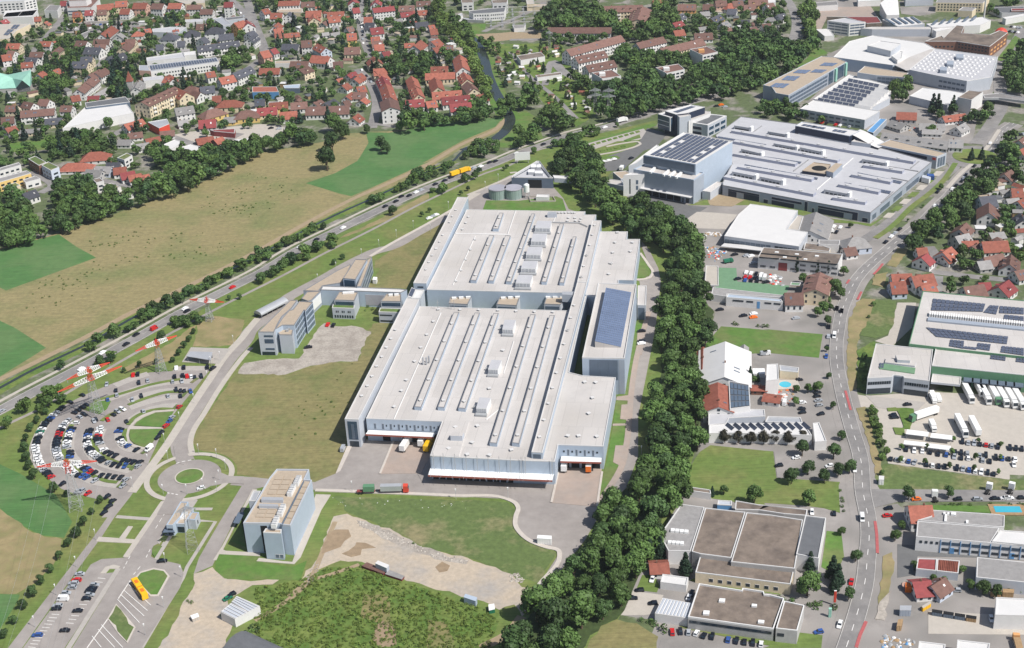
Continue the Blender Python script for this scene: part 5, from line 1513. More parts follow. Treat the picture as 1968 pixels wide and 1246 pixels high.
# green dispatch hall
g0 = flat('dispatch_hall','huge dispatch hall with green edges and solar fields on its pale upper roof','dispatch hall',"d2 1190,975 2200,1070 d3 2200,290 1280,188 1085,165",10.5,'green_cladding','membrane',cop='green_cladding')
for s,a,b2 in (("d2 1265,1030 1660,1070 1640,1130 1250,1120",12,3),("d2 1690,1080 1760,1085 1740,1150 1640,1135",3,3),("d2 1765,1085 1947,1100 1947,1150 1760,1140",6,2),("d2 1500,1075 1640,1090 1630,1140 1480,1120" if 0 else "d2 1800,1150 1947,1165 1947,1200 1790,1185",4,2),("d3 1210,38 1830,108 1820,165 1290,110",16,3),("d3 1395,130 1500,140 1495,200 1385,180",4,3),("d3 1600,155 1700,165 1690,215 1590,200",4,2),("d3 1500,180 1600,190 1590,208 1495,198",4,1),("d3 1780,178 1947,195 1947,250 1770,225",6,3)):
 pv_rows(g0,s,10.6,a,b2,gap=.06,lift=.35)
A,B,C,D = quadpts("d2 1240,1135 1960,1215 1958,1235 1235,1160",11)
for k in range(40):
 a,b2 = A + (B - A) * (k + .1) / 40,A + (B - A) * (k + .7) / 40
 d2,c2 = D + (C - D) * (k + .1) / 40,D + (C - D) * (k + .7) / 40
 bx('roof_light',[tuple(v.xy) for v in (a,b2,c2,d2)],10.5,12.2,'paint_white',g0)
bx('roof_walkway',"d2 1230,1165 1960,1240 1960,1262 1225,1190",10.5,11.4,'steel_cladding',g0)
gl = flat('dispatch_hall','lower front range of the dispatch hall, green-clad above the truck docks','dispatch hall',"d3 1286,192 2200,292 2200,422 1257,327",9.5,'green_cladding','membrane',cop='pale_coping')
for s,a,b2 in (("d3 1700,243 1812,255 1808,290 1694,275",5,2),("d3 1890,265 1960,272 1960,305 1885,297",3,2)):
 pv_rows(gl,s,9.6,a,b2,gap=.06,lift=.35)
k = find_wall(gl,"d3 1600,365")
for j in range(7):
 fac(gl,k,1,.28 + .066 * j,.33 + .066 * j,.5,4.6,m='dark_void',name='dock_door')
 fac(gl,k,1,.265 + .066 * j,.345 + .066 * j,4.7,5.2,m='slate_cladding',name='dock_hood',dep=4.0)
o = flat('dispatch_office','square pale office with green courtyard patches at the front of the dispatch hall','office building',"d3 838,162 1266,206 1240,442 1050,418 1042,405 972,396 960,410 775,420",9.0,'pale_cladding','membrane')
bx('sedum_bed',"d3 870,305 905,308 1135,340 1128,382 865,345",9,9.4,'green_yard',o)
pv_rows(o,"d3 866,303 900,307 896,345 860,342",9.2,2,2,lift=.3)
bx('plant_room',"d3 985,240 1100,250 1095,285 1000,280",9,11.5,'pale_cladding',o,'membrane')
bx('roof_block',"d3 915,265 1140,295 1130,325 905,298",9,9.9,'pale_cladding',o,'membrane')
for q in ("d3 865,415","d3 1145,430"):
 k = find_wall(o,q)
 fac(o,k,1,.03,.97,.3,3.2,m='glass',name='window_band')
 fac(o,k,10,.03,.97,5.4,7.0,fill=.85,m='glass')
k = find_wall(o,"d3 1005,400")
fac(o,k,1,.03,.97,.3,8.6,m='slate_glass',name='entrance_glazing')
flat('truck_canopy','flat pale canopy over the van bays beside the dispatch office','canopy',"d3 1262,388 1478,412 1470,470 1250,448",5,'pale_cladding','membrane',z0=4.2)
for q,lab in (("s2 612,1040 862,1072 850,1122 602,1092",'white-roofed carport beside the small delivery truck, west of the pair'),("s2 892,1080 1132,1112 1126,1160 876,1132",'white-roofed carport nearest the parked white trailers'),("s2 582,1165 836,1192 830,1232 572,1207",'white-roofed carport at the planted end of the car park'),("d3 1240,905 1400,925 1395,955 1228,935",'white-roofed carport between the two middle rows of parked cars')):
 shelter('carport',lab,'carport',q,2.9,'paint_white',None,group='white carports in the dispatch car park')
# south-eastern businesses
o = flat('blue_white_factory','long white factory with blue frames and windows under a grey roof','factory',"d4 1150,297 1762,347 1750,372 1700,452 1947,478 2100,492 2100,495 1140,412",7,"white_wall","grey_tile",lip=.2)
k = find_wall(o,"d4 1500,445")
fac(o,k,10,.2,.98,1.4,2.6,fill=.7,m='glass')
fac(o,k,10,.2,.98,4.2,5.6,fill=.82,m='blue_glass')
for u in (.28,.75):
 fac(o,k,1,u,u + .03,.2,3,m='blue_metal',name='door')
for j in range(11):
 fac(o,k,1,.195 + .078 * j,.2 + .078 * j,.2,6.6,m='blue_metal',name='frame_post',dep=.25)
fac(o,k,4,.02,.19,4.2,5.4,fill=.5,m='glass')
flat('white_factory','white-roofed east end of the blue-framed factory','factory',"d4 1770,366 2100,392 2100,490 1705,452",7.4,'white_wall','white_membrane')
o = flat('rear_range','grey-roofed rear range between the blue-framed factory and the garden lawn','factory',"d4 1256,216 1712,246 1802,256 1800,342 1762,345 1150,292 1252,262",6,'white_wall','grey_tile')
for q in ("d4 1355,240 1372,242 1368,295 1350,292","d4 1515,285 1532,287 1530,308 1512,306","d4 1345,225 1360,226 1358,240 1342,238","d4 1375,228 1390,229 1388,243 1372,241","d4 1405,225 1440,230 1436,248 1400,242"):
 bx('roof_light',q,6,6.8,'paint_white',o)
flat('open_shed','open shed with a brown-red sheet roof in the south-eastern yard','shed',"d4 1152,576 1296,582 1290,672 1140,656",3.5,'pale_cladding','maroon_tile')
o = flat('open_shed','open shed with a rusty orange corrugated roof in the south-eastern yard','shed',"d4 1298,582 1466,597 1456,690 1292,672",3.5,'pale_cladding','red_tile')
A,B,C,D = quadpts("d4 1302,584 1462,598 1452,686 1296,669",3.6)
for k in range(12):
 a,b2 = A + (B - A) * (k + .1) / 12,A + (B - A) * (k + .5) / 12
 d2,c2 = D + (C - D) * (k + .1) / 12,D + (C - D) * (k + .5) / 12
 bx('roof_rib',[tuple(v.xy) for v in (a,b2,c2,d2)],3.6,3.85,'red_tile',o)
flat('grey_hall','large grey sheet-roofed hall at the right edge behind trees','hall',"d4 1596,566 2150,622 2150,775 1590,716",6,'pale_cladding','grey_tile',lip=.1)
o = flat('white_hall','white hall at the right edge above the concrete yard','hall',"d4 1738,870 2150,892 2150,1012 1730,1002",6.5,'white_wall','white_membrane')
flat('white_hall','white-roofed hall cut by the lower edge, west one by the yard','hall',"d4 1162,1198 1360,1222 1350,1310 1150,1280",5,'white_wall','white_membrane')
flat('white_hall','white-roofed hall cut by the lower edge, east one by the yard','hall',"d4 1448,1188 1692,1215 1680,1310 1440,1280",5,'white_wall','white_membrane')
x,y = P("d4 1825,207",.5)[0]
o = empty('swimming_pool',(x,y,0))
mb = MB()
mb.box(0,0,.1,15,8,.4,-.1)
mb.obj('terrace','timber',o)
mb = MB()
mb.box(0,0,.5,11,4.5,.08,-.1)
mb.obj('basin','pool_water',o)
tag(o,'long bright blue pool with a wooden terrace at the right edge','swimming pool')
# bottom edge: site huts and the black arched hall
for q,lab in (("a4 1772,856 1945,932 1856,978 1732,902",'white site building with ribbed metal roof beside the gravel yard, rear half'),("a4 1730,908 1857,977 1757,1030 1650,975",'white site building with ribbed metal roof beside the gravel yard, front half')):
 o = flat('site_building',lab,'site building',q,4,'white_wall','pale_cladding',lip=.1)
 A,B,C,D = quadpts(q,4)
 for k in range(4):
  a,b2 = D + (A - D) * (k + .15) / 4,D + (A - D) * (k + .3) / 4
  d2,c2 = C + (B - C) * (k + .15) / 4,C + (B - C) * (k + .3) / 4
  bx('roof_light',[tuple(v.xy) for v in (a,b2,c2,d2)],4,4.4,'white_membrane',o)
barrel('arched_hall','black arched storage hall cut by the lower edge','storage hall',"a4 1745,1150 b4 140,1290",17,7,.2,'slate_roof','slate_roof')
# ================================================================ the town: gabled houses, apartment rows, flats
ROOFC = dict(r=('red_tile','red'),b=('brown_tile','brown'),m=('maroon_tile','dark red'),d=('dark_tile','slate'),g=('grey_tile','grey'),w=('white_membrane','white'),t=('gravel_roof','tan'))
WALLC = dict(w='white',c='cream',y='yellow',p='pink',l='pale_blue',o='orange',g='grey',b='brick')
HOUSES = []
def house(fr,t):
 v = t.split(',')
 x1,y1,x2,y2,wd = (float(q) for q in v[:5])
 st = v[5]
 rc,wc = st[0],st[1]
 rest = st[2:]
 hip = rest.endswith('h')
 rest = rest.rstrip('h')
 hr = (float(rest) if rest else 9.0) * 1.12
 wd *= 1.1
 a,b2 = (Vector(G(fr[0] + x / fr[2],fr[1] + y / fr[2],hr)) for x,y in ((x1,y1),(x2,y2)))
 d = b2 - a
 L = d.length
 if L < 5:
  mid = (a + b2) / 2
  d = d.normalized() if L > .1 else Vector((1,0))
  a,b2,L = mid - d * 4,mid + d * 4,8.0
 ang = math.atan2(d.y,d.x)
 c = (a + b2) / 2
 L *= 1.04
 slope = .72 if wd < 14 else .42
 he = max(2.6,hr - slope * wd / 2)
 X,Y = L / 2,wd / 2
 if hip:
  X += Y * .55
 w2 = MB()
 if hip:
  w2.prism([(-X,-Y),(X,-Y),(X,Y),(-X,Y)],0,he)
 else:
  vs = [(-X,-Y,0),(X,-Y,0),(X,Y,0),(-X,Y,0),(-X,-Y,he),(X,-Y,he),(X,Y,he),(-X,Y,he),(-X,0,hr),(X,0,hr)]
  w2.add(vs,[(0,1,5,4),(2,3,7,6),(1,2,6,9,5),(3,0,4,8,7)])
 wm = WALLC[wc] + '_render' if wc != 'b' else 'brick'
 big = L > 26 and hr > 9.5
 o = w2.obj('apartment_house' if big else 'house',wm,loc=(c.x,c.y,0))
 o.rotation_euler.z = ang
 # roof: two tiled slopes with eaves and a little thickness
 e,th = .45,.22
 r = MB()
 zo = he - e * slope
 if hip:
  rx = max(X - Y * 1.0,.6)
  for dz in (0,):
   vs = [(-X - e,-Y - e,zo),(X + e,-Y - e,zo),(X + e,Y + e,zo),(-X - e,Y + e,zo),(-rx,0,hr),(rx,0,hr)]
   r.add(vs,[(0,1,5,4),(2,3,4,5),(1,2,5),(3,0,4),(3,2,1,0)])
 else:
  xs = X + e
  vs = []
  for x in (-xs,xs):
   vs += [(x,-Y - e,zo),(x,0,hr),(x,Y + e,zo),(x,-Y - e,zo + th),(x,0,hr + th),(x,Y + e,zo + th)]
  r.add(vs,[(3,9,10,4),(4,10,11,5),(0,3,4,1),(1,4,5,2),(7,10,9,6),(8,11,10,7),(0,6,9,3),(5,11,8,2),(0,1,7,6),(1,2,8,7)])
 ro = r.obj('roof',ROOFC[rc][0],o)
 rr = random.Random(int(x1 * 7 + y1 * 13))
 # chimney, dormers and roof windows
 if rr.random() < .7 and not big:
  ch = MB()
  ch.box(rr.uniform(-.3,.3) * L,.2,hr - .6,.7,.7,1.7)
  ch.obj('chimney','brick',ro)
 if big:
  for k in range(int(L / 14)):
   ch = MB()
   ch.box(-X + 7 + 14 * k,.3,hr - .5,.9,.7,1.5)
   ch.obj('chimney','brick',ro)
 if not hip and rr.random() < .45 and L > 9 and wd > 8:
  for k in range(max(1,int(L / 7))):
   dx = -X + (k + .5) * L / max(1,int(L / 7))
   for s in ((-1,) if rr.random() < .6 else (-1,1)):
    y0 = s * Y * .62
    zb = hr - slope * Y * .62
    dm = MB()
    dm.box(dx,y0 * .82,zb - .5,1.8,Y * .38,1.6,0,0)
    dm.box(dx,y0 * .82,zb + 1.1,2.2,Y * .46,.15,0,1)
    dm.obj('dormer',[wm,ROOFC[rc][0]],ro)
 elif not hip and rr.random() < .6:
  sk = MB()
  for k in range(rr.randint(1,3)):
   dx,s = rr.uniform(-.38,.38) * L,rr.choice((-1,-1,1))
   q0,q1 = .35,.58
   sk.add([(dx - .5,s * Y * q1,hr - slope * Y * q1 + th + .08),(dx + .5,s * Y * q1,hr - slope * Y * q1 + th + .08),(dx + .5,s * Y * q0,hr - slope * Y * q0 + th + .08),(dx - .5,s * Y * q0,hr - slope * Y * q0 + th + .08)],[(0,1,2,3) if s < 0 else (3,2,1,0)])
  tag(sk.obj('roof_window','white_wall' if rc in 'bmd' and rr.random() < .5 else 'slate_glass',ro),kind='stuff')
 # windows of the four fronts, too small to tell one by one: one fine mesh per house
 wi = MB()
 fl_n = max(1,int(he / 2.7))
 hs = he / fl_n
 nx = max(2,int(L / 3.0))
 for f in range(fl_n):
  z = f * hs + hs * .36
  for k in range(nx):
   x = -X + (k + .5) * 2 * X / nx
   for s in (-1,1):
    wi.box(x,s * Y,z,1.15,.16,hs * .44,bottom=True)
  ny = max(1,int(wd / 3.6))
  for k in range(ny):
   y = -Y + (k + .5) * wd / ny
   for s in (-1,1):
    wi.box(s * X,y,z,.16,1.1,hs * .44,bottom=True)
 if not hip and hr - he > 2.4:
  for s in (-1,1):
   wi.box(s * X,0,he + .5,.16,1.5,1.2,bottom=True)
 tag(wi.obj('window','glass',o),kind='stuff')
 if big and wc != 'g':
  for k in range(max(2,int(L / 9))):
   x = -X + (k + .5) * 2 * X / max(2,int(L / 9))
   bb = MB()
   for f in range(1,fl_n):
    bb.box(x,-Y - .6,f * hs,3.4,1.2,1.0,bottom=True)
   if fl_n > 1:
    bb.obj('balcony','white_wall' if rr.random() < .6 else wm,o)
 p2 = [(c.x + math.cos(ang) * x - math.sin(ang) * y,c.y + math.sin(ang) * x + math.cos(ang) * y) for x,y in ((-X,-Y),(X,-Y),(X,Y),(-X,Y))]
 FOOTP.append(p2)
 return o,(c.x,c.y),rc,wc,big,hip,L
CLUST = {}
TOWN = [
 ("old town's north-west corner","q1 500,250,590,242,9,rc 1060,178,1165,172,10,ro 1240,155,1350,150,10,mw 1615,380,1465,495,12,rw 110,635,290,632,10,rc 120,738,215,742,10,bw 50,800,120,790,11,rw 590,602,745,605,9,rw 450,757,630,757,9,bw 390,835,545,842,9,dw 860,678,745,765,7,bc 310,915,470,900,9,rw "
     "1120,592,1265,600,10,bw 1370,575,1590,570,10,bw 1390,645,1540,645,10,bw 1250,685,1470,695,12,dw 1180,828,1340,823,9,dc 1560,830,1790,768,12,dw 1060,895,1280,900,11,dc 545,1075,620,1035,9,rw 770,1025,850,995,9,rc 1830,575,1962,570,11,bc10 1850,612,1762,690,10,bc9 1760,128,1890,128,11,rw 1410,78,1640,52,12,rc10 1680,22,1840,12,12,rc10 1410,152,1540,142,10,bc 1700,505,1745,478,12,gw8 "
     "1520,990,1385,1060,10,bw 1350,1110,1250,1200,10,bw 880,20,960,15,10,mw 640,330,680,310,8,rc6 30,300,60,290,8,mc6"),
 ("villas behind the school","q2 60,45,245,45,12,rp11 330,52,490,57,11,bw11 570,48,750,48,11,rw11 830,78,1030,70,9,bw 1370,35,1490,30,10,mw14 1030,138,1200,134,10,bw 1640,298,1510,335,11,ro12 1712,338,1680,292,12,mw11 500,485,630,485,12,dw12h 830,440,950,430,12,dw12h 1140,400,1300,390,12,dw12h 380,652,480,645,10,dw8 690,602,790,595,10,dw8 1010,562,1080,535,11,dw9 1290,505,1490,485,11,dw8 980,675,1560,595,10,dw9 1700,475,1790,445,10,dw9 1720,562,1800,505,10,dw9 60,460,150,455,9,rw7h 1910,750,1980,735,12,rp11 570,1085,620,1150,9,rw8 1100,1055,1215,1035,9,rw8 1290,1135,1490,1092,11,rw10 1490,1065,1735,965,11,dw10 970,355,1100,350,11,bc6 620,440,700,430,9,rw6 210,430,290,415,8,rp6"),
 ("copper church quarter","a1 740,522,662,562,10,bw 672,588,580,668,10,bw 530,722,590,712,9,rw7 660,722,740,717,9,mw5 700,712,810,652,8,gw4 1040,602,1010,655,9,gw8 1062,762,1300,652,14,bc12 1312,652,1390,692,12,rc11 1240,572,1300,580,10,rw8 1400,642,1480,652,11,bw9h 1440,682,1500,692,10,bw8 1500,652,1600,642,11,dw9 1590,722,1650,717,10,rw8 1650,752,1780,747,11,rc8h 1530,832,1640,802,12,by8h 1310,812,1440,792,11,gw9 1780,832,1900,822,12,by8h 50,792,130,792,9,bc 180,762,250,772,9,bw 300,742,370,747,10,bw 160,832,400,812,10,bw9 460,792,540,792,9,bw 10,882,100,872,10,bw 40,962,110,942,8,rw6 340,892,460,882,9,dc6 160,972,300,962,8,gc4"),
 ("sheds below the supermarket","a1 930,932,1060,892,10,rw7 960,1000,1060,987,9,bw5 1090,1042,1190,1022,9,rw5 890,1047,980,1047,8,gw5 1020,1082,1110,1067,9,gw5 1490,902,1610,892,12,mg7 640,1142,780,1132,12,rw7h 480,1222,650,1217,12,rw6h 1470,1040,1590,1020,12,rb5 1600,1045,1660,1025,9,rb5 1330,905,1400,895,9,gw5 1680,880,1760,875,9,gy5 1200,985,1300,975,9,bw5"),
 ("terraces beside meadow trees","a2 850,52,940,42,9,rw6 900,92,1000,72,9,mw6 960,110,1050,92,8,rw6 1020,115,1110,97,8,rw6 1060,133,1160,108,8,rw6 650,62,760,70,9,gg6 720,38,830,42,9,gl6 800,12,900,10,9,dw7 170,243,260,213,9,dw7"),
 ("yellow house quarter","q3 20,145,110,125,10,rw10 160,192,320,188,11,rw10 400,205,430,175,11,dw9 280,20,570,8,14,rw10 600,35,780,22,11,bw8 670,165,880,155,12,rc10 780,258,770,205,11,rc8 980,180,1210,168,12,rw9 990,258,1150,243,10,rw8 1215,243,1290,238,9,rw5 1350,20,1352,-20,10,mw9 1340,122,1430,112,10,mw9 1672,35,1685,-10,10,mw9 1640,122,1930,92,13,mw10 1510,253,1625,248,11,rw8 1530,333,1660,333,12,dw8 1600,412,1770,393,12,mw9 1610,543,1730,533,11,rw8 1630,602,1770,593,11,bw8 1660,653,1790,643,11,rw9 1250,402,1330,383,9,bw8 1260,493,1390,483,12,ry10 1230,692,1440,683,12,bc9 1672,872,1640,822,12,rc9 1650,1003,1790,993,11,rc9 1770,762,1870,742,9,mw8 220,422,290,412,8,rw7 210,492,300,482,9,rw7 370,492,440,482,8,rc6 480,482,560,472,8,rc5 "
     "330,640,560,645,10,dg8 600,595,740,585,12,bw10 832,635,950,695,10,rl9 760,805,1010,825,12,rw9 1060,903,1190,893,10,bw6 150,722,220,702,9,mw8 450,893,700,893,11,bw7 560,1012,700,965,13,bc8 0,995,280,988,10,rw6 1290,1062,1380,1042,8,mw5 1400,1092,1450,1072,9,rw7 1740,1102,1800,1082,10,rc9 200,380,260,330,9,rw6 900,330,960,300,8,bw5 1050,390,1130,380,8,gw5 1050,480,1120,470,8,gw5 900,480,990,470,8,gw4 1420,265,1480,250,7,gw5"),
 ("long street's bend","b1 690,562,740,542,8,mw5 740,592,790,562,9,rw6 760,652,820,642,10,rw6 650,642,690,622,9,rw6 740,692,830,692,10,bw6 680,722,720,692,8,rw5 790,752,820,732,9,rw5 660,762,700,752,8,bw5 730,882,770,852,10,rw6 390,802,700,792,12,bw8 440,772,490,747,9,bw5 520,772,590,742,10,dw5 110,772,240,762,10,ry7 270,772,385,762,10,bw7 20,812,160,802,11,mc7 190,842,310,832,11,rw7 0,747,70,742,10,dc7 950,572,975,622,10,mw9 978,627,995,674,10,rw9 997,677,1012,727,10,rw9 1000,737,1015,802,13,bw12 900,532,960,512,10,rc8 610,595,650,585,7,rw4"),
 ("river avenue quarter","b1 1170,572,1195,637,9,rc8 1195,647,1225,707,9,rc8 1320,502,1440,497,10,rc8 1280,552,1490,542,10,rc8 1345,582,1370,652,10,rc8 1330,692,1540,677,11,rc8 1530,412,1555,502,11,rw10 1560,542,1590,592,10,rc8 1590,612,1640,662,10,bc8 1130,752,1260,742,11,mw8 1280,762,1350,752,10,rw7 1400,732,1600,712,11,mw8 1460,782,1610,767,11,mw9 1660,712,1740,702,10,rw7 1190,342,1240,302,12,rw9 1320,312,1370,292,11,rw8 1330,362,1400,342,11,rw7 1120,327,1190,322,8,rw5 1310,222,1360,217,10,rw7 1300,192,1340,187,9,rw6 1200,172,1290,162,9,dw6 1090,97,1180,87,9,mw7 1190,82,1290,77,9,rw6 1080,47,1190,42,10,bw7 1210,12,1310,7,10,bw8 1040,150,1090,140,7,gw4 1400,345,1480,340,10,bw6"),
 ("apartment park above wood","c1 430,372,820,267,11,bw12 490,427,700,382,11,bw11 570,491,770,452,11,bw11 950,322,1140,277,10,bw11 1130,362,1430,292,11,bc10 295,207,750,207,10,bw8 890,227,975,224,11,bw6 480,22,560,16,10,dl7 r3 560,112,1190,88,17,bc12 1190,112,1120,330,17,bc11"),
 ("streets above big wood","r1 350,48,530,48,11,bo7 610,48,710,48,10,bl7 740,15,850,8,10,bp9 920,15,1020,8,10,bc8 1090,5,1280,-3,10,by7 850,45,920,28,10,rw7h 870,95,960,98,10,dw7 1040,55,1160,52,10,bw7 1270,45,1340,32,10,bw9 690,195,780,152,10,dy7 800,245,860,222,9,gw6 820,305,900,292,9,bw5 310,175,390,142,9,dw7 290,245,380,222,9,mw7 300,325,400,312,10,rw7 1390,155,1460,142,10,dw7 1230,255,1310,247,10,bw6 1100,295,1160,282,9,bw5 580,128,670,122,9,gw5 520,355,700,347,11,bw7 80,10,200,0,10,rc7 1180,190,1360,185,12,gw4 960,215,1090,210,9,dw4 560,290,650,280,8,gw4"),
 ("garden estate, main road","s1 910,643,1050,628,12,dl8 1000,792,1000,702,12,bw8 720,952,780,892,10,bg7 680,1022,800,992,11,gg7 745,1067,890,1062,9,rw5 940,1072,1170,1062,11,rw7 1150,422,1210,382,10,bw6 1220,562,1320,562,10,rw6 1170,662,1280,652,10,gw5 1290,102,1330,72,12,bw8 1290,192,1336,172,10,rw7 1300,802,1336,862,9,dw6 1110,470,1140,465,6,bw3 1140,580,1170,575,6,gw3 d2 1145,652,1215,647,9,rw6 1180,722,1220,692,10,mw7 1340,682,1400,642,10,rw7 1340,712,1390,692,9,rw5 1650,722,1780,692,10,bw6 1840,772,1850,702,10,bw7 1600,752,1690,742,9,gg5 960,847,1100,842,10,rw7 950,907,1055,902,11,rl7 1110,862,1260,842,11,rw8 1200,930,1250,920,8,rw6 1500,942,1640,922,11,bw7 1610,912,1690,907,9,mw5 1760,942,1830,892,11,mw7 1900,300,1940,280,9,rw6 1900,820,1947,810,9,bw6 1690,540,1790,530,9,gc4 1560,640,1600,620,7,bw4"),
 ("main road businesses","m 1225,752,1180,912,13,bc9 880,952,1050,952,11,bw8 1185,152,1125,328,20,gw7 d2 630,572,740,562,12,gl8h 600,652,680,642,9,bw5 c3 1612,152,1605,402,24,ww8 1555,456,1562,627,13,rw8 1445,188,1440,345,5,rb4 1752,172,1748,398,4,gw4 c4 1050,612,1180,607,8,rw4 d4 1090,182,1250,177,11,rw8 1120,752,1240,742,10,mw5 1290,762,1320,742,8,bl5 d3 95,560,30,552,7,rw3 c3 1810,478,1920,482,5,rb3"),
 ("workshops below brick office","d1 1340,872,1500,852,9,rw5 1440,952,1500,922,9,gw6 1000,840,1140,845,14,rg6 1170,925,1350,930,11,gw5 1190,970,1330,975,8,gw4 960,900,1060,930,10,gg5 900,995,1380,1060,10,gg6 1390,1045,1490,1050,10,gw7"),
]
for cl,s in TOWN:
 made = [house(fr,t) for fr,t in toks(s)]
 groups = {}
 for q in made:
  groups.setdefault((q[2],q[3],q[4],q[5]),[]).append(q)
 for (rc,wc,big,hip),lst in groups.items():
  lst.sort(key=lambda q: px_of(*q[1])[0])
  for k,q in enumerate(lst):
   kind = 'apartment house' if big else 'house'
   wn = WALLC[wc].replace('_',' ') if wc != 'b' else 'brick'
   lab = f"{wn} {kind}, {ROOFC[rc][1]} {'hipped' if hip else 'gable'} roof, " + (f"{nth(k + 1)} from left, {cl}" if len(lst) > 1 else cl)
   tag(q[0],lab,kind,'houses, ' + cl)
# flat-roofed buildings of the town
def rows_of_windows(o,where,n,zs,fill=.6,m='glass',h=1.3):
 k = find_wall(o,where)
 for z in zs:
  fac(o,k,n,.04,.96,z,z + h,fill=fill,m=m)
for q,lab,where in (("c1 612,548 760,525 832,572 690,592",'pale flat-roofed apartment block nearest the two pylons, in the wood',"c1 760,580"),("c1 1345,372 1470,350 1556,392 1442,417",'pale flat-roofed apartment block with an orange roof box, in the wood',"c1 1500,404"),("c1 1090,510 1260,481 1308,522 1172,552",'pale flat-roofed apartment block in the middle of the wood',"c1 1240,536")):
 o = flat('apartment_block',lab,'apartment block',q,12,'white_render','brown_tile',group='flat-roofed blocks in the wood')
 rows_of_windows(o,where,4,(1.2,3.9,6.6,9.3),.7)
 c = P(q,12)
 cx,cyy = (c[0][0] + c[3][0]) / 2 + 2,(c[0][1] + c[3][1]) / 2
 bx('lift_house',[(cx,cyy - 2),(cx + 5,cyy - 2),(cx + 5,cyy + 3),(cx,cyy + 3)],12,14.4,'orange_render' if 'orange' in lab else 'white_render',o)
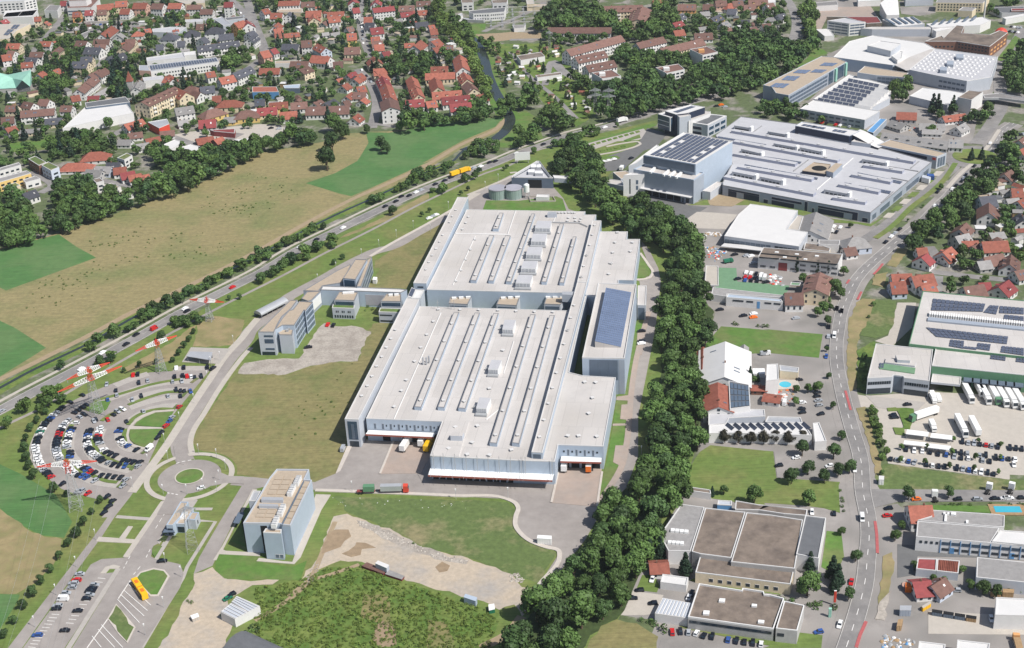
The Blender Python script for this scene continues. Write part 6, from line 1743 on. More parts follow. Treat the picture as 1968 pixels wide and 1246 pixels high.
for q,h,lab,wall,roof in (("a2 690,137 745,126 777,150 720,164",7.5,'slim white cube house, rear one beside the meadow trees','white_render','brown_roof'),("a2 765,182 835,166 906,196 832,212",7.5,'broad white cube house beside the meadow trees','white_render','gravel_roof'),("a2 862,236 930,216 996,240 915,262",3.8,'low white cube house with a tan roof beside the meadow trees','white_render','gravel_roof'),
                              ("a2 0,52 140,12 156,30 -20,82",7,'white terrace row with a pale red roof at the left edge','white_render','grey_tile'),("a2 -20,132 200,72 232,92 -20,165",7,'yellow-ended terrace row with a grey roof at the left edge','yellow_render','grey_tile'),("a2 172,142 262,112 302,132 190,162",5,'short white terrace with a grey roof by the curved estate lane','white_render','grey_tile'),("a2 22,192 112,162 152,182 50,212",5,'short cream terrace with a green roof by the curved estate lane','cream_render','lawn'),
                              ("a2 310,32 362,6 442,46 380,72",8,'pale blue cube house with a green roof at the estate lane','pale_blue_render','rough_grass'),("a1 212,1192 262,1170 347,1217 290,1242",7.5,'dark red cube house with a green roof at the estate lane','brick','rough_grass'),("a1 875,1185 950,1148 990,1165 930,1200",7,'white cube house with a green roof below the sheds','white_render','rough_grass'),
                              ("a1 468,965 640,802 945,777 1000,850 880,872",7,'large white flat-roofed supermarket in the town','white_wall','white_membrane'),("a1 636,772 940,727 972,766 645,807",8.5,'dark roof block behind the white supermarket','slate_cladding','slate_roof'),("a1 1105,917 1250,892 1267,930 1190,962",6,'bright red glass-roofed pavilion near the supermarket','signal_red','metal'),
                              ("a1 1207,1092 1310,1047 1382,1067 1272,1122",4,'white tent hall at the town yard, larger one','white_wall','white_membrane'),("a1 1350,1107 1430,1082 1527,1107 1450,1152",4,'white hall with a red roof stripe at the town yard','white_wall','white_membrane'),("a1 1600,1112 1700,1072 1782,1092 1700,1132",4,'grey hall with a pale roof patch at the town yard','steel_cladding','slate_roof'),("a1 1750,1047 1947,1032 1960,1082 1850,1087",4,'white low hall at the right end of the town yard','white_wall','white_membrane'),
                              ("a1 1570,975 1760,965 1755,1000 1600,985",4,'dark red flat-roofed shed by the pale town yard','maroon_tile','maroon_tile'),("b1 -20,652 162,652 177,690 -20,692",6,'bright blue hall with a red roof edge in the town','blue_metal','red_tile'),("b1 210,642 340,632 332,662 220,662",4.5,'open shed with a light blue metal roof in the town','slate_cladding','blue_cladding'),("q3 215,892 590,882 592,920 215,930",4,'long pale flat roof beside the pink gabled house','white_render','gravel_roof'),
                              ("q3 250,125 605,120 608,185 240,180",4,'flat tan-roofed hall below the red-roofed school','cream_render','gravel_roof'),("q2 640,10 1080,0 1080,40 800,60",5,'wide cream flat roof at the top edge of the town','cream_render','pale_concrete'),("q2 320,425 600,395 820,400 700,480 330,470",5,'grey flat-roofed hall among the white villas','pale_cladding','grey_membrane'),("q2 1075,275 1250,270 1330,245 1475,360 1350,375 1240,300 1085,305",6,'pale green angled canopy roof near the orange house','pale_cladding','metal'),("q2 1370,262 1620,240 1660,270 1400,300",6,'grey-blue flat roof beside the orange house','pale_cladding','slate_roof'),("q2 800,290 1060,280 1060,320 800,330",5,'pale low building with dark arches near the villas','white_render','grey_membrane'),("q2 775,765 950,745 955,800 790,810",6,'white flat-roofed block beside the solar-roofed school','white_wall','white_membrane'),
                              ("q1 1080,540 1290,450 1310,490 1220,570",3.5,'grey flat garage roof between the red gable and the trees','grey_render','grey_tile'),("q2 180,1132 480,1102 500,1152 200,1182",6,'grey flat-roofed building below the solar-roofed school','white_render','grey_membrane'),("q1 1200,330 1320,325 1330,350 1180,355",3,'low brown flat roof at the town car park','brick','brown_tile'),
                              ("r4 1020,370 1215,365 1190,410 1045,420",3.5,'white shed with a grey roof beside the sandy bike track','white_wall','grey_tile'),("c1 50,420 230,392 262,425 80,455",4.5,'long white allotment clubhouse with flat roof','white_wall','brown_roof'),("c1 190,568 380,542 390,560 205,585",3,'low white garage row by the allotment lane','white_wall','brown_roof'),("r4 225,215 290,195 300,235 235,245",5,'small white transformer house left of the white station building','white_wall','grey_membrane'),("r2 40,275 160,270 210,335 120,340",4,'bright white tent roof beside the street avenue','white_wall','white_membrane'),("r4 230,250 380,270 620,290 600,300 350,290",2.5,'low pale equipment row on the station lawn','steel','metal'),
                              ("r2 -10,32 230,12 245,48 0,64",5,'long grey retail roof at the top edge beside the avenue','white_wall','grey_tile'),("r2 1640,72 1968,62 1975,128 1765,122",5,'long grey roof with a red stripe at the top right corner','white_wall','slate_roof'),("r2 1850,82 1975,80 1975,100 1850,104",6,'dark red raised roof at the top right corner','brick','maroon_tile'),("r2 1770,166 1975,130 1975,150 1800,182",5,'slim white roof under the top right corner','white_wall','white_membrane'),("r4 270,-5 440,-15 455,42 285,50",8,'white block at the top edge left of the striped slab','white_wall','brown_roof'),
                              ("r4 1220,8 1330,2 1340,58 1232,64",7,'cream block at the top edge above the switchyard','cream_render','pale_concrete'),("r4 1330,62 1560,70 1550,100 1320,102",4,'tan low roofs above the switchyard trees','cream_render','gravel_roof'),("r2 420,-20 640,-30 640,5 430,18",5,'white retail hall at the top edge right of the avenue','white_wall','white_membrane'),("r2 860,-30 1120,-40 1130,-5 870,5",6,'pale hall at the top edge behind the auditorium','pale_cladding','grey_membrane'),("c1 1890,-10 1990,-20 1990,20 1900,25",5,'white flat building at the top by the avenue','white_wall','white_membrane'),("r4 715,10 915,-15 955,5 940,45 730,50",11,'white striped apartment slab at the top edge behind the station','white_wall','brown_roof'),("q1 -100,-10 480,-60 520,-30 350,15 -100,40",13,'big white factory block at the top left corner','white_wall','grey_membrane'),("q1 40,262 75,160 545,132 550,165 470,248",8,'white block with a full solar roof at the top left','white_wall','white_membrane'),("q1 -60,360 440,350 235,450 130,560 -60,575",7.5,'cream flat-roofed works with solar patches at the left edge','cream_render','pale_concrete'),("q1 640,155 720,82 882,86 830,165",8,'pale block with a grey roof beside the trees at the top left','white_render','grey_tile')):
 o = flat('building' if 'house' not in lab else 'house',lab,'building' if 'house' not in lab else 'house',q,h,wall,roof,lip=.35)
 if wall == 'white_wall' and 'solar' in lab:
  pv_rows(o,"q1 95,195 540,150 480,225 45,250",8,2,4,gap=.02,lift=.3)
 elif 'solar patches' in lab:
  pv_rows(o,"q1 120,425 215,430 110,520 45,515",7.6,2,2,lift=.3)
  pv_rows(o,"q1 200,362 300,360 240,425 150,420",7.6,2,2,lift=.3)
 elif 'cube' in lab or 'terrace' in lab or 'slab' in lab or 'factory block' in lab:
  n = len(o['poly']) // 2
  for k in range(n):
   a,b2 = wall_of(o,k)
   if a[1] + b2[1] < sum(list(o['poly'])[1::2]) / n * 2 - 1 or True:
    L = math.dist(a,b2)
    m = max(1,int(L / 4.5))
    if L > 4:
     for z in [1.1 + 2.8 * j for j in range(max(1,int((h - 1) / 2.8)))]:
      if a[1] + b2[1] < 2 * sum(list(o['poly'])[1::2]) / n:
       fac(o,k,m,.05,.95,z,z + 1.3,fill=.55)
# stepped white terraces, top left
o = flat('terrace_block','big white stepped block with dark bands at the top left','building',"q1 968,78 1010,20 1300,-10 1450,0 1330,125 975,135",8,'white_wall','brown_tile',lip=1.2)
flat('upper_storey',None,None,"q1 985,10 1010,-30 1300,-40 1320,-20 1250,20 1000,30",13,'white_wall','brown_tile',parent=o,lip=1.0)
for z in (1.5,4.8):
 fac(o,find_wall(o,"q1 1150,130"),1,.02,.98,z,z + 1.4,m='slate_glass',name='window_band')
# solar-roofed school
o = flat('school','long old school with a striped solar roof and pink end wall','school',"q2 262,945 1250,832 1292,900 300,1042",8,'white_render','metal',lip=.1)
pv_rows(o,"q2 275,948 1245,838 1280,895 305,1030",8.2,26,1,gap=.16,lift=.3)
rows_of_windows(o,"q2 800,975",22,(1.2,4.4),.5)
flat('school_wing',None,None,"q2 130,950 252,950 292,1030 128,1022",9,'pink_render','metal',parent=o,lip=.1)
flat('school','pale flat-roofed rear wing of the solar-roofed school','school',"q2 235,850 770,772 802,842 245,902",8.5,'white_render','grey_membrane',lip=.8)
# copper-roofed church
cm = MB()
pk = {k: (*P(s,z)[0],z) for k,(s,z) in dict(a=("a1 -10,545",14),b=("a1 230,525",14.5),v=("a1 95,588",8.5),f=("a1 165,602",12),e1=("a1 -40,668",4),e2=("a1 120,660",4),e3=("a1 225,650",4),e4=("a1 242,620",3.5),n1=("a1 60,560",4)).items()}
cv = list(pk)
vs = [pk[k] for k in cv]
ix = {k: i for i,k in enumerate(cv)}
cm.add(vs,[tuple(ix[c] for c in t) for t in (('a','e1','v'),('v','e1','e2'),('v','e2','f'),('f','e3','b'),('b','v','f'),('b','e3','e4'),('a','v','n1'),('n1','v','b'),('b','e4','n1'))])
x,y = P("a1 100,640")[0]
ch = empty('church',(x,y,0))
cm.obj('roof','copper',ch,loc=(-x,-y,0))
gm = MB()
gm.add([pk['f'],pk['e2'],pk['e3'],(pk['e2'][0],pk['e2'][1],0),(pk['e3'][0],pk['e3'][1],0)],[(0,1,3,4,2)])
gm.obj('glass_gable','slate_glass',ch,loc=(-x,-y,0))
gm = MB()
gm.prism([pk[k][:2] for k in ('e1','e2','e3','e4','n1')],0,3.4)
gm.obj('wall','grey_render',ch,loc=(-x,-y,0))
FOOTP.append(ccw([pk[k][:2] for k in ('e1','e2','e3','e4','n1')]))
tag(ch,'tent-shaped church under a green copper roof at the left edge','church')
# little red-capped chapel tower
x,y = P("a1 985,690",0)[0]
tw = empty('chapel_tower',(x,y,0))
mb = MB()
mb.box(0,0,0,5,5,10)
mb.obj('tower_wall','grey_render',tw)
mb = MB()
mb.add([(-2.8,-2.8,10),(2.8,-2.8,10),(2.8,2.8,10),(-2.8,2.8,10),(0,0,19)],[(0,1,4),(1,2,4),(2,3,4),(3,0,4)])
mb.obj('spire','red_tile',tw)
tag(tw,'chapel tower with a pointed red spire above the mansard building','tower')
# white station building with switchyard
o = flat('station_building','long white building with rows of dark windows and a grey roof beside the switchyard','building',"r4 385,165 600,140 690,130 925,112 905,178 690,195 450,205 395,185",8,'white_wall','slate_roof')
rows_of_windows(o,"r4 800,186",7,(2,5.4),.5)
rows_of_windows(o,"r4 560,200",6,(2,5.4),.5)
gx = P("r4 1120,300")[0]
sw = MB()
for i in range(6):
 for j in range(4):
  x,y = gx[0] - 28 + 11 * i,gx[1] - 25 + 20 * j
  sw.bar((x,y,0),(x,y,5),.2)
  sw.bar((x - 5,y,5),(x + 5,y,5),.2)
  sw.box(x,y + 3,0,2,2,2.4)
sg = empty('switchyard',(*gx,0))
tag(sw.obj('busbar_frame','metal',sg,loc=(-gx[0],-gx[1],0)),kind='stuff')
tag(sg,'electrical switchyard of grey busbar frames beside the white station building','switchyard')
# sheds, garages and outbuildings in the gaps between the houses
FB0 = [(min(q[0] for q in p),max(q[0] for q in p),min(q[1] for q in p),max(q[1] for q in p)) for p in FOOTP]
gf = random.Random(21)
SHEDS = []
for cl,s,n in (('the old town gardens',"a1 40,560 480,130 1850,60 b1 1300,60 1620,400 1560,700 900,880 500,880 0,900 a1 1400,1060 600,980 60,1000",120),('the upper street gardens',"r1 300,150 800,30 1500,60 1520,330 900,380 560,330",14),('the gardens east of the main road',"s1 900,600 1336,400 1336,1200 900,1050",14)):
 pp = P(s)
 xs,ys = [q[0] for q in pp],[q[1] for q in pp]
 k = t = 0
 while k < n and t < 6000:
  t += 1
  x,y = gf.uniform(min(xs),max(xs)),gf.uniform(min(ys),max(ys))
  if not inside(x,y,pp) or any(a - 4 < x < b2 + 4 and c - 4 < y < d + 4 for a,b2,c,d in FB0) or any((a - x) ** 2 + (b2 - y) ** 2 < (r + 3) ** 2 for a,b2,r in ROADS):
   continue
  FB0.append((x - 4,x + 4,y - 4,y + 4))
  k += 1
  SHEDS.append((x,y,cl,gf.choice(('brown_tile','grey_tile','red_tile','gravel_roof','slate_roof','white_membrane'))))
SHEDS.sort(key=lambda q: px_of(q[0],q[1])[0])
cn = {}
for x,y,cl,rf in SHEDS:
 lx,ly,h = gf.uniform(5,9),gf.uniform(4,6),gf.uniform(2.6,4.2)
 cn[cl,rf] = cn.get((cl,rf),0) + 1
 o = empty('outbuilding',(x,y,0),gf.choice((.1,.3,-.2,.6)) + gf.choice((0,math.pi / 2)))
 mb = MB()
 mb.box(0,0,0,lx,ly,h)
 mb.obj('wall',gf.choice(('white_render','cream_render','white_render','grey_render','timber')),o)
 mb = MB()
 X,Y = lx / 2 + .3,ly / 2 + .3
 pk = 1.5 if 'tile' in rf else .25
 mb.add([(-X,-Y,h),(X,-Y,h),(X,Y,h),(-X,Y,h),(-X,0,h + pk),(X,0,h + pk)],[(0,1,5,4),(2,3,4,5),(0,4,3),(1,2,5)])
 mb.obj('roof',rf,o)
 X,Y = lx / 2,ly / 2
 FOOTP.append([(x - Y,y - Y),(x + Y,y - Y),(x + Y,y + Y),(x - Y,y + Y)])
 tag(o,f"small outbuilding, {rf.split('_')[0]} roof, {nth(cn[cl, rf])} from left, {cl}",'outbuilding','outbuildings of ' + cl.replace('the ','',1))
# ================================================================ vehicles
def car_meshes(L,W,Hh,hood,boot,van=False):
 """body in side profile with wheels; window panes apart"""
 b = MB()
 zb,zw = .28,.86 if not van else 1.05
 x0,x1 = -L / 2,L / 2
 def loop(x,z,wd):
  return [(x,-wd / 2,z),(x,wd / 2,z)]
 prof = [(x0,.45,W * .9),(x0 + .1,zw - .1,W * .96),(x0 + .5,zw,W),(x1 - .6,zw - .02,W),(x1 - .12,zw - .22,W * .94),(x1,.45,W * .88)]
 top = []
 for x,z,wd in prof:
  top += loop(x,z,wd)
 bot = []
 for x,z,wd in prof:
  bot += loop(x,zb,wd)
 n = len(prof)
 fs = []
 for i in range(n - 1):
  fs.append((2 * i,2 * i + 2,2 * i + 3,2 * i + 1))
  fs.append((2 * n + 2 * i,2 * n + 2 * i + 2,2 * i + 2,2 * i))
  fs.append((2 * i + 1,2 * i + 3,2 * n + 2 * i + 3,2 * n + 2 * i + 1))
 fs += [(0,1,2 * n + 1,2 * n),(2 * n - 1,2 * n - 2,4 * n - 2,4 * n - 1)]
 b.add(top + bot,fs,0)
 # cabin: frustum with a painted roof
 r0,r1 = x0 + boot,x1 - hood
 t0,t1 = r0 + (.35 if not van else .1),r1 - (.75 if not van else .4)
 wb,wt = W * .96,W * .78 if not van else W * .9
 c = [(r0,-wb / 2,zw),(r1,-wb / 2,zw),(r1,wb / 2,zw),(r0,wb / 2,zw),(t0,-wt / 2,Hh),(t1,-wt / 2,Hh),(t1,wt / 2,Hh),(t0,wt / 2,Hh)]
 b.add(c,[(0,1,5,4),(1,2,6,5),(2,3,7,6),(3,0,4,7),(4,5,6,7)],0)
 for x in (x0 + .8,x1 - .85):
  for s in (-1,1):
   b.bar((x,s * (W / 2 - .2),.31),(x,s * (W / 2 + .01),.31),.32,1,10)
 panes = {}
 C = [Vector(v) for v in c]
 def pane(name,i,j,k,l,e0,e1,f0,f1):
  q = []
  for u,v in ((e0,f0),(e1,f0),(e1,f1),(e0,f1)):
   q.append((C[i] * (1 - u) + C[j] * u) * (1 - v) + (C[l] * (1 - u) + C[k] * u) * v)
  nn = (q[1] - q[0]).cross(q[3] - q[0]).normalized() * .025
  m = MB()
  m.add([tuple(p + nn) for p in q],[(0,1,2,3)])
  panes[name] = m.mesh(name.split('-')[0],['glass'])
 pane('windscreen',1,2,6,5,.06,.94,.12,.95)
 if not van:
  pane('rear_window',3,0,4,7,.08,.92,.12,.9)
  pane('side_window-a',0,1,5,4,.08,.92,.12,.88)
  pane('side_window-b',2,3,7,6,.08,.92,.12,.88)
 else:
  pane('side_window-a',0,1,5,4,.74,.96,.3,.9)
  pane('side_window-b',2,3,7,6,.04,.26,.3,.9)
 me = b.mesh('car',['white_paint','tyre'])
 return me,panes
CARM = dict(hatch=car_meshes(4.1,1.78,1.5,1.05,.12),saloon=car_meshes(4.6,1.82,1.45,1.2,.75),estate=car_meshes(4.7,1.84,1.5,1.2,.1),van=car_meshes(5.2,2.0,2.3,.55,.05,True))
CARS = []      # x, y, heading, colour, kind, label, group, pixel scale
def heading_of(p,i):
 a,b2 = Vector(p[max(i - 1,0)]),Vector(p[min(i + 1,len(p) - 1)])
 return math.atan2((b2 - a).y,(b2 - a).x)
def along(p,n):
 """n points evenly spaced along polyline p, with heading"""
 d = [0]
 for i in range(len(p) - 1):
  d.append(d[-1] + math.dist(p[i],p[i + 1]))
 out = []
 for k in range(n):
  t = d[-1] * (k / (n - 1) if n > 1 else .5)
  i = max(j for j in range(len(p) - 1) if d[j] <= t + 1e-9)
  u = (t - d[i]) / max(d[i + 1] - d[i],1e-6)
  a,b2 = p[i],p[i + 1]
  out.append((a[0] + (b2[0] - a[0]) * u,a[1] + (b2[1] - a[1]) * u,math.atan2(b2[1] - a[1],b2[0] - a[0])))
 return out
def cars(where,mode,s,codes,end='left end of'):
 """mode n: nose-in along a row; t: nose to tail; p<deg>: single points with that heading"""
 p = P(s)
 if mode[0] == 'p':
  pts = [(x,y,math.radians(float(mode[1:]))) for x,y in p]
 else:
  sp = smooth(p,4)
  if mode == 'n':
   room = int(sum(math.dist(sp[i],sp[i + 1]) for i in range(len(sp) - 1)) / 2.55) + 1
   while len(codes) > max(room,2):
    i = random.randrange(1,len(codes) - 1)
    codes = codes[:i] + codes[i + 1:]
  pts = along(sp,len(codes))
 cnt,tot = {},{}
 for c in codes:
  tot[c] = tot.get(c,0) + 1
 for (x,y,h),c in zip(pts,codes):
  if c == '.':
   continue
  van = c.isupper()
  cl = c.lower()
  cnt[c] = cnt.get(c,0) + 1
  hh = h + (math.pi / 2 if mode == 'n' else 0) + random.uniform(-.03,.03)
  if random.random() < .5:
   hh += math.pi
  kind = 'van' if van else random.choice(('hatch','hatch','saloon','estate'))
  if mode == 'n':
   jt = random.uniform(-.25,.25)
   x,y = x + math.cos(hh) * jt,y + math.sin(hh) * jt
  nm = ('delivery van' if van else 'car')
  lab = f"{PAINT[cl][0]} {nm} " + (f"{nth(cnt[c])} from {end} {where}" if tot[c] > 1 else where if len(codes) == 1 else f"only {PAINT[cl][0]} one {where}")
  CARS.append((x,y,hh,cl,kind,lab,where))
LOT = 'outermost curved car park row'
cars('in the outermost curved car park row','n',"p1 970,668 820,750 720,812 590,912 490,1005 400,1110 345,1175 p2 312,95 290,150 262,205 245,280 235,340 240,400 255,470 270,530 315,590 345,665 410,745 480,810","k..k.kkswpkkkwgwkkkwwwwwwwwwskkr".replace('p','b'),'the top of')
cars('at the foot of the curved car park','p55',"p2 660,920 910,1030 965,1030 1060,1070 a4 803,120 845,150 812,195 778,240","kssrkkkk",'left')
cars('in the upper part of the second curved row','n',"p1 1035,825 840,945","kkkk",'the top')
cars('behind the upper part of the second row','n',"p1 1000,972 925,1012","ks")
cars('in the second curved row, outer side','n',"p1 760,1060 700,1100 650,1170 p2 600,130 585,190 565,260 560,350 570,420 600,490 620,530","swswkkrrkkkksswws",'the top')
cars('in the second curved row, inner side','n',"p1 850,1110 p2 795,60 765,120 755,180 740,230 728,300 735,350 790,440 770,500","w.kbwwkkwws.kkb",'the top')
cars('at the bottom turn of the second row, lower side','n',"p2 690,610 760,660 880,775 950,785 1050,820 1170,870","swwwwkbbs.s",'left')
cars('at the bottom turn of the second row, upper side','n',"p2 850,590 920,600 965,645 1040,680 1085,725 1160,755","kwwkbrsk",'left')
cars('beside the striped mast arm, lower curved row','n',"p2 1280,785 1580,820","kkkwk",'left')
cars('in the third curved row, outer side','n',"p2 1080,70 1065,140 1050,220 1050,310 1065,365 1110,410 1170,460 1230,510 1300,555","kkbkwkwwkkwwskk",'the top')
cars('in the third curved row, inner side','n',"p2 1255,35 1240,100 1225,150 1215,215 1240,285","wwwrkks",'the top')
cars('at the bottom turn of the third row','n',"p2 1310,385 1345,420 1410,450 1495,475","wkkkk",'left')
cars('in the bottom third row before the lane','n',"p2 1385,590 1450,610 1530,630 1650,640","skkkkb",'left')
cars('in the bottom third row, upper side','n',"p2 1630,540 1770,582","kkk",'left')
cars('at the lane end of the third row','p60',"p2 1880,580 1850,640","ks")
cars('in the innermost bays by the half-moon lawn','n',"p2 1565,60 1545,95","kb")
cars('below the half-moon lawn','n',"p2 1560,205 1610,285 1655,305 1705,330 1770,360 1830,380","kwwb.k",'left')
cars('at the lane end of the lower curved row','p60',"p2 1660,860 1610,950","ss",'the top')
cars('in the third curved row, top side','n',"p1 1455,975 1520,940 1600,895","kksw",'left')
cars('alone near the third row top','p120',"p1 1370,1050","r")
cars('at the inner kerb by the mast foot','p120',"p1 1185,1050 1155,1078","ks")
cars('in the outer upper bays of the curved car park','p100',"p3 460,350 535,340 45,495 1140,245 1260,235 1630,230","rkswkk",'left')
cars('in the second upper row of the curved car park','p105',"p3 550,470 690,435 190,590 1115,380 1240,362 1310,370 1375,370 1430,380 1535,370","kskkkrwkk",'left')
cars('in the middle upper rows of the curved car park','p105',"p3 205,670 1085,455 1230,450 1140,590 1210,600 1270,600 1205,680","ssskkkk",'left')
cars('in the third upper row of the curved car park','p110',"p3 450,745 590,685 1010,680 1365,605 60,740","sksbb",'left')
cars('in the innermost upper row by the half-moon lawn','p115',"p3 355,1080 620,920","ks")
cars('along the inner lane of the half-moon lawn','p60',"p3 1190,850 1075,1015 1030,1080 980,1150 p4 900,115 845,190","rsbrkk",'the top')
cars('standing at the tip of the half-moon lawn','p62',"p4 715,375","W")
cars('stopped beside the paved shelter pad','p62',"p3 1715,250","k")
cars('driving round the roundabout','p20',"p4 1530,990","w")
cars('in the western row of the small car park','p-4',"p5 1150,190 1105,280 1060,325 1040,385 960,465 830,650 815,692 540,1075","srsssskb",'the top')
cars('in the small striped car park','p-4',"p5 910,555","W")
cars('in the eastern row of the small car park','p-4',"p5 1370,350 1330,400 1305,440 1300,492 1250,550 1120,722 935,1005","skkskkk",'the top')
cars('waiting near the yellow bus','p5',"a4 1215,602","k")
cars('parked on the gravel lot by the offices','p80',"o 1050,957 1120,965","rk")
cars('parked beside the glazed office entrance','p10',"b3 400,192","k")
cars('parked at the hall corner on the lawn','p80',"b3 660,955","S")
cars('by the white site building','p40',"a4 1735,852 1705,880","kg")
cars('by the pale bays of the utility lane','p30',"b2 1305,432 1330,420 1355,408","wsw",'left')
HWY = P(HW)
def on_road(poly,x,y):
 best = min(range(len(poly) - 1),key=lambda i: (poly[i][0] + poly[i + 1][0] - 2 * x) ** 2 + (poly[i][1] + poly[i + 1][1] - 2 * y) ** 2)
 return math.degrees(math.atan2(poly[best + 1][1] - poly[best][1],poly[best + 1][0] - poly[best][0]))
def road_cars(where,poly,s,codes,end):
 sm = smooth(poly)
 pts = P(s)
 tot = {c: codes.count(c) for c in codes}
 cnt = {}
 for (x,y),c in zip(pts,codes):
  cnt[c] = cnt.get(c,0) + 1
  cl = c.lower()
  nm = 'delivery van' if c.isupper() else 'car'
  CARS.append((x,y,math.radians(on_road(sm,x,y)),cl,'van' if c.isupper() else random.choice(('hatch','saloon','estate')),f"{PAINT[cl][0]} {nm} {nth(cnt[c]) + ' from ' + end if tot[c] > 1 else ''} driving on {where}".replace('  ',' '),'cars driving on ' + where))
road_cars('the highway',HWY,"a3 15,672 610,358 770,235 945,172 1020,100 1155,56 a2 1385,1112 1400,1130 1740,952 b2 335,650 460,596 660,506 975,346 1055,308 1095,272 1155,265 1208,240 1245,225 1350,180 1420,153 1468,128 1640,57 1690,46 1755,17 1800,8 c1 50,1156 250,1088 710,960 1010,868","swwkkRwkrwkwkkkkwskkkswkkwkwk",'the near end')
ERP = P(ER)
road_cars('the eastern main road',ERP,"d4 735,285 d3 680,1112 527,110 d2 548,1112 582,1130 912,612 955,570 982,546 1015,516 1280,342 1300,236 1410,216 1438,190 1575,45 d4 655,757 568,1078 s1 1010,140","WwWkkkwskWkWkkrwW",'the near end')
cars('parked by the bus lay-by of the main road','t',"d3 487,40 485,85 475,195 467,262","kskb",'the top')
cars('in the dispatch car park, back row','n',"d3 1485,900 1630,918 1745,935 1930,955","kssskrsk.kkk")
cars('under the western carports','n',"d3 1065,957 1185,970","kwww")
cars('under the eastern carports','n',"d3 1245,980 1365,997","kkkb")
cars('in the dispatch car park, second row','n',"d3 1430,977 1520,987 1660,1002","kks.sk")
cars('in the dispatch car park, third row','n',"d3 1425,1012 1545,1027 1690,1045","skwk.skk")
cars('in the dispatch car park, third row, right part','n',"d3 1735,1017 1880,1032","kbkw")
cars('in the dispatch car park, lowest row','n',"d3 950,1027 1090,1048 1170,1065 1355,1085 1540,1112 1720,1140","kk.sw.bs.kwkk.kssb.wwkk")
cars('near the end of the dispatch car park','p80',"d3 1870,1072","w")
cars('by the planted island in the truck yard','p5',"d3 965,700 978,718 1075,622","kkk")
cars('by the roadside yard fence','p15',"d3 402,530 398,558 408,590 415,625 425,692","kkssk",'the top')
cars('in the yard behind the solar racks','p10',"d3 285,652 287,680 290,605 265,435","kkwk",'the top')
cars('parked beside the machinery yard','p70',"d3 155,610 15,242 1900,238" if 0 else "d3 155,610","W")
cars('parked on the gravel beside the meadow lawn','p5',"d3 15,242 c3 1905,243","WS")
cars('in the small dark-treed car park','p10',"d3 240,1022 113,1080 490,1083","wkw")
cars('beside the garden hedge street','p0',"d4 1140,142 1450,142 1600,142 1730,137 1800,135 1832,135 1930,132","okskwwk",'left')
cars('outside the red-roofed corner house','p5',"d4 932,207 925,262","kr")
cars('behind the slate-roofed wing','p80',"d4 360,235 525,243","wk")
cars('before the blue-framed factory','p-5',"d4 1745,560","s")
cars('by the timber stacks','p-10',"d4 1440,822","s")
cars('outside the white hall office','p80',"d4 1700,1037 1825,1070","wg")
cars('at the roadside car yard','p10',"d4 410,1132","b")
cars('along the fascia works, lower edge','n',"c4 1215,1130 1338,1132 1408,1142 1442,1157 1490,1165 1625,1190 1680,1197 1730,1206 1780,1212 1880,1222","rkswkk.bkkkw")
cars('on the pale yard by the belt','p0',"c4 915,880 970,820 1070,918","kkk")
cars('by the white garage row','p70',"c4 1067,737 1340,870 1362,842","wwk")
cars('parked in the green yard rows, upper','n',"m 488,757 640,775","wswkw")
cars('parked in the green yard rows, lower','n',"m 480,800 620,815","rrkk")
cars('parked in the green yard rows, last','n',"m 480,832 600,842","bskk")
cars('before the long stepped factory','p20',"m 490,587 537,592 372,577 560,662 403,820 686,852","swkskk",'left')
cars('in the small car park by the white shed','p10',"m 460,1187 562,1167 560,1203 985,1212 225,1127","kwosk",'left')
cars('waiting at the junction by the poplars','p75',"m 1390,1117 1440,1142","kk")
cars('beside the grey gabled hall','p60',"m 1365,297 1428,305 1390,352","wwk")
cars('on the dark yard below the high-bay store','p20',"c2 1172,390 1190,382 1232,440","wsk")
cars('along the grassy island of the office forecourt','t',"u 1440,140 1620,108","wwww")
cars('near the covered ramps','p40',"u 1810,92","k")
cars('in the paved bays beside the belt road','p5',"c3 985,75 985,152 985,168","kkw",'the top')
cars('at the meeting of highway and slip road','p10',"c1 1580,790 1545,800 1610,805","oks")
cars('parked along the roundabout approach','t',"s1 740,500 780,440","ksk")
cars('in the top lot beside the street avenue','n',"r1 1570,140 1610,170 1650,240 1665,300 1680,400","kkksskwbkskk",'the top')
cars('in the lot at the upper right edge, back','n',"s1 1170,55 1330,48","kwsbkws")
cars('in the lot at the upper right edge, front','n',"s1 1180,85 1250,82","bwsk")
cars('in the town car park, upper row','n',"a1 480,195 1000,185","kwsrkskwksbkwskkrwkk")
cars('in the town car park, lower row','n',"a1 500,222 960,212","skwkkwsskbkwwk")
cars('parked in the yellow house street','t',"b1 800,210 812,330","wsksw",'the top')
cars('parked in the curved town street','t',"b1 800,530 870,620","wks")
cars('by the sheds at the pale town yard','p20',"b1 120,965 180,970 240,965","ksw")
cars('on the busy street at the top','t',"a1 1780,80 1850,160 1900,260","kwskrkbk")
cars('by the brick courtyard office','n',"d1 1840,240 1900,250","kskw")
cars('by the brick courtyard office, far row','n',"d1 1850,205 1920,215","kwss")
cars('in front of the white works hall','n',"d1 400,920 640,955","krk.rw.s")
def place_car(c):
 x,y,h,cl,kind,lab,grp = c
 me,panes = CARM[kind]
 o = inst('van' if kind == 'van' else 'car',me,None,(x,y,ground_z(x,y) + .005),h,(.95,.95,.98))
 o.material_slots[0].link = 'OBJECT'
 o.material_slots[0].material = PAINT[cl][1]
 if px_of(x,y)[2] > 2.6:
  for nm,pm in panes.items():
   inst(nm.split('-')[0],pm,o)
 tag(o,lab,'van' if kind == 'van' else 'car',grp if grp.startswith('cars') else 'cars ' + grp)
CARS.sort(key=lambda c: -px_of(c[0],c[1])[2] * (1.2 if c[4] == 'van' else 1))
print('cars',len(CARS))
for c in CARS[:296]:
 place_car(c)
fm = MB()
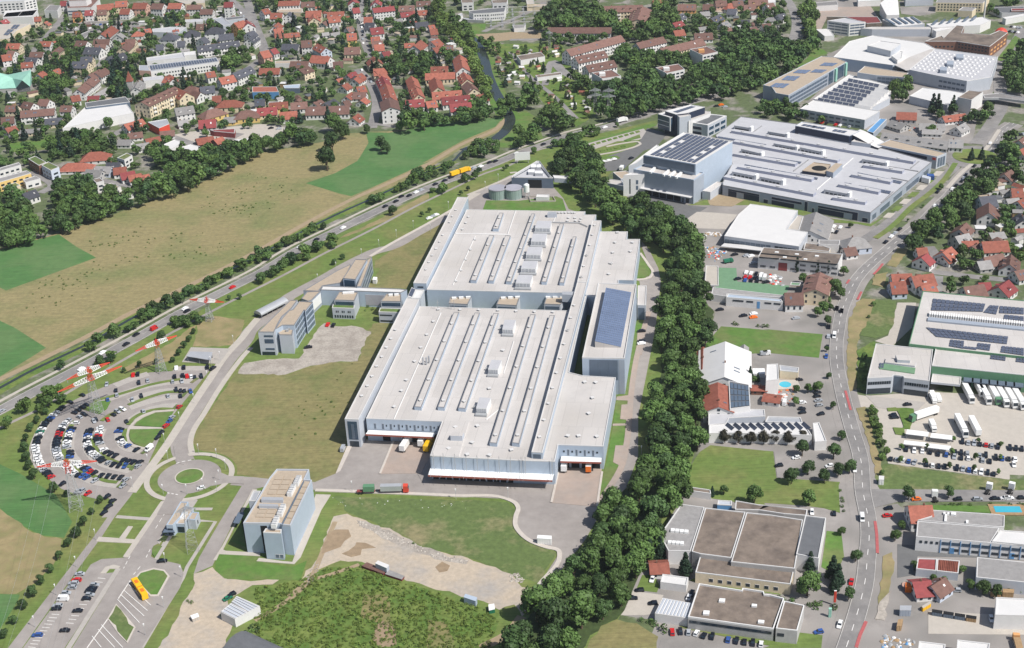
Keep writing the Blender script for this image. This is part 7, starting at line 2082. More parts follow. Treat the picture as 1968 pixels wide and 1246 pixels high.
pal = [PAINT[k][1] for k in 'kwsrbog']
for x,y,h,cl,kind,lab,grp in CARS[296:]:
 z = ground_z(x,y)
 fm.box(x,y,z + .25,4.4,1.8,.65,h,'kwsrbog'.index(cl))
 fm.box(x,y,z + .9,2.4,1.6,.55,h,'kwsrbog'.index(cl))
if fm.v:
 tag(fm.obj('distant_cars',pal),kind='stuff')
# ---------------------------------------------------------------- trucks, trailers, the bus
def truck(label,s,hd,parts,group=None,name='truck',cat='truck',z0=None):
 """parts: list of (name, x0, x1, width, z0, z1, material); wheels are added along the length"""
 x,y = P(s)[0]
 o = empty(name,(x,y,ground_z(x,y)),math.radians(hd))
 xs = [p[1] for p in parts] + [p[2] for p in parts]
 for nm,a,b2,wd,za,zb,m in parts:
  mb = MB()
  if nm == 'cab':
   mb.add([(a,-wd / 2,za),(b2,-wd / 2,za),(b2,wd / 2,za),(a,wd / 2,za),(a,-wd / 2,zb),(b2 - .35,-wd / 2,zb - .1),(b2 - .35,wd / 2,zb - .1),(a,wd / 2,zb),(b2,-wd / 2,za + 1.2),(b2,wd / 2,za + 1.2)],
                   [(0,1,8,5,4),(3,7,6,9,2),(1,2,9,8),(8,9,6,5),(4,5,6,7),(0,4,7,3)])
   co = mb.obj('cab',m,o)
   wn = MB()
   wn.add([(b2 + .02,-wd / 2 + .12,za + 1.25),(b2 + .02,wd / 2 - .12,za + 1.25),(b2 - .25,wd / 2 - .15,zb - .35),(b2 - .25,-wd / 2 + .15,zb - .35)],[(0,1,2,3)])
   wn.obj('windscreen','glass',co)
  else:
   mb.box((a + b2) / 2,0,za,b2 - a,wd,zb - za,0,bottom=True)
   mb.obj(nm,m,o)
 lo,hi = min(xs),max(xs)
 for wx in (lo + 1.2,lo + 2.5,hi - 1.3) if hi - lo > 7 else (lo + 1,hi - 1.3):
  for sgn in (-1,1):
   wm = MB()
   wm.bar((wx,sgn * .8,.5),(wx,sgn * 1.22,.5),.5,0,10)
   wm.obj('wheel','tyre',o)
 return tag(o,label,cat,group)
def semi(label,s,hd,box_m='paint_white',cab_m='paint_white',ln=13.6,cab=True,group=None):
 p = [('trailer',-ln,0,2.55,1.15,4.0,box_m),('chassis',-ln + .3,-.2,1.0,.75,1.15,'tyre')]
 if cab:
  p += [('cab',.6,3.0,2.5,.5,3.7,cab_m)]
 truck(label,s,hd,p,group)
DOCK = -78
for k,(q,ln,cm,lab) in enumerate((("d3 1545,592",13.6,'paint_white','1st from left'),("d3 1622,545",8,'paint_white','short one, 2nd from left'),("d3 1672,600",13.6,'paint_white','3rd from left'),("d3 1742,602",13.6,'green_cladding','with a green cab'),("d3 1805,620",13.6,'paint_white','2nd from right'),("d3 1868,628",13.6,'paint_white','last but one'),("d3 1930,640",13.6,'paint_white','rightmost'))):
 semi(f"white semi-trailer at the green dispatch docks, {lab if lab not in ('2nd from right', 'last but one') else ('5th from left' if '2nd' in lab else '6th from left')}",q,-93,cab_m=cm,ln=ln,group='trailers at the dispatch docks')
semi('white trailer parked alone on the truck yard, left of the pair',"d3 1497,845",-93,group='trailers parked on the truck yard')
semi('white trailer without cab parked on the truck yard, right of the pair',"d3 1605,862",-93,cab=False,group='trailers parked on the truck yard')
semi('green and white truck turning by the planted island',"d3 1130,735",205,cab_m='green_cladding')
truck('small white box truck above the carports',"d3 1268,812",-93,[('box',-5.5,0,2.4,1,3.4,'paint_white'),('cab',.3,2,2.2,.5,2.6,'paint_white')])
semi('white trailer backed to the front-west dock of the great hall',"k1 1270,1075",-108,cab=False)
semi('white swap-body trailer beside the yellow trailer at the great hall',"k1 1610,985",-104,cab=False,ln=8)
semi('yellow trailer backed to the dock of the great hall',"k1 1710,1080",-106,box_m='yellow_paint',cab=False)
semi('white box trailer backed to the south-east dock',"k4 800,875",-100,cab=False,ln=8)
truck('orange-fronted box trailer at the south-east dock',"k4 1255,880",-96,[('trailer',-8,-.1,2.5,1.1,3.9,'paint_white'),('rear_door',-.1,.1,2.5,1.0,3.9,'orange_paint'),('chassis',-7.6,-.3,1,.7,1.1,'tyre')])
truck('red truck pulling a silver container body and a green container trailer',"b4 1105,82",-3,[('container',-9.8,-.2,2.5,1.2,3.8,'metal'),('chassis',-10.5,.6,1.2,.7,1.15,'maroon_tile'),('cab',.5,2.9,2.5,.5,3.7,'signal_red'),('drawbar',-12.5,-10.4,.3,.8,1.0,'tyre'),('trailer_container',-17.6,-12.6,2.5,1.2,3.8,'tank_green' if 0 else 'green_cladding'),('trailer_chassis',-20.6,-12.4,1.6,.7,1.2,'maroon_tile')])
hx,hy = P("b2 1560,88")[0]
truck('yellow truck with a yellow trailer on the highway',"b2 1590,80",on_road(smooth(HWY),hx,hy),[('body',-7,0,2.5,1.1,3.7,'yellow_paint'),('cab',.3,2.4,2.4,.5,3.3,'yellow_paint'),('trailer',-15.5,-8,2.5,1.1,3.7,'yellow_paint')])
truck('white lorry on the highway before the office car park',"c1 860,912",28,[('box',-7,0,2.5,1.1,3.8,'paint_white'),('cab',.3,2.3,2.4,.5,3.2,'paint_white')])
truck('white tractor unit at the verge, left one of two',"d4 1680,75",60,[('cab',0,2.4,2.5,.5,3.6,'paint_white'),('chassis',-3.6,0,1.1,.6,1.0,'tyre')],'white tractor units')
truck('white tractor unit at the verge, right one of two',"d4 1848,72",60,[('cab',0,2.4,2.5,.5,3.6,'paint_white'),('chassis',-3.6,0,1.1,.6,1.0,'tyre')],'white tractor units')
truck('white tractor unit parked below a street tree',"d4 1278,130",80,[('cab',0,2.4,2.5,.5,3.6,'paint_white'),('chassis',-3.6,0,1.1,.6,1.0,'tyre')])
truck('flatbed truck with a brown load at the lower right corner',"d4 1888,1200",80,[('load',-7,-.2,2.5,1.2,2.4,'timber'),('bed',-7.4,0,2.5,.9,1.2,'pale_coping'),('cab',.2,2.2,2.4,.5,3,'orange_render')])
truck('white truck beside the grey gabled hall',"m 1330,352",10,[('box',-5.5,0,2.4,1,3.2,'paint_white'),('cab',.2,2,2.2,.5,2.6,'paint_white')])
truck('white truck with a dark front by the covered ramps',"u 1715,205",70,[('box',-5,0,2.4,1,3.2,'paint_white'),('cab',.2,2,2.2,.5,2.6,'blue_paint')])
truck('green skip lorry in the scrap yard',"m 325,648",15,[('skip',-4,0,2.3,.9,2.4,'green_paint'),('cab',.2,2,2.2,.5,2.6,'green_paint')])
for q,h,lab,m in (("m 640,800",75,'white box truck at the right end of the green yard rows','paint_white'),("m 672,805",75,'white van truck with a dark rear beside the box truck','paint_white'),("d3 1272,600",-92,'white delivery truck with a green cap at the van bays','paint_white')):
 truck(lab,q,h,[('box',-5.2,0,2.3,.9,3,m),('cab',.2,1.9,2.2,.5,2.4,m)])
for q,h,lab in (("d3 1268,570",-92,'left'),("d3 1310,590",-92,'right')):
 truck(f'white delivery van at the canopy van bays, {lab} one',q,h,[('body',-4,0,2,.5,2.5,'paint_white'),('cab',0,1.6,2,.45,2.1,'paint_white')],'vans at the canopy',name='van',cat='van')
# the articulated bus
A,B = P("a4 1010,765")[0],P("a4 1092,888")[0]
bh = math.atan2(A[1] - B[1],A[0] - B[0])
bl = math.dist(A,B)
bo = empty('bus',(*B,ground_z(*B)),bh)
for nm,a,b2 in (('rear_section',0,bl * .44),('front_section',bl * .49,bl)):
 mb = MB()
 mb.box((a + b2) / 2,0,.35,b2 - a,2.55,2.6,0,bottom=True)
 mb.prism([(a + .15,-1.1),(b2 - .15,-1.1),(b2 - .15,1.1),(a + .15,1.1)],2.95,3.15)
 so = mb.obj(nm,'yellow_paint',bo)
 for s in (-1,1):
  n = 3
  for k in range(n):
   x0,x1 = a + .3 + (b2 - a - .5) * k / n,a + .3 + (b2 - a - .5) * (k + 1) / n - .15
   wb = MB()
   wb.prism(ccw([(x0,s * 1.28),(x1,s * 1.28),(x1,s * 1.31),(x0,s * 1.31)]),1.35,2.6,bottom=True)
   wb.obj('window','glass',so)
 rh = MB()
 rh.box((a + b2) / 2,0,3.15,2.2,1.3,.2)
 rh.obj('roof_hatch','orange_paint',so)
mb = MB()
for k in range(4):
 mb.box(bl * (.445 + .012 * k),0,.5,.1,2.3 + .15 * (k % 2),2.45)
tag(mb.obj('bellows','orange_paint',bo),kind='stuff')
mb = MB()
mb.prism([(bl,-1.15),(bl + .04,-1.15),(bl + .04,1.15),(bl,1.15)],1.1,2.75,bottom=True)
mb.obj('windscreen','glass',bo)
for wx in (2.4,bl * .44 + 3.2,bl - 2.4):
 for s in (-1,1):
  wm = MB()
  wm.bar((wx,s * .9,.5),(wx,s * 1.29,.5),.5,0,12)
  wm.obj('wheel','tyre',bo)
tag(bo,'bright yellow articulated bus waiting beside the tear-shaped lawn','bus')
# ================================================================ trees
def ico():
 t = (1 + 5 ** .5) / 2
 v = [Vector(q).normalized() for q in ((-1,t,0),(1,t,0),(-1,-t,0),(1,-t,0),(0,-1,t),(0,1,t),(0,-1,-t),(0,1,-t),(t,0,-1),(t,0,1),(-t,0,-1),(-t,0,1))]
 f = [(0,11,5),(0,5,1),(0,1,7),(0,7,10),(0,10,11),(1,5,9),(5,11,4),(11,10,2),(10,7,6),(7,1,8),(3,9,4),(3,4,2),(3,2,6),(3,6,8),(3,8,9),(4,9,5),(2,4,11),(6,2,10),(8,6,7),(9,8,1)]
 return v,f
IV,IF = ico()
def crown_arrays(seed,n,kind='round',qs=.15,core=1):
 """Unit crown: radius 1, standing on z=0. Returns verts (k,3), quads, tris: a rough inner body and many leaf sprays over lumps."""
 g = np.random.default_rng(seed)
 lumps = []
 if kind == 'cone':
  for k in range(14):
   z = k / 13
   r = (1 - z) * .78
   for j in range(5 if k < 9 else 2):
    a = g.uniform(0,6.28)
    lumps.append((r * math.cos(a) * .75,r * math.sin(a) * .75,.15 + z * 2.75,.16 + .26 * (1 - z)))
  ztop,base = 3.0,.1
 elif kind == 'column':
  for k in range(10):
   z = k / 9
   r = .35 * math.sin(math.pi * min(1,.25 + z * .75)) + .05
   for j in range(3):
    a = g.uniform(0,6.28)
    lumps.append((r * math.cos(a),r * math.sin(a),.3 + z * 4.2,.38))
  ztop,base = 5.0,.1
 else:
  H = {'round': 1.55,'flat': 1.15,'tall': 2.1}[kind]
  m = 15
  for k in range(m):
   a = g.uniform(0,6.28)
   u = g.uniform(-.75,1)
   s = math.sqrt(max(0,1 - u * u))
   rr = g.uniform(.45,.7)
   lumps.append((math.cos(a) * s * rr,math.sin(a) * s * rr,H * .5 + u * H * .34 + .05,g.uniform(.3,.46)))
  ztop,base = H,.1
 lumps = np.array(lumps)
 vs,quads,tris = [],[],[]
 # inner body: a small rough solid in every lump so that the crown is not seen through
 for lx,ly,lz,lr in lumps[::core] if core else ():
  o = len(vs)
  for v in IV:
   k = lr * g.uniform(.62,.86)
   vs.append((lx + v.x * k,ly + v.y * k,max(.02,lz + v.z * k)))
  tris += [tuple(o + i for i in f) for f in IF]
 cnt = 0
 while cnt < n:
  i = g.integers(len(lumps))
  lx,ly,lz,lr = lumps[i]
  d = g.normal(size=3)
  d[2] += .35
  d /= np.linalg.norm(d)
  p = np.array((lx,ly,lz)) + d * lr * g.uniform(.82,1.12)
  dist = np.linalg.norm(lumps[:,:3] - p,axis=1) / lumps[:,3]
  if np.sum(dist < .72) > 0 or p[2] < base:
   continue
  nn = d + g.normal(size=3) * .38
  nn /= np.linalg.norm(nn)
  e = np.cross(nn,g.normal(size=3))
  e /= np.linalg.norm(e)
  h = np.cross(nn,e)
  s = qs * g.uniform(.6,1.3)
  o = len(vs)
  for a,b2 in ((-1,-.55),(.75,-.8),(1,.6),(-.6,.9)):
   vs.append(tuple(p + e * a * s * .5 + h * b2 * s * .5))
  quads.append((o,o + 1,o + 2,o + 3))
  cnt += 1
 return np.array(vs),quads,tris
def crown_mesh(name,arr,m):
 v,q,t = arr
 me = bpy.data.meshes.new(name)
 me.from_pydata([tuple(x) for x in v],[],q + t)
 me.materials.append(MATS[m])
 return me
KIND = {}
for k,(kind,m,n,qs) in dict(broad=('round','leaf',950,.17),tallb=('tall','leaf',950,.17),flatb=('flat','leaf',800,.17),darkb=('round','dark_leaf',950,.16),conifer=('cone','conifer_leaf',1000,.17),poplar=('column','conifer_leaf',800,.22),copperb=('round','copper_leaf',900,.16)).items():
 arrs = [crown_arrays(11 * i + len(k),n,kind,qs) for i in range(3)]
 low = [crown_arrays(77 * i + len(k),230 if kind != 'column' else 170,kind,qs * 1.7,core=2) for i in range(3)]
 tiny = [crown_arrays(99 * i + len(k),60,kind,qs * 2.2,core=0) for i in range(3)]
 KIND[k] = dict(mesh=[crown_mesh('crown',a,m) for a in arrs],low=low,tiny=tiny,m=m,H={'round': 1.55,'flat': 1.15,'tall': 2.1,'cone': 3.0,'column': 5.0}[kind],kind=kind)
tm = MB()
tm.cyl(0,0,0,1,.5,8,r2=.26)
tm.bar((0,0,.8),(1.2,.3,1.25),.17,0,5)
tm.bar((0,0,.75),(-1.0,.6,1.3),.16,0,5)
tm.bar((0,0,.85),(-.1,-1.1,1.3),.15,0,5)
TRUNK = tm.mesh('trunk',['bark'])
TREES = []     # x, y, r, kind, where, tone, must
FB = []
for p in FOOTP:
 xs,ys = [q[0] for q in p],[q[1] for q in p]
 FB.append((min(xs),max(xs),min(ys),max(ys),ccw(p)))
GRID = {}
def near_tree(x,y,r):
 cx,cyy = int(x // 10),int(y // 10)
 for i in (-1,0,1):
  for j in (-1,0,1):
   for a,b2,c in GRID.get((cx + i,cyy + j),()):
    if (a - x) ** 2 + (b2 - y) ** 2 < ((c + r) * .62) ** 2:
     return True
 return False
def blocked(x,y,m):
 for a,b2,c,d,p in FB:
  if a - m < x < b2 + m and c - m < y < d + m:
   if inside(x,y,p):
    return True
   for i in range(len(p)):
    q0,q1 = Vector(p[i]),Vector(p[(i + 1) % len(p)])
    t = max(0,min(1,(Vector((x,y)) - q0).dot(q1 - q0) / max((q1 - q0).length_squared,1e-6)))
    if (q0 + (q1 - q0) * t - Vector((x,y))).length < m:
     return True
 return False
def on_street(x,y,m):
 return any((a - x) ** 2 + (b2 - y) ** 2 < (r + m) ** 2 for a,b2,r in ROADS)
def add_tree(x,y,r,kind,where,tone=0,must=False):
 TREES.append([x,y,r,kind,where,tone,must])
 GRID.setdefault((int(x // 10),int(y // 10)),[]).append((x,y,r))
def wood(where,s,n_per,r0,r1,kinds,z=5.0,tone=0,clear=0,street=False,seed=None):
 """fill a surveyed crown outline with trees; n_per = m2 of ground per tree"""
 p = P(s,z)
 A = abs(area(p))
 g = random.Random(seed if seed is not None else len(TREES) + 5)
 xs,ys = [q[0] for q in p],[q[1] for q in p]
 want = int(A / n_per)
 tries = 0
 got = 0
 while got < want and tries < want * 14:
  tries += 1
  x,y = g.uniform(min(xs),max(xs)),g.uniform(min(ys),max(ys))
  if not inside(x,y,p):
   continue
  r = g.uniform(r0,r1)
  if near_tree(x,y,r) or (clear and blocked(x,y,r * clear)) or (street and on_street(x,y,r * .5)):
   continue
  add_tree(x,y,r,g.choice(kinds),where,tone + g.uniform(-.5,.5))
  got += 1
def singles(where,s,kind,z=3.0,tone=0,must=True):
 for fr,t in toks(s):
  a,b2,rr = (float(q) for q in t.split(','))
  cx,cy = fr[0] + a / fr[2],fr[1] + b2 / fr[2]
  x,y = G(cx,cy,z)
  r = rr / fr[2] / px_of(x,y,z)[2]
  x,y = G(cx,cy,r * {'poplar': 2.6,'conifer': 1.5}.get(kind,.95) + .6)
  add_tree(x,y,r,kind,where,tone,must)
B3 = ['broad','broad','tallb','darkb']
wood('the long belt beside the halls',BELT,56,4.6,7.2,B3,z=6)
singles('the dark hedge before the solar racks',"c3 1610,850,50 1710,855,48 1805,860,50 1900,855,48 d3 0,860,46 88,852,50 190,860,52 285,850,48",'copperb')
singles('the small dark-treed car park',"d3 525,970,62 290,945,62 330,1085,60 210,1148,64 455,1150,52 560,1100,52 645,1080,52",'darkb')
singles('the west kerb of the main road',"d3 585,845,36 520,620,30 485,395,24 470,195,22 d4 690,552,48 638,832,52",'darkb')
singles('the pool terrace hedge',"d3 400,480,42 330,492,34 235,585,36 245,490,30 c3 1830,420,26",'broad')
singles('the gap between white hall and solar shed',"c3 1800,375,30 1855,410,22",'conifer',tone=-.3)
singles('the hedge behind the red gabled shed',"c3 1440,415,36 1500,420,38 1560,425,36 1620,430,38 1680,430,36 1735,425,30",'darkb')
singles('the meadow before the river avenue',"b1 575,1072,72 535,1200,82 940,1080,52 985,1112,40",'darkb')
singles('the meadow edge by the orange house',"b1 835,965,34 655,985,60 590,925,70 1085,945,40 1265,935,45",'broad')
singles('the grassy edge of the curved car park',"a3 1446,60,22 1410,118,26 1372,165,28 1337,218,30 1292,272,24 1168,290,22 1043,308,26 925,352,20 340,660,28 272,720,32 227,780,34 193,860,32 182,930,38 190,1000,38 210,1060,38 252,1130,42 405,1225,32 590,745,0.1",'darkb')
singles('the field edge along the access road',"a4 400,40,40 500,82,28 748,130,30 685,215,28 625,290,42 570,375,42 502,450,36 440,550,34 370,645,38 300,730,38 235,820,46 165,920,42 95,1030,40 25,1130,40 -40,1220,40",'darkb')
singles('the lawn between highway and office drive',"b2 655,712,22 592,750,24 1305,362,20 1247,393,20 1595,202,20 1540,233,18 1885,33,18 1862,52,16",'darkb')
singles('the front of the long stepped factory',"m 1000,665,30 1205,682,30 1312,695,28",'poplar',z=6)
singles('the yard around the brown-roofed house',"m 1060,810,52 1462,728,52 1380,890,85 1430,950,60 1300,1015,50 1262,1090,58 1205,1140,50 1300,1225,50 1530,270,28 1330,1085,40",'broad')
singles('the front of the assembly hall',"s1 370,720,18 545,540,28 225,858,14",'broad')
singles('the roundabout',"s1 835,230,40 935,225,38",'conifer')
singles('the corner of the slate-roofed wing',"d4 330,765,105",'broad',tone=.9)
singles('the corner of the slate-roofed wing',"d4 350,590,62 520,640,70 560,700,60 530,760,50",'conifer')
singles('the lawn behind the slate-roofed wing',"d4 340,120,62 580,365,36",'broad')
singles('the lawn behind the slate-roofed wing',"c4 1830,110,72 1600,60,40",'broad',tone=.2)
singles('the grey-roofed works wing',"c4 1050,500,62 1125,500,58 1312,610,66 1515,70,26",'conifer')
singles('the street of tractor units',"d4 1085,90,56 1385,82,46",'darkb')
singles('the pavement by the blue-framed factory',"d4 985,400,44 1035,320,36 1128,625,34",'broad')
singles('the back of the south-eastern yard',"d4 1270,715,30 1480,650,34 1545,765,44 1650,790,60 1750,820,50 1350,740,36",'broad')
singles('the field behind the dispatch car park',"d4 690,0,1 d3 885,1120,22",'broad')
singles('the dispatch car park',"d3 1030,930,22 1220,930,22 1410,965,24 1605,880,20 1585,1005,24 1770,1010,20 1025,1020,24 1205,1040,24 1390,1070,24 1575,1090,22 1775,910,22 1755,1115,20 1420,870,22",'tallb',tone=.6)
singles('the planted roadside by the dispatch office',"d3 740,420,30 745,330,34 750,250,28 745,490,24",'broad')
wood('the clipped hedge of the dispatch yard',"d3 765,640 825,645 930,1005 880,1020",9,1.3,2.0,['flatb','broad'],z=1,tone=.4)
wood('the field side of the green hall',"d2 840,1045 890,1045 740,1246 690,1246",40,1.0,1.9,['broad'],z=1)
# meadow hedges and town edge
TE = 'the hedge belt above the meadow'
for s in ("a2 -60,480 230,460 430,410 650,440 560,500 420,540 250,590 100,630 -60,660","a2 390,170 560,130 690,190 720,300 1060,270 1080,300 900,360 700,430 640,450 440,400 400,300","a2 1040,210 1200,110 1320,30 1480,20 1750,-40 1850,-30 1700,60 1560,110 1450,180 1320,230 1080,300","a2 -60,260 120,240 190,310 220,480 -60,500"):
 wood(TE,s,62,3.6,6.4,B3,z=4)
for s in ("b1 0,1060 140,1040 280,980 440,990 460,1050 280,1080 150,1110 0,1150","a1 1120,1140 1450,1160 1800,1100 1947,1070 1947,1160 1750,1200 1500,1246 1200,1246"):
 wood(TE,s,62,3.6,6.2,B3,z=4)
wood('the trees below the white terraces',"b1 1070,900 1200,850 1450,900 1620,780 1760,780 1770,860 1600,900 1460,910 1290,920 1270,960 1060,970",70,4,6.5,B3,z=4,clear=.4)
HU = 'the bushes on the upper highway bank'
for s in ("a3 150,480 260,440 440,330 650,200 720,130 900,50 1000,20 1100,-10 1000,60 800,160 640,240 520,300 400,390 250,470 150,510","a2 1000,1230 1050,1130 1250,1030 1330,990 1420,960 1600,860 1750,780 1947,680 1947,720 1800,800 1640,880 1500,980 1300,1080 1100,1180","b2 0,720 200,620 290,570 400,520 530,470 540,510 400,570 290,620 150,690 0,765","b2 850,265 930,260 1030,230 1200,100 1420,30 1490,10 1450,70 1250,150 1100,210 930,300 850,320","b1 1540,1160 1650,1060 1830,1080 1800,1150 1600,1200"):
 wood(HU,s,36,2.2,4.3,['broad','darkb','flatb'],z=2.5,street=True)
HL = 'the bushes on the lower highway bank'
for s in ("a3 -60,780 150,665 270,620 400,490 520,490 480,580 330,650 100,740 -60,830","a3 690,270 750,235 870,240 860,280 700,315","a2 1280,1226 1400,1170 1560,1145 1500,1200 1350,1250","b2 0,870 80,800 150,745 250,690 350,650 480,600 600,590 590,640 450,690 250,790 60,890 0,920","b2 1300,205 1400,195 1480,185 1400,240 1310,240","b2 1530,135 1700,70 1740,75 1600,150","a3 1290,-5 1430,-60 1500,-30 1400,20 1300,45","c1 520,960 640,930 680,970 640,1010 560,1000","c1 320,1100 400,1020 560,1000 560,1060 420,1080"):
 wood(HL,s,36,2.4,4.6,['broad','darkb','flatb'],z=2.5,street=True)
singles('the highway verge below the crossarms',"a3 745,290,42 838,265,34 b2 1028,368,36 a3 1205,95,40 a2 1790,1008,24 1712,1018,20",'darkb')
singles('the highway verge by the office forecourt',"c1 180,1125,26 655,985,26 800,930,20 440,1030,30 560,965,28",'broad')
# woods, river and allotments
BW = 'the big wood above the highway'
wood(BW,"c1 600,650 850,650 880,520 1080,560 1300,640 1350,500 1560,440 1600,290 1800,260 2060,300 2150,340 2240,330 2330,310 2260,380 2080,520 1947,600 1750,650 1640,710 1500,690 1350,740 1200,780 1000,820 900,860 760,870 650,850 680,780 600,700",70,4.6,7.0,B3,z=6,clear=.3,tone=-.2)
wood(BW,"c1 210,160 280,50 500,30 700,70 800,140 820,190 740,215 420,200 230,215",75,5,8,B3,z=7,clear=.3)
wood(BW,"c1 820,230 900,190 1010,150 1060,100 1090,50 1220,20 1250,100 1200,250 1100,270 1000,280 850,270",75,4.5,7,B3,z=6,clear=.3,tone=.2)
wood(BW,"c1 850,360 1000,400 1080,410 1330,420 1340,500 1180,510 1080,490 900,520 780,460 830,380",80,4,6.5,B3,z=5,clear=.3)
wood(BW,"c1 240,280 300,260 700,260 740,290 600,310 300,320",70,3,5,B3,z=4,clear=.2)
wood(BW,"c1 430,560 560,560 610,600 560,680 480,640",80,4,6,B3,z=5,clear=.2)
wood('the tree avenue above the glass office',"d1 260,60 340,20 390,120 380,320 330,330 300,200",70,4,6,['broad','tallb'],z=5,tone=.5)
wood('the river avenue',"b1 1300,30 1390,20 1420,110 1470,200 1560,270 1640,330 1660,430 1690,540 1740,620 1770,720 1720,760 1680,640 1630,520 1600,420 1540,340 1440,290 1390,210 1340,130",55,3.8,5.6,['broad','tallb'],z=5,tone=1.2)
wood('the river meadow trees',"b1 1450,90 1560,170 1620,230 1650,300 1580,290 1480,200",70,4,6,B3,z=5)
for s in ("c1 190,870 330,820 420,900 480,960 400,1000 250,930","c1 80,720 190,680 190,800 90,810","c1 20,1030 60,970 200,980 210,1040 60,1080","b1 1830,760 1947,760 1947,850 1850,850","b1 1650,300 1760,290 1790,380 1720,340"):
 wood('the river meadow trees',s,65,4,6.4,B3,z=5)
wood('the allotments',"b1 1720,330 1947,340 c1 0,330 380,330 520,560 640,700 640,860 500,950 300,830 190,700 0,600 b1 1947,700 1850,620",125,1.4,3.0,['broad','flatb','broad','conifer'],z=2,clear=.4,street=True,tone=.4)
wood('the top lot avenue',"d1 1680,80 1830,40 1900,100 1760,130",150,3,5,B3,z=3,clear=.5)
wood('the trees right of the north-eastern works',"d1 1830,400 1990,370 1990,690 1850,670 1810,560",60,4.5,7,B3,z=5)
wood('the trees before the low white hall',"d1 -20,780 80,780 330,800 360,880 250,880 60,850 -20,840",60,3.4,5,B3,z=4,clear=.2)
wood('the trees before the low white hall',"d1 390,850 600,880 590,930 400,900",160,2.4,3.4,B3,z=3,clear=.2)
wood('the courtyard trees of the north-eastern works',"d1 950,640 1080,620 1080,740 960,740",60,4,5.5,B3,z=4,clear=.2)
wood('the garden of the workshops',"d1 1260,760 1420,760 1430,840 1270,880 1250,850",70,3.5,5.5,['broad','darkb','conifer'],z=4,clear=.2)
wood('the garden of the workshops',"d1 1520,860 1680,770 1730,820 1600,960 1500,920",80,3.5,5,B3,z=4,clear=.3)
wood('the garden of the workshops',"d1 1250,950 1340,950 1330,1020 1250,1020",90,3.5,4.5,['broad'],z=4,tone=.8)
wood('the trees below the roundabout',"d1 1770,1070 1880,1050 1890,1246 1760,1246",55,4,6.5,B3,z=5)
ET = 'the trees along the main road gardens'
for s in ("d2 1070,560 1150,430 1300,400 1350,500 1340,600 1180,640 1080,640","d2 1290,350 1430,230 1600,70 1740,20 1740,150 1560,320 1470,420 1340,460"):
 wood(ET,s,62,4,6.6,B3,z=5,clear=.2,street=True)
GE = 'the gardens east of the main road'
for s in ("d2 1430,690 1570,690 1590,850 1420,850","s1 1170,360 1336,360 1336,480 1230,480","s1 1040,780 1290,760 1280,940 1050,920","s1 850,820 920,860 900,1010 830,950"):
 wood(GE,s,70,2.8,5.2,B3,z=3,clear=.4,street=True)
wood(GE,"s1 700,800 1100,350 1400,330 1400,1260 600,1250 620,1000 d2 1947,1050 1250,1030 1200,830",190,1.8,4.2,B3,z=2,clear=.8,street=True,tone=.2)
# town greenery between the houses
wood('the old town gardens',"q1 -60,560 400,700 900,540 1250,560 1300,900 1100,1246 -60,1246",150,2.4,5.0,B3 + ['conifer'],z=3,clear=.75,street=True)
wood('the old town gardens',"a1 -60,330 480,80 1900,-20 b1 1300,0 1680,700 1620,780 1000,900 500,900 0,950 a1 1400,1100 1100,1246 500,1300 -60,1246",205,2.0,4.6,B3 + ['broad','conifer'],z=3,clear=.85,street=True)
wood('the old town gardens',"a1 380,300 560,290 600,420 580,480 480,680 340,700 300,620 380,450",75,4,6.5,B3,z=5,clear=.5,street=True)
wood('the old town gardens',"a1 820,440 1020,400 1010,560 990,700 830,720",85,4,6,['broad','darkb','conifer'],z=5,clear=.6,street=True)
wood('the old town gardens',"a1 1700,380 1830,390 1830,560 1690,560",75,5,7,B3,z=5,clear=.5,street=True)
wood('the old town gardens',"b1 1100,420 1480,400 1480,480 1260,480 1300,560 1130,540 1020,560 1020,430",85,4,6,B3,z=4,clear=.6,street=True)
wood('the old town gardens',"a1 480,1000 560,1000 800,1060 790,1180 600,1200 440,1140",85,3.5,6,B3 + ['conifer'],z=4,clear=.6,street=True)
wood('the upper street gardens',"r1 -100,300 300,0 1500,-60 1560,340 1300,420 700,400 300,450",170,2.4,4.6,B3,z=3,clear=.8,street=True)
wood('the top edge greenery',"r4 -50,60 300,-60 2300,-80 2300,40 1400,40 1100,90 200,40",230,3,5.5,B3,z=3,clear=.8,street=True)
wood('the top edge greenery',"r2 -20,-80 2100,-80 2100,40 1700,60 1150,20 700,0 250,10",420,2.6,5,B3,z=3,clear=.8,street=True)
wood('the top edge greenery',"r2 1650,30 1968,20 1968,60 1800,75 1660,165 1600,120",160,3,5,B3,z=3,clear=.8)
# bramble and bushes on the rough ground at the bottom
SB = 'bramble'
wood(SB,"b4 0,800 180,770 400,705 560,645 780,625 1100,745 1380,835 1510,885 1650,925 1830,1000 1750,1246 1700,1420 40,1420 0,980",3.6,.45,1.25,['flatb','broad','flatb'],z=.5,tone=2.2)
wood(SB,"b4 960,760 1140,740 1200,800 1000,830",26,1.2,2.3,['broad'],z=.5,tone=.2)
wood(SB,"b4 1330,820 1500,850 1480,910 1330,890",26,1.2,2.3,['broad'],z=.5,tone=.2)
wood(SB,"b4 -20,1050 70,1090 140,1246 160,1420 -200,1420",30,2.0,3.4,B3,z=.5)
wood(SB,"a4 1370,900 1440,800 1460,900 1400,960",12,.8,1.4,['broad'],z=.5,tone=.8)
wood(SB,"c4 860,1010 1010,990 1170,1090 1170,1140 1000,1060 850,1040",18,1.3,2.4,['broad'],z=1)
wood(SB,"c4 1110,1130 1180,1100 1260,1070 1200,1140",18,1.3,2.2,['broad'],z=1)
wood(SB,"d4 0,835 150,860 540,905 540,950 150,900 0,870",9,1.2,1.9,['flatb'],z=1,clear=.3)
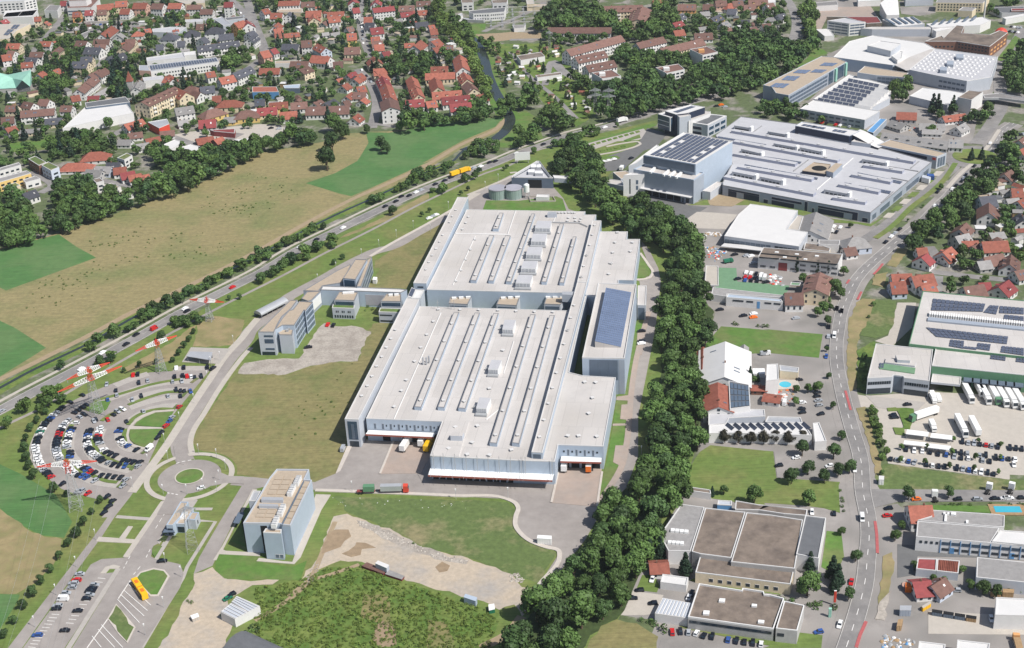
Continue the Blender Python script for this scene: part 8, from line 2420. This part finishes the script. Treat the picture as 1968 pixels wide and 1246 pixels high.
wood(SB,"d4 560,30 580,30 615,285 590,290",6,.9,1.3,['flatb'],z=1)
wood(SB,"c3 1570,-5 1947,20 1947,45 1700,20 1560,10",16,.9,1.6,['broad'],z=1,tone=.4)
wood(SB,"d4 1660,760 1947,790 1947,850 1700,800",22,1.4,2.4,['broad'],z=1)
wood(SB,"d4 1255,160 1947,150 1947,165 1255,178",6,.9,1.2,['flatb'],z=1)
wood(SB,"b4 1040,370 1270,480 1590,560 1640,600 1550,590 1250,510 1040,395",60,.6,1.2,['flatb'],z=.5,tone=.4)
wood(SB,"h1 1360,400 1640,410 1640,470 1360,460 o 1480,720 1620,700 1620,770 1480,780" if 0 else "o 1480,715 1620,700 1620,775 1490,785",14,.8,1.4,['broad'],z=.5,tone=.6)
# dark tufts in the mown meadow, in drifts along the valley
g = random.Random(3)
for s0 in ("a2 1060,500 880,600 700,640","a2 1400,540 1200,600 1000,700 900,740","a2 800,780 640,840 450,900 280,950","a2 1900,210 1750,240 1600,320","a2 1850,340 1700,390","a2 1720,620 1500,670 1300,710","a2 560,900 460,960 300,1140","b2 250,200 140,300 20,420","b2 60,120 250,230","b3 300,640 500,560 400,760 200,900","b3 600,250 750,380 560,700"):
 pl = smooth(P(s0),5)
 for k in range(26 if s0[0] == 'a' else 16):
  i = g.randrange(len(pl))
  x,y = pl[i][0] + g.gauss(0,7),pl[i][1] + g.gauss(0,4)
  if not near_tree(x,y,.8):
   add_tree(x,y,g.uniform(.35,.95),'flatb',SB,g.uniform(.6,1.4))
# ---------------------------------------------------------------- the largest 300 become trees of their own, the rest one mass
def vis(t):
 px,py,sc = px_of(t[0],t[1],t[2])
 m = 60
 return -m < px < PW + m and -m < py < PH + m
TREES = [t for t in TREES if t[2] > .25 and (vis(t) or t[6])]
print('trees',len(TREES))
bush = [t for t in TREES if t[4] == SB or t[4].startswith('the clipped hedge')]
rest = [t for t in TREES if not (t[4] == SB or t[4].startswith('the clipped hedge'))]
rest.sort(key=lambda t: -(t[2] * px_of(t[0],t[1])[2]) - (1e6 if t[6] else 0))
own,mass = rest[:296],rest[296:]
NAMEK = dict(broad='broad green tree',tallb='tall green tree',flatb='spreading green bush',darkb='dark green tree',conifer='dark conifer',poplar='slim dark poplar',copperb='dark copper-leaved tree')
OBN = dict(broad='broadleaf_tree',tallb='broadleaf_tree',flatb='bush',darkb='broadleaf_tree',conifer='conifer_tree',poplar='poplar_tree',copperb='broadleaf_tree')
TONE = {}
by = {}
for t in own:
 by.setdefault((t[4],t[3],t[5] > .5),[]).append(t)
PREP = {'the long belt beside the halls': 'counted up the long belt beside the halls'}
for (where,kind,lite),lst in by.items():
 lst.sort(key=lambda t: -px_of(t[0],t[1])[1])
 for k,t in enumerate(lst):
  x,y,r,_,_,tone,_ = t
  K = KIND[kind]
  o = empty(OBN[kind],(x,y,ground_z(x,y)),random.uniform(0,6.28))
  th = r * .42 if kind not in ('conifer','poplar') else r * .25
  inst('trunk',TRUNK,o,(0,0,0),0,(r * .16,r * .16,th + r * .3))
  cr = inst('crown',random.choice(K['mesh']),o,(0,0,th),0,(r,r,r * random.uniform(.88,1.1)))
  nm = ('bright ' if lite else '') + NAMEK[kind]
  if len(lst) > 1:
   lab = f"{nm}, {nth(k + 1)} from near end, {where}"
  else:
   lab = f"{nm} at {where}"
  tag(o,lab,'tree' if kind != 'flatb' else 'bush','trees of ' + where.replace('the ','',1))
def mass_object(name,lst):
 V,Fq,Ft,C = [],[],[],[]
 off = 0
 vq,vt = [],[]
 for x,y,r,kind,where,tone,_ in lst:
  K = KIND[kind]
  v,q,t = random.choice(K['tiny' if where == SB else 'low'])
  a = random.uniform(0,6.28)
  c,s = math.cos(a),math.sin(a)
  th = r * .3
  if where == SB:
   th = -r * .42
  vv = np.empty_like(v)
  k = r * random.uniform(.9,1.1)
  vv[:,0] = x + (v[:,0] * c - v[:,1] * s) * r
  vv[:,1] = y + (v[:,0] * s + v[:,1] * c) * r
  vv[:,2] = v[:,2] * k + th
  V.append(vv)
  vq.append(np.array(q,int).reshape(-1,4) + off)
  vt.append(np.array(t,int).reshape(-1,3) + off)
  b = np.array({'leaf': (.070,.124,.032),'dark_leaf': (.050,.092,.028),'conifer_leaf': (.024,.048,.026),'copper_leaf': (.045,.042,.028)}[K['m']])
  w = random.uniform(.66,1.38)
  b = b * w + np.array((.026,.026,.002)) * max(tone,-.4)
  C.append(np.tile(np.append(np.clip(b,.012,1),1.0),(len(v),1)))
  off += len(v)
 V,Q,T,C = np.concatenate(V),np.concatenate(vq),np.concatenate(vt),np.concatenate(C)
 me = bpy.data.meshes.new(name)
 nq,ntr = len(Q),len(T)
 me.vertices.add(len(V))
 me.vertices.foreach_set('co',V.astype(np.float32).ravel())
 me.loops.add(nq * 4 + ntr * 3)
 me.loops.foreach_set('vertex_index',np.concatenate([Q.ravel(),T.ravel()]).astype(np.int32))
 me.polygons.add(nq + ntr)
 me.polygons.foreach_set('loop_start',np.concatenate([np.arange(nq) * 4,nq * 4 + np.arange(ntr) * 3]).astype(np.int32))
 me.update(calc_edges=True)
 at = me.color_attributes.new('tint','FLOAT_COLOR','POINT')
 at.data.foreach_set('color',C.astype(np.float32).ravel())
 me.materials.append(MATS['mass_leaf'])
 o = link(bpy.data.objects.new(name,me))
 print(name,len(lst),nq * 2 + ntr)
 return tag(o,kind='stuff')
mass_object('distant_trees',mass)
mass_object('undergrowth',bush)
# ================================================================ pylons, lamps and small things
def pylon(label,s,H,arms,wd=4.2,bands=True):
 """lattice tower: tapering body with crossed bars; arms = list of (z, tip survey a, tip survey b)"""
 x0,y0 = P(s)[0]
 a0 = None
 for z,ta,tb in arms:
  p = P(ta + ' ' + tb,z)
  d = Vector(p[1]) - Vector(p[0])
  a0 = math.atan2(d.y,d.x) if a0 is None else a0
 o = empty('power_pylon',(x0,y0,0),a0)
 f = 1.0 if bands else .55
 mb = MB()
 n = 9
 for k in range(n):
  z0,z1 = H * k / n,H * (k + 1) / n
  w0,w1 = wd * (1 - .78 * k / n) / 2,wd * (1 - .78 * (k + 1) / n) / 2
  c0 = [(-w0,-w0,z0),(w0,-w0,z0),(w0,w0,z0),(-w0,w0,z0)]
  c1 = [(-w1,-w1,z1),(w1,-w1,z1),(w1,w1,z1),(-w1,w1,z1)]
  top = bands and k >= n - 2
  for i in range(4):
   j = (i + 1) % 4
   mb.bar(c0[i],c1[i],.11 * f,int(top))
   mb.bar(c0[i],c1[j],.05 * f,int(top))
   mb.bar(c0[j],c1[i],.05 * f,int(top))
   mb.bar(c1[i],c1[j],.05 * f,int(top))
 mb.bar((0,0,H),(0,0,H + 2.0),.12,int(bands))
 mb.obj('tower_body',['steel','signal_red'],o)
 for z,ta,tb in arms:
  p = P(ta + ' ' + tb,z)
  L = math.dist(*p) / 2
  ab = MB()
  N = 12
  for sgn in (-1,1):
   prev = None
   for k in range(N + 1):
    t = k / N
    x = sgn * L * t
    hw = 2.0 * (1 - t) + .15
    hz = 2.0 * (1 - t) + .05
    cur = [(x,-hw,z),(x,hw,z),(x,0,z + hz)]
    mi = 1 if (bands and (t > .52 or t < .09)) else 0
    if prev:
     for i in range(3):
      j = (i + 1) % 3
      ab.bar(prev[i],cur[i],.17 * f,mi,3)
      ab.bar(prev[i],cur[j],.09 * f,mi,3)
      ab.bar(cur[i],cur[j],.09 * f,mi,3)
    prev = cur
  ab.obj('crossarm',['paint_white' if bands else 'steel','signal_red'],o)
  for t in (-1,-.55,.55,1):
   ib = MB()
   ib.bar((L * t * .98,0,z),(L * t * .98,0,z - 1.9),.12,0,6)
   ib.obj('insulator','steel',o)
 return tag(o,label,'pylon')
pylon('lattice pylon with two big red and white crossarms beside the curved car park',"p1 1215,985",27,[(21.5,"p1 632,608","p1 1640,195"),(26,"p1 780,378","p1 1448,103")],5.5)
pylon('lattice pylon with one red and white crossarm by the metal shelter',"a3 1208,368",18.5,[(17,"a3 1020,228","a3 1330,110")],4.5)
pylon('lattice pylon with a pale red crossarm between highway and straw field',"a2 1572,1195",14,[(12.7,"a2 1430,1045","a2 1690,1065")],3.6)
pylon('lattice pylon with a red and white arm spread over the parked cars',"a4 575,205",25,[(24,"p2 285,805","p2 1240,710")],5.5)
pylon('bare grey lattice pylon on the lawn beside the gatehouse',"g 805,1045",22,[(20.5,"g 560,330","g 900,250")],5.0,False)
pylon('grey pylon at the allotments, left one of two',"c1 640,862",22,[(20,"c1 595,682","c1 680,675"),(16,"c1 590,715","c1 690,705")],3.2,False)
pylon('grey pylon at the allotments, right one of two',"c1 742,885",24,[(22,"c1 700,685","c1 790,680"),(17.5,"c1 695,745","c1 795,735")],3.2,False)
pylon('slim grey pylon at the end of the white clubhouse',"r4 1565,800",22,[(20,"r4 1520,560","r4 1620,556")],3.0,False)
for k,(a,b2) in enumerate((("p2 285,805","a4 -60,1300"),("p2 520,760","a4 30,1320"),("p2 1000,740","a4 330,900"),("p2 1240,710","a4 640,700"))):
 A,B = Vector((*P(a,23)[0],22.3)),Vector((*P(b2,20 if k < 2 else 2)[0],20 if k < 2 else 12))
 if k >= 2:
  B = A + (Vector((*P("a4 -60,1300" if k == 2 else "a4 30,1320",20)[0],20)) - Vector((*P("p2 285,805" if k == 2 else "p2 520,760",23)[0],22.3)))
 mb = MB()
 for i in range(10):
  t0,t1 = i / 10,(i + 1) / 10
  q0,q1 = A.lerp(B,t0),A.lerp(B,t1)
  q0.z -= 3.2 * 4 * t0 * (1 - t0)
  q1.z -= 3.2 * 4 * t1 * (1 - t1)
  mb.bar(q0,q1,.035,0,3)
 tag(mb.obj('power_cable','metal'),f"thin power cable running down from the car park pylon arm, {nth(k + 1)} from left",'cable','power cables of the car park pylon')
lp = MB()
lp.cyl(0,0,0,4.6,.08,6)
POLE = lp.mesh('pole',['metal'])
lp = MB()
lp.cyl(0,0,4.5,5.4,.17,8,r2=.24)
lp.cyl(0,0,5.4,5.5,.34,8)
HEAD = lp.mesh('lamp_head',['paint_white'])
for where,s in (('the roundabout',"a4 1225,98 1402,98 1625,75 1522,55 a3 1260,1035 1490,985 1625,1022 1690,1102 1645,1185"),('the access road',"a4 720,435 575,640 425,850 265,1090"),('the bus loop',"a4 1360,715 1230,945 1090,1150 1240,615"),
                 ('the car park lane',"a3 1555,435 1455,605 1348,745 1235,905 1112,1065 995,1235"),('the office drive',"a3 1750,165 1650,288 1580,322 b2 473,908 610,818 800,718 930,648 1060,572 1187,502 1315,530 1450,358 1725,208 1822,152"),('the works yard',"b4 730,78 1505,132 1895,127 c3 985,1000")):
 pt = P(s)
 pt.sort(key=lambda q: q[1])
 for k,(x,y) in enumerate(pt):
  o = empty('street_lamp',(x,y,ground_z(x,y)))
  inst('pole',POLE,o)
  inst('lamp_head',HEAD,o)
  tag(o,f"slim white-headed street lamp, {nth(k + 1)} from the near end along {where}",'street lamp','lamps along ' + where.replace('the ','',1))
# things on the gravel and in the yards
def crate(name,label,cat,s,h,m,top=None,group=None,ribs=0,z0=0.0):
 p = ccw(P(s,h))
 gx,gy = sum(q[0] for q in p) / len(p),sum(q[1] for q in p) / len(p)
 o = empty(name,(gx,gy,ground_z(gx,gy)))
 q = [(x - gx,y - gy) for x,y in p]
 b = MB()
 b.prism(q,z0,h,0,bottom=True)
 b.obj('body',m,o)
 b = MB()
 b.prism(inset(q,-.06),h,h + .12,0,bottom=True)
 b.obj('lid',top or m,o)
 rb = MB()
 for i in range(len(q)):
  a,c = Vector(q[i]),Vector(q[(i + 1) % len(q)])
  n = max(2,int((c - a).length / .9))
  nn = Vector(((c - a).y,-(c - a).x)).normalized() * .06
  for k in range(n):
   e0,e1 = a + (c - a) * (k + .25) / n,a + (c - a) * (k + .75) / n
   rb.prism([tuple(e0),tuple(e1),tuple(e1 + nn),tuple(e0 + nn)],z0 + .12,h - .1)
 tag(rb.obj('rib',m,o),kind='stuff')
 return tag(o,label,cat,group)
crate('container','white ribbed container alone on the curving works road','container',"c4 208,402 312,408 310,432 203,426",3.0,'paint_white')
crate('container','white container on the rusty wagon row at the gravel yard','container',"b4 920,592 1003,625 985,648 900,612",3.4,'pale_cladding','white_membrane',z0=1.2)
crate('container','light blue container at the edge of the gravel yard','container',"b4 1575,842 1662,868 1650,895 1562,866",2.8,'blue_cladding','blue_cladding')
crate('wagon','long rusty flat wagon lying along the gravel yard edge, west half','wagon',"b4 838,605 985,665 960,690 800,632",1.0,'maroon_tile','brown_tile')
crate('wagon','long rusty flat wagon lying along the gravel yard edge, east half','wagon',"b4 1000,660 1118,708 1098,732 975,692",1.0,'maroon_tile','grey_tile')
crate('digger','small pale excavator standing in the dusty gravel yard','excavator',"a4 1425,1005 1480,985 1490,1010 1440,1030",1.6,'pale_concrete','paint_white')
crate('tractor','small green tractor at the gravel yard corner','tractor',"b4 1748,922 1790,915 1795,955 1752,965",1.8,'green_paint','paint_white')
crate('shed','small white kiosk by the junction hedge of the dispatch car park','kiosk',"d3 862,1150 900,1152 898,1180 862,1178",2.8,'paint_white','white_membrane')
for k,x in enumerate((1260,1345,1430,1515)):
 crate('skip',f"open dark skip in the concrete yard row, {nth(k + 1)} from left",'skip',f"d4 {x},{958+k*14} {x+76},{970+k*14} {x+74},{990+k*14} {x-2},{978+k*14}",1.7,'slate_cladding' if k < 3 else 'timber','dark_void','skips in the concrete yard')
crate('skip','yellow-rimmed skip at the ramp of the south-eastern yard','skip',"d4 1182,935 1245,898 1252,912 1192,948",1.8,'yellow_paint','pale_concrete')
crate('timber_stack','stack of pale timber by the hedge, left one','timber stack',"d4 1702,802 1780,806 1778,832 1700,828",2.2,'timber')
crate('timber_stack','stack of pale timber by the hedge, right one','timber stack',"d4 1790,804 1872,808 1870,834 1788,830",2.2,'timber')
crate('kiosk','orange snack kiosk beside the dark red house','kiosk',"d4 1062,758 1112,760 1108,790 1060,788",2.8,'orange_paint')
crate('cabin','grey site cabin with brown containers in the south-eastern yard','cabin',"d4 1020,930 1105,930 1100,965 1018,965",2.8,'steel_cladding','metal')
crate('container','brown container below the grey site cabin','container',"d4 1005,1035 1042,1030 1030,1080 995,1085",2.4,'timber')
crate('container','teal roadside board box at the car yard entrance','sign',"d4 487,945 508,945 508,955 487,955",4,'copper')
crate('cabin','white flat cabin at the foot of the hall lawn near the office bar','cabin',"o 1625,345 1672,350 1660,385 1612,380",2.6,'paint_white')
crate('truck_box','blue and white box truck body on the lawn bays of the works lane','box',"e3 985,665 1070,690 1050,712 970,690",3.2,'paint_white','pale_cladding')
crate('truck_box','bright blue skip trailer beside the white box on the works lane','box',"e3 1025,650 1100,655 1110,682 1040,678",2.6,'blue_paint')
crate('tent','white garden tent on the lawn edge of the pool terrace house','tent',"c3 1815,345 1905,345 1910,385 1820,385",2.4,'paint_white')
crate('planter_hut','orange machine hut in the machinery yard','machine',"d3 45,548 120,552 118,585 42,580",2.6,'orange_paint')
crate('flag','tall red and white banner at the roadside conifers','banner',"d4 528,815 545,815 545,820 528,820",7,'signal_red','paint_white',z0=1.5)
x,y = P("d4 1072,805")[0]
o = empty('parasol',(x,y,0))
mb = MB()
mb.cyl(0,0,2.1,2.9,2.2,12,r2=.1)
mb.obj('canopy','pink_render',o)
mb = MB()
mb.cyl(0,0,0,2.2,.05,6)
mb.obj('pole','metal',o)
tag(o,'pink parasol beside the orange snack kiosk','parasol')
gs = random.Random(5)
def litter(name,s,n,r0,r1,m,z=0):
 p = P(s)
 xs,ys = [q[0] for q in p],[q[1] for q in p]
 mb = MB()
 k = 0
 while k < n:
  x,y = gs.uniform(min(xs),max(xs)),gs.uniform(min(ys),max(ys))
  if inside(x,y,p):
   k += 1
   r = gs.uniform(r0,r1)
   sx,sy,sz = gs.uniform(.6,1.4),gs.uniform(.6,1.4),gs.uniform(.3,.8)
   mb.add([(x + v.x * r * sx,y + v.y * r * sy,max(0,v.z * r * sz) + .1) for v in IV],IF,gs.randrange(len(m)))
 tag(mb.obj(name,m),kind='stuff')
litter('rubble_stones',"c4 0,690 60,690 110,730 100,760 0,750",80,.2,.55,['rubble','pale_concrete'])
litter('rubble_stones',"b4 760,290 1040,390 1250,490 1590,590 1560,620 1400,590 1000,440 760,320",190,.15,.6,['rubble','pale_concrete'])
litter('rubble_stones',"b4 360,740 440,620 480,590 470,700 400,790",50,.15,.5,['rubble'])
litter('rubble_stones',"b4 580,120 1600,140 1600,210 600,180",26,.1,.28,['white_wall'])
litter('scrap_heap',"m 70,490 200,500 300,540 180,640 110,590",110,.3,1.1,['steel','timber','white_wall','signal_red','blue_metal'])
litter('scrap_heap',"m 30,380 110,345 230,345 250,390 100,380",60,.3,1.0,['pale_coping','timber','white_wall'])
litter('scrap_heap',"m 700,770 850,770 850,880 700,860",40,.4,1.3,['signal_red','white_wall','steel'])
litter('yard_goods',"d3 130,490 240,500 200,620 20,600",60,.3,1.0,['orange_paint','steel','white_wall','timber','signal_red'])
litter('yard_goods',"d4 870,1140 1130,1190 1100,1246 880,1246",60,.3,1.0,['steel','timber','white_wall','blue_metal'])
litter('yard_goods',"d1 1010,900 1150,920 1110,1000 960,960",50,.4,1.2,['white_wall','signal_red','steel','timber'])
# allotment huts
g = random.Random(11)
pa = P("b1 1760,360 1947,360 c1 0,350 370,350 500,560 610,700 600,840 500,920 320,820 220,690 0,620 b1 1947,680 1880,620")
xs,ys = [q[0] for q in pa],[q[1] for q in pa]
huts = []
while len(huts) < 46:
 x,y = g.uniform(min(xs),max(xs)),g.uniform(min(ys),max(ys))
 if inside(x,y,pa) and not on_street(x,y,3) and all(math.dist((x,y),h) > 9 for h in huts):
  huts.append((x,y))
huts.sort(key=lambda q: px_of(*q)[0])
cnt = {}
for x,y in huts:
 rm,nm = g.choice((('brown_tile','brown'),('red_tile','red'),('grey_tile','grey'),('white_membrane','white')))
 cnt[nm] = cnt.get(nm,0) + 1
 o = empty('garden_hut',(x,y,0),g.uniform(0,3.1))
 mb = MB()
 mb.box(0,0,0,4.2,3.2,2.3)
 mb.obj('wall',g.choice(('timber','white_render','cream_render')),o)
 mb = MB()
 mb.add([(-2.4,-1.9,2.2),(2.4,-1.9,2.2),(2.4,1.9,2.2),(-2.4,1.9,2.2),(-2.4,0,3.3),(2.4,0,3.3)],[(0,1,5,4),(2,3,4,5),(0,4,3),(1,2,5)])
 mb.obj('roof',rm,o)
 tag(o,f"small garden hut with a {nm} roof, {nth(cnt[nm])} from left in the allotments",'garden hut','huts in the allotments')
# ---------------------------------------------------------------- summer haze: one closed box of thin even air round camera and scene
hz = MB()
hz.add([(x,y,z) for z in (-1.5,352) for x,y in ((-900,-60),(900,-60),(900,1750),(-900,1750))],[(3,2,1,0),(4,5,6,7),(0,1,5,4),(1,2,6,5),(2,3,7,6),(3,0,4,7)])
hm = bpy.data.materials.new('haze')
hm.use_nodes = True
ht = hm.node_tree
ht.nodes.remove(ht.nodes['Principled BSDF'])
pvn = ht.nodes.new('ShaderNodeVolumePrincipled')
pvn.inputs['Color'].default_value = (.86,.92,1,1)
pvn.inputs['Density'].default_value = .00005
pvn.inputs['Anisotropy'].default_value = .2
ht.links.new(pvn.outputs[0],ht.nodes['Material Output'].inputs['Volume'])
ho = link(bpy.data.objects.new('haze',hz.mesh('haze',[hm])))
tag(ho,kind='stuff')
